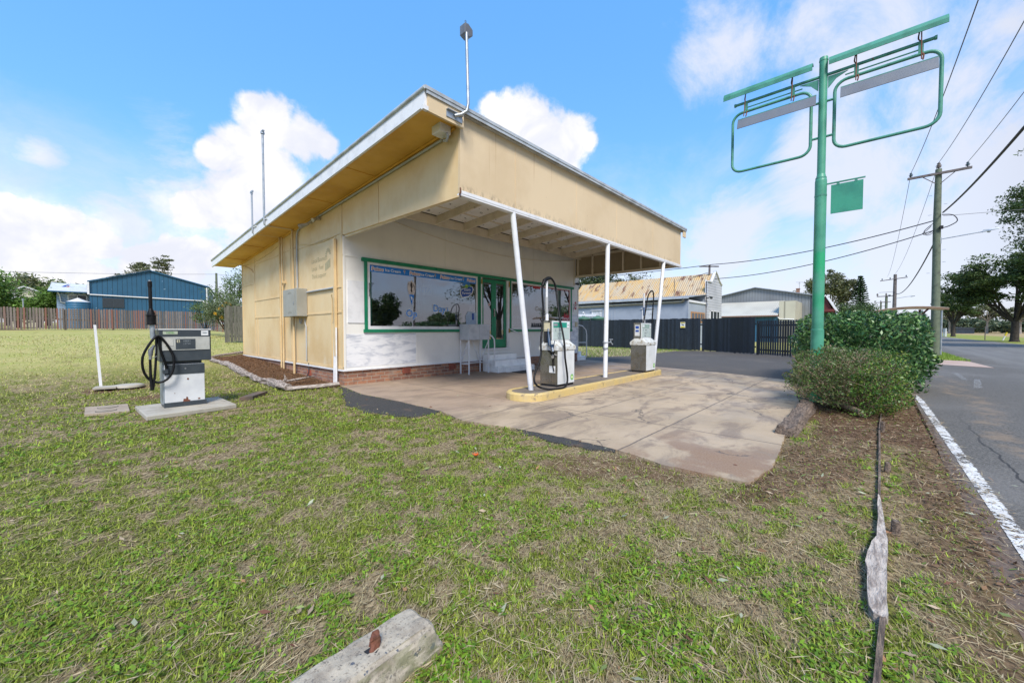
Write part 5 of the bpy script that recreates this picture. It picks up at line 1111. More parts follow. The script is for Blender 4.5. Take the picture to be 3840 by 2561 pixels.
# verge edging
ED=thing('verge_edging',(0,-9.05,0),'thin dark timber edging board with stubby pegs running beside the road verge','edging')
MB().bar((-2.6,-8.98,-.0),(-1.66,-9.03,.0),.020,.04).build('board',M['logdark'],ED)
b=MB(); pp=[(0,-9.04),(.6,-9.05),(1.3,-9.06),(2.0,-9.07),(2.9,-9.08),(4.2,-9.12)]
for a,c in zip(pp,pp[1:]): b.bar((a[0],a[1],-.005),(c[0],c[1],-.005),.016,.04)
b.build('board',M['logdark'],ED)
for x in (-.55,.95,2.85):
    MB().tube([(x,-9.11,-.05),(x+.01,-9.11,.07 if x<2 else .12)],[.026,.022],8,smooth=False).build('peg',M['logdark'],ED)
b=MB(); rng=random.Random(4)
LX=[(.06,-9.031,-9.042),(-.15,-9.027,-9.05),(-.4,-9.026,-9.058),(-.62,-9.024,-9.064),(-.78,-9.020,-9.066),(-.86,-8.995,-9.064),(-.95,-8.985,-9.062),(-1.05,-8.974,-9.060),(-1.16,-8.970,-9.056),(-1.26,-8.980,-9.052),(-1.40,-8.974,-9.050),(-1.52,-8.980,-9.048),(-1.63,-8.986,-9.046),(-1.67,-9.0,-9.044)]
LX=[(x,a+rng.uniform(-.004,.004),c+rng.uniform(-.003,.003)) for x,a,c in LX]
for (xa,la,ra),(xb,lb_,rb2) in zip(LX,LX[1:]):
    za=.030+.006*math.sin(xa*23); zb=.030+.006*math.sin(xb*23)
    b.hexa([(xb,rb2,-.03),(xa,ra,-.03),(xa,la,-.03),(xb,lb_,-.03)],[(xb,rb2,zb-.008),(xa,ra,za-.008),(xa,la,za),(xb,lb_,zb)])
tag(b.build('split_timber',M['logx'],root=(-.8,-9.03,0)),'bleached split timber plank in the verge edging nearest the viewer','timber')
# flower
fb=MB()
for k in range(22):
    a=k*2.4; r_=.01+.022*((k*7)%10)/10; fb.add([(-1.378,-6.024,.012),(-1.378+r_*math.cos(a-.25),-6.024+r_*math.sin(a-.25),.028),(-1.378+r_*1.5*math.cos(a),-6.024+r_*1.5*math.sin(a),.034+.008*(k%3)),(-1.378+r_*math.cos(a+.25),-6.024+r_*math.sin(a+.25),.028)],[(0,1,2,3)])
tag(fb.build('fallen_flower',plain('orange_petal',(.75,.13,.01)),root=(-1.378,-6.024,0)),'small bright orange flower lying alone on the lawn','flower')
# ============================================================ GRASS (nobody could count it)
def build_grass():
    rng=np.random.default_rng(21); out=[]
    def sample(n,r0,r1,pw):
        th=YAW+rng.uniform(R(-64),R(64),n); u=rng.random(n)
        r=r0*(r1/r0)**u if pw==2 else np.sqrt(r0*r0+(r1*r1-r0*r0)*u)
        return CAM[0]+r*np.cos(th),CAM[1]+r*np.sin(th),r
    specs=[(1.0,3.2,1,125000,1.0),(3.2,15.,2,310000,1.)]
    Ps=[];Us=[];Vs=[];Cs=[];Rk=[]
    for r0,r1,pw,n,_ in specs:
        x,y,r=sample(n,r0,r1,pw)
        g,s=zones(x,y)
        ok=~inpoly(x,y,SLAB)&~inpoly(x,y,DRIVE)&~(inpoly(x+rng.normal(0,.09,n),y+rng.normal(0,.09,n),PATCH1)&inpoly(x,y,PATCH1))&~(inpoly(x+rng.normal(0,.09,n),y+rng.normal(0,.09,n),PATCH2)&inpoly(x,y,PATCH2))&(y>-9.62)&~((x>-.05)&(x<9.9)&(y>0)&(y<8.6))&(x<9)
        fringe=fbm(x+50,y,5.,2); ok&=~((y<-9.45)&(fringe<.55))
        for c in ((-2.9,-.62,.62,.68),(-3.82,.2,.27,.46),(-3.46,-7.6,.38,.09),(2.95,-8.23,1.2,.12),(-.8,-9.04,.86,.035)):
            ok&=~((abs(x-c[0])<c[2])&(abs(y-c[1])<c[3]))
        keep=(rng.random(n)<(1-.88*s)*(.35+.65*np.clip(g*1.3,0,1)))&(rng.random(n)>sst(r,8.,15.)); ok&=keep&((s<.9)|(rng.random(n)<.05))
        x,y,r,g,s=x[ok],y[ok],r[ok],g[ok],s[ok]; n=len(x)
        z=H(x,y)+(fbm(x,y,3.,4)-.5)*.030*np.exp(-(((x+2)/9)**2+((y+3)/9)**2))
        sz=np.clip(r/4.,.8,4.5)
        # clump: tufts of blades share a position jitter
        isg=rng.random(n)<np.clip((g-.30)*1.55,.08,.85)
        ln=(.020+.028*rng.random(n))*np.where(isg,1.,1.25)*sz**.55
        til=np.where(isg,rng.uniform(.35,1.35,n),rng.uniform(1.15,1.52,n))
        az=rng.uniform(0,2*PI,n); az=np.where(isg,az,np.where(rng.random(n)<.5,az,.5+rng.normal(0,.5,n)))
        U=np.stack([np.sin(til)*np.cos(az),np.sin(til)*np.sin(az),np.cos(til)],-1)*ln[:,None]
        wd=(.0016+.0018*rng.random(n))*np.where(isg,1.35,.75)*sz**.85
        V_=np.stack([-np.sin(az),np.cos(az),rng.normal(0,.3,n)],-1)*wd[:,None]
        k=rng.random(n)[:,None]; k2=rng.random(n)[:,None]; far=np.clip((r-9)/14,0,1)[:,None]
        gc=np.array([.17,.24,.018])*(1-k)+np.array([.40,.47,.065])*k; gc=gc*(.44+.88*k2)
        gc=gc*(1-far)+far*(np.array([.30,.29,.08])*(.85+.3*k2))
        sc=np.array([.56,.48,.27])*(1-k)+np.array([.30,.22,.115])*k; br=(sst(x,-1.8,.2)*sst(-y,7.2,8.6))[:,None]; sc=sc*(.62+.65*k2)*(1-br*np.array([.22,.34,.42])); sc=sc*(1-far)+far*np.array([.40,.35,.15])
        c=np.where(isg[:,None],gc,sc)
        Ps.append(np.stack([x,y,z+.001+np.where(isg,0,rng.random(n)*.008)],-1)); Us.append(U); Vs.append(V_); Cs.append(c)
    P_,U,V_,c=map(np.concatenate,(Ps,Us,Vs,Cs))
    o=cardmesh('grass',P_,U,V_,c,M['blade'],'blade'); tag(o,'short mown green and straw coloured grass over the lawn','grass',kind='stuff')
    n=90000; x,y,r=sample(n,10.,34.,2); ok=((x<-.4)|(y>9.2))&(x<9)&(y<33.3)&~((y<9)&(x>-1.3))&(y>-9)&~((x>8)&(y<9)); x,y,r=x[ok],y[ok],r[ok]; n=len(x)
    az=rng.uniform(0,2*PI,n); til=rng.uniform(.5,1.45,n); ln=(.035+.03*rng.random(n))*(r/14)**.6
    U=np.stack([np.sin(til)*np.cos(az),np.sin(til)*np.sin(az),np.cos(til)],-1)*ln[:,None]; V_=np.stack([-np.sin(az),np.cos(az),0*az],-1)*(.010*(r/14)**.8)[:,None]
    pal=np.array([[.52,.45,.19],[.40,.42,.11],[.30,.36,.07],[.56,.47,.26]]); c=pal[rng.choice(4,n,p=[.34,.32,.2,.14])]*(.75+.5*rng.random(n)[:,None])
    o=cardmesh('back_lawn_grass',np.stack([x,y,H(x,y)],-1),U,V_,c,M['blade'],'blade'); tag(o,'dry yellow green grass of the back lawn up to the paling fence','grass',kind='stuff')
    # broad leaved weeds and clover near the viewer
    n=60000; x,y,r=sample(n,1.0,9.,2); g,s=zones(x,y); cl=fbm(x+11,y+3,2.8,3)
    ok=(g>.40)&(s<.4)&(cl>.50)&~inpoly(x,y,SLAB)&(y>-9.4)&~inpoly(x,y,PATCH1)&~inpoly(x,y,PATCH2)&~((abs(x+3.46)<.38)&(abs(y+7.6)<.1))&~((abs(x+2.9)<.62)&(abs(y+.62)<.68))&(y<6)&~((abs(x+.8)<.86)&(abs(y+9.04)<.04))
    x,y,r=x[ok],y[ok],r[ok]; n=len(x); z=H(x,y)+(fbm(x,y,3.,4)-.5)*.030
    sz=(.009+.012*rng.random(n))*np.clip(r/3.5,1,2.0); az=rng.uniform(0,2*PI,n)
    U=np.stack([np.cos(az),np.sin(az),rng.uniform(-.1,.7,n)],-1)*sz[:,None]*.8; V_=np.stack([-np.sin(az),np.cos(az),rng.normal(0,.25,n)],-1)*(sz*.38)[:,None]
    k=rng.random(n)[:,None]; c=np.array([.09,.20,.012])*(1-k)+np.array([.27,.43,.035])*k; c=c*(.65+.55*rng.random(n)[:,None])
    o=cardmesh('clover',np.stack([x,y,z+.006+.018*rng.random(n)],-1),U,V_,c,M['blade'],'leaf'); tag(o,'low broad leaved weeds and clover among the grass','weeds',kind='stuff')
    # rosettes of plantain-like weeds
    n=1300; x,y,r=sample(n,1.1,9.,2); g,s=zones(x,y)
    ok=(g>.42)&(s<.4)&~inpoly(x,y,SLAB)&(y>-9.3)&~inpoly(x,y,PATCH1)&~inpoly(x,y,PATCH2)&~((abs(x+3.46)<.42)&(abs(y+7.6)<.14))&~((abs(x+2.9)<.66)&(abs(y+.62)<.72))&(y<3)&~((abs(x+.8)<.86)&(abs(y+9.04)<.08))
    x,y,r=x[ok],y[ok],r[ok]; m=9; x=np.repeat(x,m); y=np.repeat(y,m); r=np.repeat(r,m); n=len(x); z=H(x,y)+(fbm(x,y,3.,4)-.5)*.030
    az=rng.uniform(0,2*PI,n); L=(.010+.016*rng.random(n))*np.clip(r/5,1,1.5); el=rng.uniform(.1,.75,n)
    U=np.stack([np.cos(az)*np.cos(el),np.sin(az)*np.cos(el),np.sin(el)],-1)*L[:,None]; V_=np.stack([-np.sin(az),np.cos(az),rng.normal(0,.2,n)],-1)*(L*.24)[:,None]
    k=rng.random(n)[:,None]; c=np.array([.12,.21,.02])*(1-k)+np.array([.27,.37,.05])*k
    o=cardmesh('weed_rosettes',np.stack([x,y,z+.006],-1)+U*.8,U,V_,c,M['blade'],'leaf'); tag(o,'small green weed rosettes dotted through the lawn','weeds',kind='stuff')
    # straw, clippings and dead leaves
    n=46000; x,y,r=sample(n,1.0,12.,2); g,s=zones(x,y)
    w_=.42+.58*sst(x,-2.2,-.8)*sst(-y,4,7.5)
    ok=(rng.random(n)<w_)&~inpoly(x,y,SLAB)&(y>-9.75)&~inpoly(x,y,PATCH1)&~((abs(x+3.46)<.38)&(abs(y+7.6)<.1))&~((abs(x+2.9)<.62)&(abs(y+.62)<.68))&(y<4)&~((abs(x+.8)<.86)&(abs(y+9.04)<.04))
    x,y,r=x[ok],y[ok],r[ok]; n=len(x); z=H(x,y)+(fbm(x,y,3.,4)-.5)*.030
    L=(.018+.05*rng.random(n)**2)*np.clip(r/3.5,1,2.); az=rng.normal(.35,.8,n)
    U=np.stack([np.cos(az),np.sin(az),rng.normal(0,.10,n)],-1)*L[:,None]; V_=np.stack([-np.sin(az),np.cos(az),rng.normal(0,.4,n)],-1)*(.0009+.0016*rng.random(n)*np.clip(r/3.5,1,2.))[:,None]
    k=rng.random(n)[:,None]; c=np.array([.66,.55,.35])*(1-k)+np.array([.28,.18,.10])*k
    o=cardmesh('straw',np.stack([x,y,z+.010+.012*rng.random(n)],-1),U,V_,c,M['blade'],'leaf'); tag(o,'dry straw and mower clippings scattered over the lawn','straw',kind='stuff')
    n=950; x,y,r=sample(n,1.1,9.,2); ok=(~inpoly(x,y,SLAB)|(rng.random(n)<.12))&(y>-9.9)&((x>-2)|(rng.random(n)<.25))&(y<2)&~((abs(x+3.46)<.38)&(abs(y+7.6)<.1))
    x,y,r=x[ok],y[ok],r[ok]; n=len(x); z=np.where(inpoly(x,y,SLAB),.006,H(x,y)+.022); az=rng.uniform(0,2*PI,n); sz=.012+.022*rng.random(n)
    U=np.stack([np.cos(az),np.sin(az),rng.normal(0,.25,n)],-1)*sz[:,None]; V_=np.stack([-np.sin(az),np.cos(az),rng.normal(0,.35,n)],-1)*(sz*.36)[:,None]
    pal=np.array([[.36,.20,.10],[.50,.38,.26],[.30,.38,.12],[.42,.44,.30],[.22,.10,.06]]); c=pal[rng.integers(0,5,n)]*(.75+.5*rng.random(n)[:,None])
    o=cardmesh('leaf_litter',np.stack([x,y,z],-1),U,V_,c,M['blade'],'leaf'); tag(o,'scattered fallen leaves on grass and concrete','leaves',kind='stuff')
    # mulch on the garden bed and soil clods
    n=30000; x=rng.uniform(-1.25,.1,n); y=rng.uniform(.0,8.8,n); ok=inpoly(x,y,BED); x,y=x[ok],y[ok]; n=len(x); z=H(x,y)-.015
    az=rng.uniform(0,2*PI,n); sz=.014+.03*rng.random(n)**2; U=np.stack([np.cos(az),np.sin(az),rng.normal(.1,.35,n)],-1)*sz[:,None]; V_=np.stack([-np.sin(az),np.cos(az),rng.normal(0,.4,n)],-1)*(sz*.18)[:,None]
    k=rng.random(n)[:,None]; c=np.array([.30,.165,.08])*(1-k)+np.array([.13,.07,.04])*k
    o=cardmesh('mulch',np.stack([x,y,z+.02+.012*rng.random(n)],-1),U,V_,c,M['blade'],'leaf'); tag(o,'brown bark and leaf mulch covering the garden bed by the wall','mulch',kind='stuff')
    n=22000; x=rng.uniform(-.9,9.,n); y=rng.uniform(-9.6,-8.1,n); g,s=zones(x,y); ok=(s>.45)&~inpoly(x,y,SLAB); x,y=x[ok],y[ok]; n=len(x); z=H(x,y)+(fbm(x,y,3.,4)-.5)*.03
    az=rng.uniform(0,2*PI,n); sz=.008+.02*rng.random(n)**2; U=np.stack([np.cos(az),np.sin(az),rng.normal(.1,.3,n)],-1)*sz[:,None]; V_=np.stack([-np.sin(az),np.cos(az),rng.normal(0,.4,n)],-1)*(sz*.3)[:,None]
    k=rng.random(n)[:,None]; c=np.array([.26,.16,.09])*(1-k)+np.array([.09,.05,.03])*k; c=np.where(rng.random(n)[:,None]<.12,np.array([.18,.26,.05]),c)
    o=cardmesh('soil_litter',np.stack([x,y,z+.010],-1),U,V_,c,M['blade'],'leaf'); tag(o,'brown leaf scraps on the bare soil under the hedges','litter',kind='stuff')
    # far lawn tufts, verge grass
    n=26000; x=rng.uniform(20.7,48,n); y=rng.uniform(-12.1,-9.4,n); x2=rng.uniform(11.5,21.6,9000); y2=rng.uniform(-.2,7,9000); ok=~inpoly(x2,y2,DRIVE); x=np.concatenate([x,x2[ok]]); y=np.concatenate([y,y2[ok]]); n=len(x)
    az=rng.uniform(0,2*PI,n); til=rng.uniform(.2,1.1,n); ln=.07+.06*rng.random(n)
    U=np.stack([np.sin(til)*np.cos(az),np.sin(til)*np.sin(az),np.cos(til)],-1)*ln[:,None]; V_=np.stack([-np.sin(az),np.cos(az),0*az],-1)*.012
    c=np.where((x<20.7)[:,None]&(rng.random(n)[:,None]<.6),np.array([.48,.42,.28]),np.array([.22,.33,.05]))*(.6+.8*rng.random(n))[:,None]
    o=cardmesh('verge_grass',np.stack([x,y,H(x,y)],-1),U,V_,c,M['blade'],'blade'); tag(o,'bright green grass on the verge by the power pole and below the dark fence','grass',kind='stuff')
build_grass()
# ============================================================ HEDGES
def hedge(name,x0,x1,y0,y1,z0,z1,n,size,cols,mat,label,seed,base,twigs=60,under=0.,lump=.12,shell=.35,two=None):
    rng=np.random.default_rng(seed); T=thing(name,base,label,'shrub')
    # superellipsoid volume sampled mostly near its surface, lumpy
    d=rng.normal(size=(int(n*2.2),3)); p=6.; q=(np.abs(d)**p).sum(1)**(1/p); s=d/q[:,None]
    lum=np.array([mnoise.fractal(Vector((a*2.3+seed,b_*2.3,c*2.3)),1.,2.,3) for a,b_,c in s])
    rad=(1-shell*rng.random(len(s))**1.6)*(1+lump*lum); s=s*rad[:,None]
    X=(x0+x1)/2+s[:,0]*(x1-x0)/2; Y=(y0+y1)/2+s[:,1]*(y1-y0)/2; Z=(z0+z1)/2+s[:,2]*(z1-z0)/2
    zlow=z0+under*(np.abs(Y-y1)/(y1-y0))*0+under*sst((X-x0)/(x1-x0)*0+np.clip((Y-y0)/(y1-y0),0,1),.3,1.)
    gap=fbm(X*1.+Z*1.3+seed,Y+Z*.7,3.2,3)
    ok=(Z>zlow+rng.normal(0,.04,len(Z)))&((gap>.40)|(rng.random(len(Z))<.45)); C=np.stack([X,Y,Z],-1)[ok][:n]
    if two:
        side=C[:,1]+.45*fbm(C[:,0]*1.,C[:,2]*2.,2.,3)-.2+.25*(C[:,2]-.4)
        A=side>(y0+y1)/2-.12; A2=A&(rng.random(len(C))<.74)
        leafcloud('foliage',C[~A],size,cols,mat,rng,T,base,aspect=.42); leafcloud('foliage',C[A2],size,two,mat,rng,T,base,aspect=.42)
    else: leafcloud('foliage',C,size,cols,mat,rng,T,base,aspect=.42)
    tb=MB(); r_=random.Random(seed)
    for k in range(twigs):
        a=Vector(base)+Vector((r_.uniform(-.12,.12),r_.uniform(-.12,.12),0)); e=Vector((r_.uniform(x0,x1),r_.uniform(y0,y1),r_.uniform(z0+.25*(z1-z0),z1+.0)))
        mid=a.lerp(e,.5)+Vector((r_.uniform(-.12,.12),r_.uniform(-.12,.12),r_.uniform(-.05,.1))); tb.tube([a,mid,e],[.012,.007,.003],4,cap=False)
        for j in range(3):
            st_=mid.lerp(e,r_.uniform(.1,.8)); tb.tube([st_,st_+Vector((r_.uniform(-.22,.22),r_.uniform(-.22,.22),r_.uniform(-.02,.25)))],[.004,.0015],4,cap=False)
    tb.build('stems',M['twig'],T); return T
HF=hedge('clipped_shrub',3.6,6.0,-9.40,-7.95,-.02,.93,44000,.038,[(.05,.12,.018),(.08,.17,.022),(.13,.22,.035),(.03,.07,.015),(.17,.20,.03)],M['glossleaf'],'low flat clipped shrub with twiggy small leaves round the green sign pole',3,(4.3,-8.85,0),twigs=170,under=.30,lump=.26,shell=.75,two=[(.10,.14,.04),(.14,.18,.06),(.06,.10,.025),(.19,.14,.08),(.09,.16,.03)])
MB().tube(smooth([(4.72,-8.32,.30),(4.55,-8.40,.16),(4.3,-8.6,.09),(4.0,-8.78,.07),(3.8,-8.9,.05)]),[.045]*12+[.05],10).tube(smooth([(4.55,-8.42,.2),(4.5,-8.4,.5),(4.35,-8.45,.75),(4.3,-8.5,.88)]),.016,6).build('cut_branch',M['twig'],HF)
MB().prism([(4.728+.0,-8.32+.044*math.cos(k*PI/5),.305+.044*math.sin(k*PI/5)) for k in range(10)],(.006,0,0)).build('cut_face',plain('fresh_cut_wood',(.40,.22,.11)),HF)
hedge('tall_hedge',7.05,11.2,-9.95,-7.55,.0,1.68,34000,.085,[(.025,.08,.025),(.045,.13,.032),(.10,.20,.055),(.018,.055,.02),(.15,.25,.08)],M['glossleaf'],'tall dense dark green hedge with glossy leaves behind the clipped shrub',9,(8.9,-8.8,0),twigs=50,lump=.14,shell=.55)
# ============================================================ TREES
def tree(name,loc,h,cr,tr,cols,label,seed,fork=.35,nlimb=6,n=9000,leaf=.25,umb=.45,cat='tree',group=None,clump=.24,trunkmat='trunk',lean=0.,sub=4,dens=1.):
    r_=random.Random(seed); rng=np.random.default_rng(seed); x,y=loc; z=gz(x,y) if abs(y)<300 else 0; base=Vector((x,y,z-.1))
    T=thing(name,tuple(base),label,cat,group); tb=MB(); tips=[]
    fk=base+Vector((lean*h*.3,0,h*fork)); tb.tube([base,base+Vector((0,0,h*fork*.15)),base.lerp(fk,.6)+Vector((r_.uniform(-.1,.1)*tr*4,0,0)),fk],[tr*1.35,tr,tr*.85,tr*.8],10,cap=False)
    for k in range(nlimb):
        a=2*PI*k/nlimb+r_.uniform(-.4,.4); rr=cr*r_.uniform(.35,.80) if k else cr*.15; zz=h*(r_.uniform(.62,.86) if k else .9)
        e=base+Vector((math.cos(a)*rr+lean*h*.5,math.sin(a)*rr,zz)); m_=fk.lerp(e,.45)+Vector((math.cos(a)*rr*.10,math.sin(a)*rr*.10,-h*.02+r_.uniform(-.02,.05)*h))
        tb.tube(smooth([fk-Vector((0,0,h*.03)),m_,e],3),[tr*.42,tr*.38,tr*.34,tr*.28,tr*.22,tr*.17,tr*.12],7,cap=False); tips.append(e)
        for j in range(sub):
            t=r_.uniform(.35,.95); s0=fk.lerp(m_,t*2) if t<.5 else m_.lerp(e,(t-.5)*2); aa=a+r_.uniform(-1.3,1.3); rr2=cr*r_.uniform(.2,.5)
            e2=s0+Vector((math.cos(aa)*rr2,math.sin(aa)*rr2,h*r_.uniform(.02,.16)))
            dx=e2-base; hr=math.hypot(dx.x-lean*h*.5,dx.y)
            if hr>cr*.95: e2=base+Vector((dx.x*cr*.95/hr,dx.y*cr*.95/hr,dx.z))
            tb.tube([s0,s0.lerp(e2,.5)+Vector((0,0,.03*h)),e2],[tr*.22,tr*.14,tr*.05],5,cap=False); tips.append(e2)
            if sub>3:
                for q in range(2):
                    e3=e2+Vector((r_.uniform(-1,1)*cr*.2,r_.uniform(-1,1)*cr*.2,r_.uniform(-.02,.08)*h)); tb.tube([e2,e3],[tr*.06,tr*.02],4,cap=False); tips.append(e3)
    tb.build('trunk',M[trunkmat],T)
    tp=np.array([tuple(t) for t in tips]); per=max(1,int(n/len(tp))); ci=np.repeat(np.arange(len(tp)),per)
    cs=clump*cr*(.6+.8*rng.random(len(tp)))[ci]
    o_=rdir(len(ci),rng)*(rng.random((len(ci),1))**.45); o_[:,2]*=umb; o_*=cs[:,None]
    C=tp[ci]+o_+np.array([0,0,.02*h]); tone=(.75+.5*rng.random(len(tp)))[ci]
    U=rdir(len(C),rng,.7); N=rdir(len(C),rng); Vv=np.cross(U,N); Vv/=np.linalg.norm(Vv,axis=1,keepdims=True)+1e-9
    s=leaf*(.5+rng.random(len(C)))[:,None]; pal=np.array(cols); c=pal[rng.integers(0,len(pal),len(C))]*(tone*(.7+.6*rng.random(len(C))))[:,None]
    cardmesh('crown',C,U*s*.5,Vv*s*.28,c,M['leaf'],'quad',tuple(base),T); return T
DKG=[(.04,.07,.02),(.06,.105,.025),(.09,.135,.035)]; GUM=[(.12,.13,.055),(.16,.165,.075),(.09,.11,.045)]; BRG=[(.08,.16,.025),(.12,.22,.04),(.15,.25,.055)]; MID=[(.09,.14,.045),(.12,.17,.055),(.15,.20,.08)]
tree('street_tree',(64.2,-20.6),10.2,4.6,.34,DKG,'large spreading dark tree standing on the grass across the road',31,fork=.24,nlimb=11,n=46000,leaf=.24,umb=.42,clump=.25,sub=7)
tree('street_tree',(108.4,-20.8),8.8,2.9,.32,DKG,'smaller open branched tree further along the far side of the road',35,fork=.28,nlimb=9,n=14000,leaf=.26,umb=.45,clump=.22,sub=6)
tree('street_tree',(43.0,-21.6),14.4,5.3,.34,DKG,'tall tree cut off by the right edge, its branches reaching in',41,fork=.22,nlimb=12,n=50000,leaf=.18,umb=.42,clump=.22,sub=7)
# hidden from the camera's own view but mirrored in the shop windows
tree('roadside_tree',(24,-41),6.0,2.1,.3,DKG,'bushy tree across the road, seen only as a reflection in the left window',51,nlimb=8,n=9000,leaf=.35,clump=.35,fork=.12,umb=.9)
tree('roadside_tree',(40,-34),15,6.5,.5,GUM,'tall gum across the road mirrored in the shop door',53,nlimb=7,n=12000,leaf=.35,umb=.7,fork=.2,clump=.3)
tree('roadside_tree',(39,-46),4.4,2.6,.3,MID,'low tree across the road mirrored in the window centre',55,nlimb=7,n=6000,leaf=.4,umb=.7,fork=.15,clump=.35)
tree('roadside_tree',(85,-50),9,8.,.4,MID,'far tree across the road mirrored in the right window',57,nlimb=7,n=6000,leaf=.5,umb=.7,fork=.15,clump=.35)
# behind the white house
tree('dark_pine',(58,28.5),13.3,5.0,.4,[(.03,.05,.018),(.05,.075,.03),(.07,.09,.04)],'dark bushy tree behind the rusty roofed house beside the shop wall',61,nlimb=9,n=9000,leaf=.4,umb=.9,fork=.25,clump=.36)
tree('gum_tree',(60,21),11.2,4.8,.3,GUM,'pale gum tree top showing over the rusty roof',63,nlimb=8,n=7000,leaf=.32,umb=.5,fork=.4,trunkmat='gumtrunk',clump=.28)
tree('gum_tree',(90,-3.4),12.4,3.7,.35,GUM,'tall gum tree with pale trunk behind the green pole',65,nlimb=9,n=10000,leaf=.36,umb=.65,fork=.38,trunkmat='gumtrunk',clump=.30)
tree('gum_tree',(92,.4),9.5,2.2,.25,GUM,'smaller gum left of the green pole above the grey shed',67,nlimb=6,n=4000,leaf=.34,umb=.7,fork=.35,trunkmat='gumtrunk',clump=.36)
tree('round_shrub',(70,-7.5),5.1,1.9,.2,[(.07,.12,.035),(.10,.15,.05),(.05,.09,.03)],'rounded green shrub behind the tall hedge',69,nlimb=9,n=7000,leaf=.22,umb=.8,fork=.3,cat='shrub',clump=.45)
# norfolk pine
NP=thing('norfolk_pine',(90,-7.6,-.02),'tall tiered conifer beside the gum tree over the hedge','tree'); rngp=np.random.default_rng(4)
MB().tube([(90,-7.6,-.02),(90,-7.6,11.0)],[.28,.03],8).build('trunk',M['trunk'],NP)
C=[]
for k in range(24):
    zt=1.6+k*.395; L=2.35*(1-(zt-1.0)/10.6)**.8
    for j in range(9):
        a=j*2*PI/9+k*.7; t_=rngp.random(34)
        for tt in t_: C.append((90+math.cos(a)*L*tt,-7.6+math.sin(a)*L*tt,zt+.18*tt*tt*L+rngp.normal()*.05))
leafcloud('crown',np.array(C),.30,[(.03,.07,.025),(.045,.09,.03),(.025,.05,.02)],M['leaf'],rngp,NP,(90,-7.6,-.02),aspect=.5)
# left side trees
k=0
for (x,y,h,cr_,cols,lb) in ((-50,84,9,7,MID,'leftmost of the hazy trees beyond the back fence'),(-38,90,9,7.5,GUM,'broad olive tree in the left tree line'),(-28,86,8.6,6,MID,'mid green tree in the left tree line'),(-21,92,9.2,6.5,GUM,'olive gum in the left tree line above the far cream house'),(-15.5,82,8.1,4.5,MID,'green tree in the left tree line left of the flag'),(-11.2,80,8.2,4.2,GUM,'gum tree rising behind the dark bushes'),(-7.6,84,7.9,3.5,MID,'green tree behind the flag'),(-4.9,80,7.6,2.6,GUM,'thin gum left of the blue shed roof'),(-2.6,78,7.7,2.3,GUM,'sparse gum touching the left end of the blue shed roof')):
    tree('background_tree',(x,y),h*.82,cr_,.3,[tuple(q*1.35 for q in c_) for c_ in cols],lb,100+k,nlimb=8,n=5000,leaf=.45,umb=.8,fork=.22,group='trees beyond the back fence',clump=.34); k+=1  # leaf colours lightened so distance haze is painted into them
tree('gum_tree',(.9,82),9.8,3.0,.25,GUM,'open gum tree showing above the left slope of the blue shed roof',121,nlimb=9,n=6000,leaf=.3,umb=.4,fork=.5,trunkmat='gumtrunk',clump=.26)
tree('gum_tree',(4.4,80),11.3,2.6,.25,GUM,'tallest flat topped gum above the peak of the blue shed',123,nlimb=9,n=6000,leaf=.3,umb=.35,fork=.55,trunkmat='gumtrunk',clump=.28)
tree('dense_shrub',(-10.6,50),4.5,2.5,.3,BRG,'dense bright green tree at the left edge behind the fence',131,nlimb=9,n=12000,leaf=.24,umb=.95,fork=.08,cat='shrub',clump=.5)
tree('dense_shrub',(-6.75,49),3.5,1.45,.2,BRG,'rounded green tree in front of the pale cottage',133,nlimb=9,n=9000,leaf=.2,umb=.95,fork=.1,cat='shrub',clump=.5)
tree('dense_shrub',(-8.3,52),2.8,1.2,.2,MID,'low dark bush between the two bright green trees',135,nlimb=7,n=4000,leaf=.22,umb=.95,fork=.1,cat='shrub',clump=.5)
YF=tree('flowering_shrub',(2.2,21.5),2.6,1.05,.1,[(.10,.14,.06),(.14,.18,.08),(.17,.20,.10)],'grey green shrub dotted with orange yellow flowers beside the shop corner',141,nlimb=9,n=9000,leaf=.09,umb=.9,fork=.15,cat='shrub',clump=.42)
rngf=np.random.default_rng(8); ZF=gz(2.2,21.5)
for (dx,dz) in ((-.55,1.75),(-.35,1.95),(-.1,1.6),(-.75,1.45),(-.45,1.25),(.0,2.05),(-.2,2.15)):
    leafcloud('flower_spike',np.array([2.2+dx,20.75,ZF+dz])+rngf.normal(size=(60,3))*.045,.06,[(.80,.42,.02),(.75,.5,.05)],M['leaf'],rngf,YF,tuple(YF['_org']),aspect=.5)
tree('slender_tree',(3.1,23.5),4.6,1.25,.07,[(.10,.16,.04),(.14,.20,.06),(.07,.12,.03)],'slender light green tree behind the flowering shrub at the shop corner',143,nlimb=8,n=5000,leaf=.11,umb=.9,fork=.2,clump=.42)
tree('straggly_shrub',(1.5,24),2.5,.9,.06,[(.08,.13,.03),(.12,.17,.05)],'straggly open bush over the palings left of the flowering shrub',145,nlimb=7,n=2200,leaf=.09,umb=.9,fork=.15,cat='shrub',clump=.42)
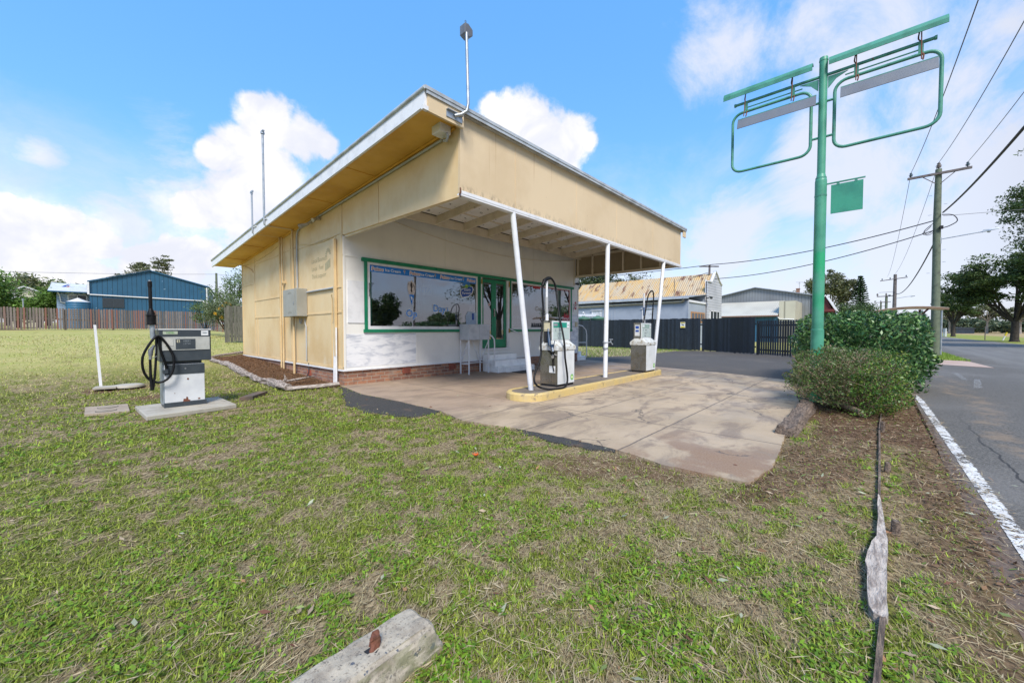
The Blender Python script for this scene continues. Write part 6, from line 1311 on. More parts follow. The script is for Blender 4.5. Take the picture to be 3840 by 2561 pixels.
# distant wood over the field
rngd=np.random.default_rng(77); Cs=[]
for k in range(95):
    x=rngd.uniform(225,300); y=-8-(k/95)*72+rngd.normal()*2; hh=rngd.uniform(3.0,7.0); rr=rngd.uniform(2.5,5.5)
    q=rdir(330,rngd)*(rngd.random((330,1))**.33); Cs.append(np.array([x,y,hh*.55])+q*np.array([rr,rr,hh*.5]))
tag(leafcloud('distant_wood',np.concatenate(Cs),1.1,[(.05,.075,.035),(.07,.10,.05),(.09,.11,.06)],M['leaf'],rngd,aspect=.7),'distant belt of trees along the far side of the dry field','trees',kind='stuff')
for i,(x,y,h,lb) in enumerate(((205,-30,9.5,'umbrella shaped gum with white trunk, nearest the pole, beyond the dry field'),(200,-38,9.,'umbrella gum beyond the field left of the big trunk'),(195,-44,8.,'small gum beyond the field behind the big tree trunk'))):
    tree('field_gum',(x,y),h,4.2,.3,GUM,lb,151+i,nlimb=7,n=2200,leaf=.7,umb=.45,fork=.5,trunkmat='gumtrunk',group='gums beyond the dry field',clump=.3)
# ============================================================ FENCES
def fence(name,p,q,h,label,mat,pitch,wid,lift=.04,pointed=True,jit=.02,seed=1,rails=(.35,1.15),post=2.4,back=False,cat='fence',z0=None,tone3=True):
    r_=random.Random(seed); p=Vector((*p,0)); q=Vector((*q,0)); L=(q-p).length; d=(q-p)/L; nrm=Vector((d.y,-d.x,0))
    zz=(lambda v: gz(v.x,v.y)) if z0 is None else (lambda v:z0)
    T=thing(name,(p.x,p.y,zz(p)),label,cat); n=int(L/pitch); b=MB()
    for k in range(n):
        c=p+d*(k+.5)*pitch; zb=zz(c)+lift+r_.uniform(0,.03); hh=h+r_.uniform(-jit,jit); w2=wid/2*r_.uniform(.92,1.04); b.tone=r_.random()
        a=c-d*w2; e=c+d*w2; o=nrm*(.018 if not back else r_.choice((.014,.022)))
        sl=r_.uniform(-.012,.012)
        pts=[a+Vector((0,0,zb)),e+Vector((0,0,zb)),e+Vector((sl,0,zb+hh-(.05 if pointed else 0))),c+Vector((sl,0,zb+hh)),a+Vector((sl,0,zb+hh-(.05 if pointed else 0)))]
        b.prism([v-o for v in pts],o*1.)
    b.build('palings',mat,T); rb=MB()
    for z in rails: rb.bar(p+Vector((0,0,zz(p)+z))+nrm*-.05,q+Vector((0,0,zz(q)+z))+nrm*-.05,.04,.08)
    rb.build('rails',mat,T); m=int(L/post)
    for k in range(m+1):
        c=p+d*min(k*post,L)-nrm*.10; MB().box(c.x-.05,c.x+.05,c.y-.05,c.y+.05,zz(c),zz(c)+h-.05).build('post',mat,T)
    return T
fence('paling_fence',(-14.5,33.5),(9.,33.5),1.50,'long weathered grey and rust brown paling fence with pointed tops across the back lawn',M['paling'],.135,.102,seed=2,rails=(.35,1.2))
fence('paling_fence',(.95,15.6),(3.6,15.6),1.88,'short tall piece of mossy paling fence meeting the shop corner',M['paling2'],.155,.135,pointed=False,seed=3)
fence('dark_fence',(21.75,10.5),(21.62,-1.35),1.97,'tall charcoal stained paling fence across the back of the driveway',M['darkfence'],.125,.124,pointed=False,jit=.006,seed=4,lift=.02,z0=0,rails=(.4,1.6))
fence('dark_fence',(21.62,-1.35),(19.62,-4.55),1.93,'angled charcoal paling fence between the back fence and the slatted gate',M['darkfence'],.125,.124,pointed=False,jit=.006,seed=5,lift=.02,z0=0,rails=(.4,1.6))
GT=fence('slatted_gate',(19.60,-4.60),(16.8,-8.3),1.72,'charcoal gate of spaced vertical slats beside the green pole',M['darkfence'],.14,.104,pointed=False,jit=.006,seed=6,lift=.05,z0=-.03,rails=(.3,.95,1.55),post=3.,cat='gate')
wsn=thing('warning_sign',(21.5,-.21,1.6),'small yellow and white camera warning sign on the dark fence','sign')
MB().box(21.575,21.585,-.36,-.06,1.42,1.78).build('sign_plate',M['paper'],wsn); MB().box(21.571,21.576,-.34,-.08,1.43,1.52).box(21.571,21.576,-.34,-.08,1.70,1.77).build('yellow_band',M['yel'],wsn)
text('lettering','WARNING',.05,M['ink'],wsn,(21.568,-.21,1.735),face='side'); MB().prism([(21.57,-.30,1.56),(21.57,-.14,1.60),(21.57,-.12,1.67),(21.57,-.29,1.62)],(.002,0,0)).build('camera_symbol',M['ink'],wsn)
# ============================================================ HOUSES RIGHT
WH=thing('white_house',(27,5,0),'pale blue grey house with rusty corrugated roof and stepped white gable behind the dark fence','house')
MB().box(27.3,31,.16,12,-.1,3.9).box(23.65,27.3,.13,12,-.1,3.30).build('wall',M['paleblue'],WH)
MB().box(23.62,23.65,5.6,5.64,1.5,3.3).box(23.62,23.65,5.9,5.94,1.5,3.3).box(23.62,23.65,.13,.2,0,3.3).build('cover_strip',M['paleblue'],WH)
RF=MB().hexa([(27.15,.06,3.86),(29.15,.06,5.62),(29.15,12,5.62),(27.15,12,3.86)],[(27.15,.06,3.92),(29.15,.06,5.68),(29.15,12,5.68),(27.15,12,3.92)])
RF.hexa([(29.15,.06,5.62),(31.2,.06,3.86),(31.2,12,3.86),(29.15,12,5.62)],[(29.15,.06,5.68),(31.2,.06,3.92),(31.2,12,3.92),(29.15,12,5.68)]).build('roof',M['rustroof'],WH)
MB().hexa([(23.4,.05,3.46),(27.3,.05,3.88),(27.3,12,3.88),(23.4,12,3.46)],[(23.4,.05,3.50),(27.3,.05,3.92),(27.3,12,3.92),(23.4,12,3.50)]).build('verandah_roof',M['galv'],WH)
MB().bar((23.38,.05,3.44),(23.38,12,3.44),.14,.10).build('gutter',M['capping'],WH)
MB().tube([(23.56,12,3.12),(23.56,.6,3.22),(23.5,.4,3.30)],.085,10).tube([(23.56,11,3.12),(23.56,11,3.4)],.06,8).tube([(23.56,6.3,3.2),(23.56,6.3,3.44)],.06,8).build('drain_pipe',wm('cream_pipe',(.50,.44,.33),(.4,.35,.27),3),WH)
MB().box(27.25,27.35,.04,.14,1.2,5.0).build('corner_trim',M['trimwhite'],WH)
gp=[(27.25,-.02,0),(31.05,-.02,0),(31.05,-.02,4.9),(30.75,-.02,4.95),(30.3,-.02,5.15),(29.6,-.02,5.62),(29.15,-.02,5.85),(28.3,-.02,5.1),(28.1,-.02,4.92),(27.25,-.02,4.9)]
MB().prism(gp,(0,.12,0)).build('gable_front',M['weatherb'],WH)
gb=MB()
for a,c in zip(gp[2:],gp[3:]): gb.bar((a[0],-.04,a[2]),(c[0],-.04,c[2]),.14,.06)
gb.build('gable_trim',M['trimwhite'],WH)
MB().box(27.9,28.0,-.06,-.02,1.5,2.75).box(28.65,28.75,-.06,-.02,1.5,2.75).box(29.6,29.7,-.06,-.02,1.5,2.75).box(30.3,30.4,-.06,-.02,1.5,2.75).box(27.9,30.4,-.06,-.02,2.70,2.78).build('front_window',M['trimwhite'],WH)
MB().box(28.0,28.65,-.05,-.021,1.5,2.7).box(28.75,29.6,-.05,-.021,1.5,2.7).box(29.7,30.3,-.05,-.021,1.5,2.7).build('window_pane',M['winglass'],WH)
for y0_,y1_ in ((6.80,7.55),(2.65,3.35)):
    wd=MB().box(23.60,23.65,y0_-.05,y1_+.05,2.78,2.84).box(23.55,23.65,y0_-.12,y1_+.12,2.82,2.86).box(23.60,23.65,y0_-.05,y0_,1.9,2.78).box(23.60,23.65,y1_,y1_+.05,1.9,2.78).build('window',M['trimwhite'],WH)
    MB().box(23.62,23.645,y0_,y1_,1.9,2.78).build('window_pane',M['shelf'],wd)
ow=MB().box(24.1,27.1,.09,.13,2.45,2.55).box(24.1,27.1,.09,.13,1.8,1.9)
for x in (24.1,24.75,25.4,26.05,26.6,27.0): ow.box(x,x+.12,.09,.13,1.9,2.45)
OW=ow.build('end_window',M['orangewood'],WH); MB().box(24.2,27.0,.10,.125,1.9,2.45).build('window_pane',M['winglass'],OW)
MB().box(23.65,27.3,.06,.13,3.18,3.32).build('fascia_board',M['trimwhite'],WH)
MB().tube([(27.15,.0,3.62),(27.0,-.3,3.7)],.035,6).tube([(27.0,-.3,3.7),(26.9,-.4,3.62)],[.06,.1],8).build('flood_light',M['ink'],WH)
MB().tube([(28.9,1.9,5.0),(28.9,1.9,5.4),(28.9,.4,5.75)],.02,5).tube([(26.4,2.1,3.8),(26.4,2.1,5.15)],.025,6).build('roof_stay',M['wiregrey'],WH)
PO=MB().box(28.95,29.07,.30,.42,5.6,6.35).bar((29.0,-.3,6.15),(29.0,1.1,6.30),.10,.09).build('service_bracket',M['arm'],WH)
MB().tube([(23.7,8.2,1.5),(23.5,8.2,2.55),(23.3,8.2,2.7)],.06,8).tube([(23.3,9.4,2.5),(23.1,6.9,2.45)],.06,8).tube([(23.2,9.2,2.38),(23.0,6.9,2.34)],.05,8).build('tank_pipe',M['trimwhite'],WH)
for i,(y,lb) in enumerate(((9.2,'leftmost green water tank behind the dark fence'),(7.9,'middle green water tank behind the dark fence'),(6.6,'right green water tank below the grey wall'))):
    T=thing('water_tank',(22.85,y,0),lb,'tank','green tanks behind the fence'); MB().lathe((22.85,y,0),[(.55,0),(.55,2.1),(.58,2.12),(.58,2.18),(.5,2.22),(.12,2.34),(.12,2.38)],20).build('tank_body',M['tankgreen'],T)
GS=thing('grey_shed',(50,1,0),'large grey metal gabled shed behind the cream lean-to','shed')
MB().prism([(50,-4.15,-.1),(50,-4.15,5.1),(50,1.17,6.24),(50,6.4,5.12),(50,6.4,-.1)],(14,0,0)).build('wall',M['greyclad'],GS)
MB().hexa([(49.7,-4.4,5.04),(64,-4.4,5.04),(64,1.17,6.26),(49.7,1.17,6.26)],[(49.7,-4.4,5.12),(64,-4.4,5.12),(64,1.17,6.34),(49.7,1.17,6.34)]).hexa([(49.7,1.17,6.26),(64,1.17,6.26),(64,6.7,5.04),(49.7,6.7,5.04)],[(49.7,1.17,6.34),(64,1.17,6.34),(64,6.7,5.12),(49.7,6.7,5.12)]).build('roof',M['galv'],GS)
MB().box(49.95,50.1,-4.25,-4.1,0,5.1).build('corner_trim',M['diesel_dark'],GS)
MB().box(50.3,64,-4.2,-4.16,0,4.9).build('side_panel',M['weatherb'],GS)
CL=thing('cream_shed',(45,2,0),'low blue walled shed with pale ribbed roof in front of the grey shed','shed')
MB().box(45,49.5,-1.85,4.5,-.1,2.78).build('wall',M['bluey'],CL)
MB().hexa([(44.6,-1.87,2.74),(49.5,-1.87,4.5),(49.5,4.6,4.5),(44.6,4.6,2.74)],[(44.6,-1.87,2.82),(49.5,-1.87,4.58),(49.5,4.6,4.58),(44.6,4.6,2.82)]).build('roof',M['creamroof'],CL)
MB().bar((44.55,-1.95,2.74),(44.55,4.6,2.74),.12,.12).build('gutter',wm('brown_gutter',(.20,.10,.07),None,3),CL)
CB=thing('cream_cabin',(48,-2.6,0),'tall plain cream box building beside the pale ribbed roof','building')
MB().box(45,54.5,-3.35,-1.93,-.1,4.27).build('wall',M['creamclad'],CB); MB().box(44.97,45.0,-3.34,-1.94,2.2,4.25).build('front_panel',M['creamclady'],CB)
MB().box(44.9,45.0,-3.36,-1.9,2.17,2.21).tube([(44.9,-1.85,2.62),(44.9,-2.0,2.42),(44.9,-3.2,2.36),(44.9,-3.25,2.0)],.05,6).build('pipe',M['trimwhite'],CB)
MH=thing('maroon_house',(60,-5,0),'small maroon timber house with steep white gable between pole and gum tree','house')
MB().prism([(60,-4.0,-.1),(60,-5.35,-.1),(60,-5.35,3.9),(60,-4.72,5.5),(60,-4.0,3.9)],(8,0,0)).build('wall',M['maroon'],MH)
MB().hexa([(59.7,-5.7,3.75),(68,-5.7,3.75),(68,-4.7,5.6),(59.7,-4.7,5.6)],[(59.7,-5.7,3.85),(68,-5.7,3.85),(68,-4.7,5.75),(59.7,-4.7,5.75)]).hexa([(59.7,-4.7,5.6),(68,-4.7,5.6),(68,-3.6,3.75),(59.7,-3.6,3.75)],[(59.7,-4.7,5.75),(68,-4.7,5.75),(68,-3.6,3.85),(59.7,-3.6,3.85)]).build('roof',M['whiteroof'],MH)
vb_=MB()
for k in range(5): vb_.box(59.6,59.66,-5.6+k*.22,-5.55+k*.22,2.2,3.8)
vb_.box(59.5,59.8,-5.65,-4.5,3.6,3.9).build('verandah_rail',M['maroon'],MH)
CH=thing('chimney',(60,-1.43,6),'brick chimney with a television aerial above the grey shed roof','chimney')
MB().box(66,66.4,-1.35,-.95,4.0,7.30).box(65.95,66.45,-1.4,-.9,7.15,7.25).build('stack',M['brick'],CH); MB().tube([(66.2,-1.3,7.3),(66.2,-1.3,8.2)],.02,5).tube([(66.2,-1.7,8.15),(66.2,-.9,8.2)],.015,4).tube([(66.2,-1.5,8.0),(66.2,-1.1,8.02)],.012,4).build('aerial',M['wiregrey'],CH)
# ============================================================ HOUSES LEFT
BS=thing('blue_shed',(.8,45,1.4),'big blue metal gabled shed behind the back paling fence','shed')
MB().prism([(-3.57,45,1.2),(5.27,45,1.2),(5.27,45,5.98),(.70,45,7.18),(-3.57,45,5.80)],(0,13,0)).build('wall',M['bluex'],BS)
MB().hexa([(5.27,45,1.2),(6.5,48.8,1.2),(6.3,49,1.2),(5.0,45.3,1.2)],[(5.27,45,5.95),(6.5,48.8,5.35),(6.3,49,5.35),(5.0,45.3,5.95)]).build('side_wall',M['bluey'],BS)
MB().hexa([(-3.7,44.85,5.76),(.7,44.85,7.2),(.7,58,7.2),(-3.7,58,5.76)],[(-3.7,44.85,5.86),(.7,44.85,7.3),(.7,58,7.3),(-3.7,58,5.86)]).hexa([(.7,44.85,7.2),(5.4,44.85,5.95),(5.4,58,5.95),(.7,58,7.2)],[(.7,44.85,7.3),(5.4,44.85,6.05),(5.4,58,6.05),(.7,58,7.3)]).bar((5.35,44.85,6.0),(6.75,49,5.35),.15,.12).build('roof',M['tankblue'],BS)
MB().bar((-2.3,44.9,6.36),(.65,44.9,7.36),.3,.03).build('skylight_sheet',M['galv'],BS)
MB().box(-3.72,-3.58,44.85,44.98,4.6,5.75).build('downpipe',M['trimwhite'],BS)
MB().bar((-3.6,44.92,4.60),(4.9,44.92,4.45),.09,.09).bar((4.9,44.92,4.48),(4.95,44.92,3.85),.1,.1).bar((4.9,44.92,3.9),(5.25,44.92,3.9),.1,.1).bar((5.2,44.92,5.9),(5.2,44.92,3.9),.1,.1).build('drain_pipe',M['trimwhite'],BS)
wn=MB().box(-2.75,-1.28,44.95,44.99,3.40,4.32).build('window',M['diesel_dark'],BS)
MB().box(-2.70,-2.04,44.94,44.955,3.46,4.26).box(-1.99,-1.33,44.94,44.955,3.46,4.26).build('window_pane',M['winglass'],wn)
CO=thing('blue_cottage',(-4.6,48,1.5),'pale blue weatherboard cottage with white roof left of the blue shed','house')
MB().box(-5.65,-3.5,47,54,1.3,4.72).build('wall',M['cottage'],CO); MB().hexa([(-6.15,46.2,4.80),(-3.4,46.2,4.80),(-3.4,54,6.1),(-6.15,54,6.1)],[(-6.15,46.2,4.90),(-3.4,46.2,4.90),(-3.4,54,6.2),(-6.15,54,6.2)]).build('roof',M['whiteroof'],CO)
MB().bar((-6.15,46.15,4.82),(-3.4,46.15,4.82),.1,.09).build('gutter',M['bluey'],CO)
cw=MB().box(-4.98,-4.90,46.95,47.0,4.0,4.65).box(-4.98,-3.7,46.95,47,4.58,4.65).box(-4.98,-3.7,46.95,47,4.0,4.06).box(-4.38,-4.32,46.95,47,4.0,4.65).box(-3.78,-3.7,46.95,47,4.,4.65)
for q in range(9): cw.bar((-4.9+q*.06,46.97,4.06),(-4.84+q*.06+.0,46.97,4.58),.012,.012).bar((-4.4-q*.06,46.965,4.06),(-4.46-q*.06,46.965,4.58),.012,.012)
CW=cw.build('window',M['trimwhite'],CO); MB().box(-4.9,-3.78,46.97,46.99,4.06,4.58).build('window_pane',M['winglass'],CW)
MB().tube(smooth([(-5.55,46.5,4.72),(-5.45,46.9,4.5),(-5.4,46.9,4.0),(-5.3,46.9,3.85),(-4.6,46.9,3.8)]),.05,6).build('downpipe',M['trimwhite'],CO)
tk=thing('water_tank',(-4.3,44,1.4),'ribbed dark blue water tank with pale cone lid beside the blue shed','tank')
pr_=[(.76,0)]
for q in range(12): pr_+=[(.76,.1+q*.2),(.79,.15+q*.2),(.79,.22+q*.2),(.76,.27+q*.2)]
MB().lathe((-4.28,44,1.3),pr_+[(.76,2.5)],24).build('tank_body',M['tankblue'],tk); MB().lathe((-4.28,44,3.8),[(.78,0),(.1,.33),(.1,.36)],18).build('lid',M['whiteroof'],tk)
tk=thing('water_tank',(4.8,41.5,1.4),'low water tank with pale cone lid at the right end of the blue shed','tank')
MB().lathe((4.75,41.5,1.3),[(.76,0),(.76,2.02)],24).build('tank_body',M['tankblue'],tk); MB().lathe((4.75,41.5,3.32),[(.78,0),(.1,.22),(.1,.25)],18).build('lid',M['whiteroof'],tk)
HB=thing('cream_house',(-8.4,60,1.6),'distant cream gabled house between dark bushes','house')
MB().prism([(-9.3,60,1.4),(-7.4,60,1.4),(-7.4,60,5.5),(-8.3,60,5.95),(-9.3,60,5.45)],(0,6,0)).build('wall',wm('cream_boards',(.55,.52,.40),(.5,.46,.36),1),HB)
MB().hexa([(-9.6,59.7,5.35),(-8.3,59.7,5.98),(-8.3,66,5.98),(-9.6,66,5.35)],[(-9.6,59.7,5.5),(-8.3,59.7,6.12),(-8.3,66,6.12),(-9.6,66,5.5)]).hexa([(-8.3,59.7,5.98),(-7.2,59.7,5.45),(-7.2,66,5.45),(-8.3,66,5.98)],[(-8.3,59.7,6.12),(-7.2,59.7,5.6),(-7.2,66,5.6),(-8.3,66,6.12)]).build('roof',M['whiteroof'],HB)
MB().hexa([(-9.2,58.9,4.4),(-7.0,58.9,4.0),(-7.0,60,4.5),(-9.2,60,4.9)],[(-9.2,58.9,4.5),(-7.0,58.9,4.1),(-7.0,60,4.6),(-9.2,60,5.0)]).build('awning',M['whiteroof'],HB)
FG=thing('flag',(-4.85,50,1.5),'dark blue flag with red and white cross on a pole above the cottage roof','flag')
MB().tube([(-4.84,50,1.5),(-4.84,50,6.0)],.03,6).build('flag_pole',M['trimwhite'],FG)
MB().prism([(-4.86,50,5.86),(-4.88,50,5.30),(-5.35,50,5.20),(-5.85,50,5.05),(-5.6,50,5.35),(-5.3,50,5.62)],(0,.01,0)).build('flag_cloth',M['navy'],FG)
MB().bar((-4.87,49.99,5.60),(-5.28,49.99,5.42),.01,.10).bar((-5.02,49.99,5.78),(-5.12,49.99,5.30),.10,.01).bar((-4.88,49.99,5.80),(-5.3,49.99,5.30),.01,.03).build('flag_cross',M['lettwhite'],FG)
MB().bar((-4.87,49.98,5.60),(-5.28,49.98,5.42),.01,.05).bar((-5.02,49.98,5.78),(-5.12,49.98,5.30),.05,.01).build('flag_cross',M['red'],FG)
MB().prism(disc((-5.15,49.985,5.20),.04,n=7),(0,.004,0)).prism(disc((-5.45,49.985,5.3),.03,n=7),(0,.004,0)).build('flag_star',M['lettwhite'],FG)
tag(MB().tube([(-7.17,40,1.4),(-7.17,40,3.62)],.035,8).tube([(-7.17,40,3.6),(-7.17,40,3.72)],.07,8).build('garden_lamp',M['galv'],root=(-7.17,40,1.4)),'thin grey post with a small cap behind the left end of the fence','post')
tag(MB().tube([(8.93,60,1.5),(8.93,60,9.35)],[.18,.13],8).bar((8.9,59.9,8.0),(8.7,59.9,8.05),.1,.1).build('utility_pole',M['pole'],root=(8.93,60,1.5)),'far bare utility pole right of the blue shed','pole')
# ============================================================ POLES AND WIRES RIGHT
def arm(b,p,q): b.bar(p,q,.11,.10)
def insul(b,x,y,z,s=1.):
    b.lathe((x,y,z),[(.02*s,0),(.02*s,.05*s),(.075*s,.06*s),(.05*s,.09*s),(.03*s,.10*s),(.085*s,.12*s),(.05*s,.15*s),(.03*s,.17*s),(.06*s,.19*s),(.02*s,.24*s)],12)
PP=thing('power_pole',(24.36,-11.34,0),'nearest greenish timber power pole with crossarm and street lamp arm','power pole','power poles along the road')
px_,py_=24.40,-11.30
MB().tube([(24.36,-11.36,-.1),(24.36,-11.36,1.),(24.37,-11.33,4.),(24.40,-11.30,6.6),(px_,py_,9.15)],[.175,.165,.15,.14,.115],16).build('pole',M['pole'],PP)
a=MB(); arm(a,(24.26,-10.22,8.90),(24.26,-12.36,8.92)); a.build('crossarm',M['arm'],PP)
MB().bar((24.25,-10.75,8.86),(24.28,-11.2,8.45),.03,.03).bar((24.25,-11.85,8.88),(24.28,-11.4,8.45),.03,.03).build('arm_brace',M['arm'],PP)
ib=MB(); insul(ib,24.26,-10.34,8.95); insul(ib,24.26,-12.22,8.97); ib.build('insulator',M['insul'],PP)
ib=MB(); insul(ib,24.40,-11.3,9.15,1.35); ib.build('insulator',M['polegrey'],PP)
MB().tube([(24.36,-11.42,5.72),(24.36,-12.5,5.84),(24.36,-12.85,5.87)],.022,8).tube([(24.36,-11.42,5.5),(24.36,-11.42,5.8)],.05,8).build('lamp_arm',M['galv'],PP)
MB().hexa([(24.29,-12.75,5.84),(24.43,-12.75,5.84),(24.42,-13.25,5.93),(24.30,-13.25,5.93)],[(24.31,-12.78,5.95),(24.41,-12.78,5.95),(24.40,-13.25,5.97),(24.32,-13.25,5.97)]).lathe((24.36,-12.95,5.80),[(.03,0),(.06,.03),(.06,.07)],10).build('lamp_head',M['galv'],PP)
bo=MB()
for z in (7.9,7.4,6.95,5.2,4.6,4.1,3.4): bo.tube([(24.3,-11.1 if int(z*10)%2 else -11.5,z),(24.3,-10.98 if int(z*10)%2 else -11.62,z)],.01,5)
bo.build('step_bolt',M['galv'],PP)
MB().tube(smooth([(24.3,-11.45,6.9),(24.2,-11.8,6.8),(24.2,-11.95,6.5),(24.2,-11.7,6.3),(24.3,-11.45,6.25)]),.022,6).tube(smooth([(24.2,-11.15,6.5),(24.15,-11.0,6.35),(24.15,-10.85,6.15),(24.15,-10.95,6.0),(24.2,-11.1,6.1),(24.2,-11.2,6.2)]),.016,6).tube(smooth([(24.2,-11.1,6.4),(24.15,-10.95,6.2),(24.15,-10.8,6.05),(24.15,-11.0,5.95),(24.2,-11.15,6.05)]),.014,6).box(24.15,24.3,-11.5,-11.38,6.2,6.35).build('cable_loop',M['wire'],PP)
def wire(pts,r,label,mat='wire'): 
    return tag(MB().tube(pts,r,5).build('overhead_wire',M[mat],root=tuple(pts[0])),label,'wire')
wire(cat_sag((24.26,-10.34,9.18),(-24,-10.4,9.1),1.75,40),.011,'thin overhead wire from the left crossarm insulator rising over the viewer','wiregrey')
wire(cat_sag((24.40,-11.3,9.48),(-24,-11.3,9.4),1.75,40),.011,'thin overhead wire from the pole top insulator rising over the viewer','wiregrey')
wire(cat_sag((24.26,-12.22,9.2),(-24,-12.2,9.1),1.3,40),.011,'thin overhead wire from the right crossarm insulator rising off frame','wiregrey')
wire(cat_sag((24.3,-11.48,7.0),(-24,-11.35,6.9),1.35,44),.034,'thick twisted black cable rising from the pole to the right edge')
wire(cat_sag((24.2,-11.15,6.63),(29.0,.15,6.35),.35,24)+cat_sag((29.0,.15,6.35),(29.0,26,6.9),.3,20)[1:],.026,'upper black service cable from pole to roof bracket of the pale house')
wire(cat_sag((24.2,-11.15,6.15),(28.9,-.08,5.22),.42,24),.024,'lower black service cable from pole to the stepped gable')
wire(cat_sag((24.36,-11.4,6.1),(70.8,-11.35,6.35),1.15,30),.034,'thick black cable sagging from the near pole to the second pole')
wire(cat_sag((24.26,-10.34,9.18),(70.8,-10.6,8.6),1.0,30),.011,'faint wire from the left insulator to the second pole','wiregrey')
wire(cat_sag((24.40,-11.3,9.48),(70.8,-11.2,8.7),1.0,30),.011,'faint wire from the pole top to the second pole','wiregrey')
wire([(24.4,-11.5,6.85),(30,-25,6.95)],.010,'thin straight wire leaving the near pole to the right','wiregrey')
wire(cat_sag((-45,60,6.8),(8.93,60,9.2),.9,30)+cat_sag((8.93,60,9.2),(60,60,9.6),.8,20)[1:],.018,'thin wire crossing the sky above the blue shed','wiregrey')
P2=thing('power_pole',(71,-11.35,0),'second timber power pole, shorter and grey, above the shelter roof','power pole','power poles along the road')
MB().tube([(71,-11.4,-.1),(71,-11.4,8.85)],[.24,.17],12).build('pole',M['polegrey'],P2)
a=MB(); arm(a,(70.8,-9.9,8.05),(70.8,-12.6,8.35)); a.build('crossarm',M['arm'],P2)
ib=MB(); [insul(ib,70.8,y,z,1.1) for y,z in ((-10.1,8.12),(-10.9,8.2),(-12.45,8.4))]; ib.build('insulator',M['insul'],P2)
MB().tube([(70.9,-11.5,5.55),(70.9,-12.6,5.75),(70.9,-13.0,5.78)],.03,6).tube([(70.9,-12.95,5.78),(70.9,-13.35,5.82)],[.09,.04],8).build('lamp_arm',M['galv'],P2)
MB().tube([(70.8,-9.8,6.45),(70.8,-11.3,6.5)],.02,5).tube([(70.8,-11.0,6.05),(70.8,-10.85,6.02),(70.8,-10.85,5.85)],[.05,.12,.06],8).build('pole_fitting',M['ink'],P2)
for i,(x,h,lb) in enumerate(((106,8.2,'third power pole down the road, just left of the grey one'),(160,9.7,'fourth power pole down the road with upright insulators'),(215,9.,'farthest tiny power pole down the road'))):
    T=thing('power_pole',(x,-11.35,0),lb,'power pole','power poles along the road')
    MB().tube([(x,-11.35,-.1),(x,-11.35,h)],[.26,.2],8).build('pole',M['pole'],T)
    MB().bar((x-.2,-9.9,h-.15),(x-.2,-12.8,h-.1),.14,.16).bar((x-.2,-9.9,h-1.3) if i else (x-.2,-10.6,h-1.3),(x-.2,-12.8,h-1.25) if i else (x-.2,-12.0,h-1.3),.1,.12).build('crossarm',M['arm'],T)
    ib=MB(); [insul(ib,x-.2,y,h-.08,2.4) for y in (-10.,-11.3,-12.7)]; ib.build('insulator',M['polegrey'],T)
# bus shelter
BSH=thing('bus_shelter',(22,-10.3,0),'shelter with a gently curved brown edged roof above the hedge','shelter')
rb=MB(); n_=12; top=[]; 
for k in range(n_+1):
    t_=k/n_; y=-9.15-2.3*t_; z=2.03+.27*math.sin(PI*(.16+.62*t_)); top.append((y,z))
for (xa,xb,zo,th) in ((20.9,23.3,0,.045),):
    vs=[]; 
    for y,z in top: vs+= [(xa,y,z),(xb,y,z),(xb,y,z+th),(xa,y,z+th)]
    fs=[]
    for k in range(n_):
        o=k*4
        for j in range(4): fs.append((o+j,o+(j+1)%4,o+4+(j+1)%4,o+4+j))
    fs+=[(0,3,2,1),(n_*4,n_*4+1,n_*4+2,n_*4+3)]; rb.add(vs,fs)
rb.build('roof',wm('shelter_roof',(.55,.50,.44),(.46,.41,.35),2,rough=.5),BSH)
rb=MB()
for (y,z),(y2,z2) in zip(top,top[1:]): rb.bar((20.88,y,z-.015),(20.88,y2,z2-.015),.05,.09)
rb.build('roof_edge',wm('brown_roof_edge',(.22,.14,.08),(.15,.09,.06),2,rough=.5),BSH)
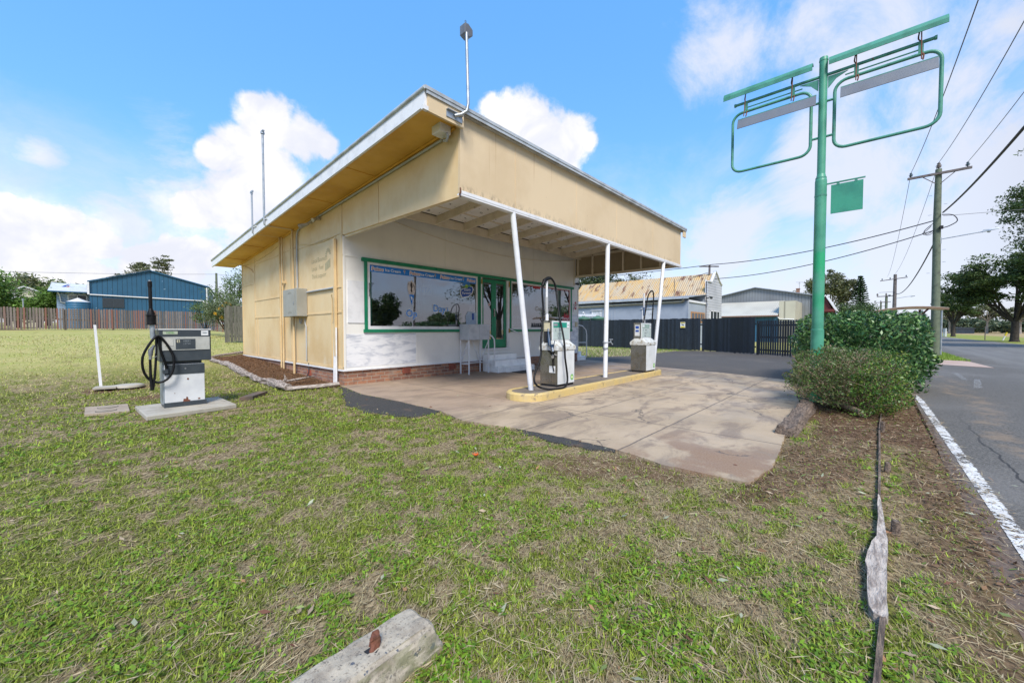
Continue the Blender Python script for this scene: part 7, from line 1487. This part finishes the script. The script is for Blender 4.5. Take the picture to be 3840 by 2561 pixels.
for y,z in ((-9.4,2.1),(-10.6,2.2)): 
    for x in (21.2,23.0): MB().box(x-.04,x+.04,y-.04,y+.04,-.02,z).build('post',M['maroon'],BSH)
MB().bar((21.0,-10.55,1.85),(21.0,-10.85,2.22),.05,.07).build('brace',M['maroon'],BSH)
tag(MB().tube([(25.34,-11.65,-.02),(25.34,-11.65,2.35)],.038,10).build('sign_post',M['galv'],root=(25.34,-11.65,0)),'plain galvanised steel post just right of the power pole','post')
SS=thing('street_sign',(30,-11.28,0),'street name sign on a grey post behind the shelter roof','sign'); MB().tube([(30,-11.28,-.02),(30,-11.28,2.5)],.04,8).build('post',M['galv'],SS)
MB().box(29.98,30.0,-11.24,-10.55,2.2,2.42).build('name_plate',M['paper'],SS); text('lettering','SHORT ST',.15,M['ink'],SS,(29.97,-10.9,2.31),face='side')
for x,y,lb in ((110.5,-19.81,'left one of two white guide posts by the far road edge'),(108.4,-19.87,'right one of two white guide posts by the far road edge')):
    tag(MB().box(x-.1,x+.1,y-.1,y+.1,-.02,1.6).box(x-.11,x+.11,y-.11,y+.11,1.2,1.3).build('guide_post',M['trimwhite'],root=(x,y,0)),lb,'post','guide posts')
GP=thing('marker_post',(72.5,-21.12,0),'leaning white marker post with yellow top beside the big tree','post'); MB().tube([(72.5,-21.12,-.05),(72.5,-21.3,.55)],.07,6).build('post',M['trimwhite'],GP); MB().tube([(72.5,-21.3,.55),(72.5,-21.42,.98)],.09,6).build('yellow_top',M['yel'],GP)
tag(MB().tube([(74,-19.92,-.05),(74,-19.92,1.75)],.05,6).build('thin_post',M['arm'],root=(74,-19.92,0)),'thin dark post on the verge between the two big trees','post')
tag(MB().box(206,209,-36,-32,-.1,1.6).hexa([(205.7,-36.3,1.6),(209.3,-36.3,1.6),(209.3,-31.7,1.6),(205.7,-31.7,1.6)],[(205.7,-36.3,1.9),(209.3,-36.3,1.9),(209.3,-31.7,2.3),(205.7,-31.7,2.3)]).build('farm_shed',M['panelgrey'],root=(207,-34,0)),'tiny grey farm shed beyond the dry field','shed')
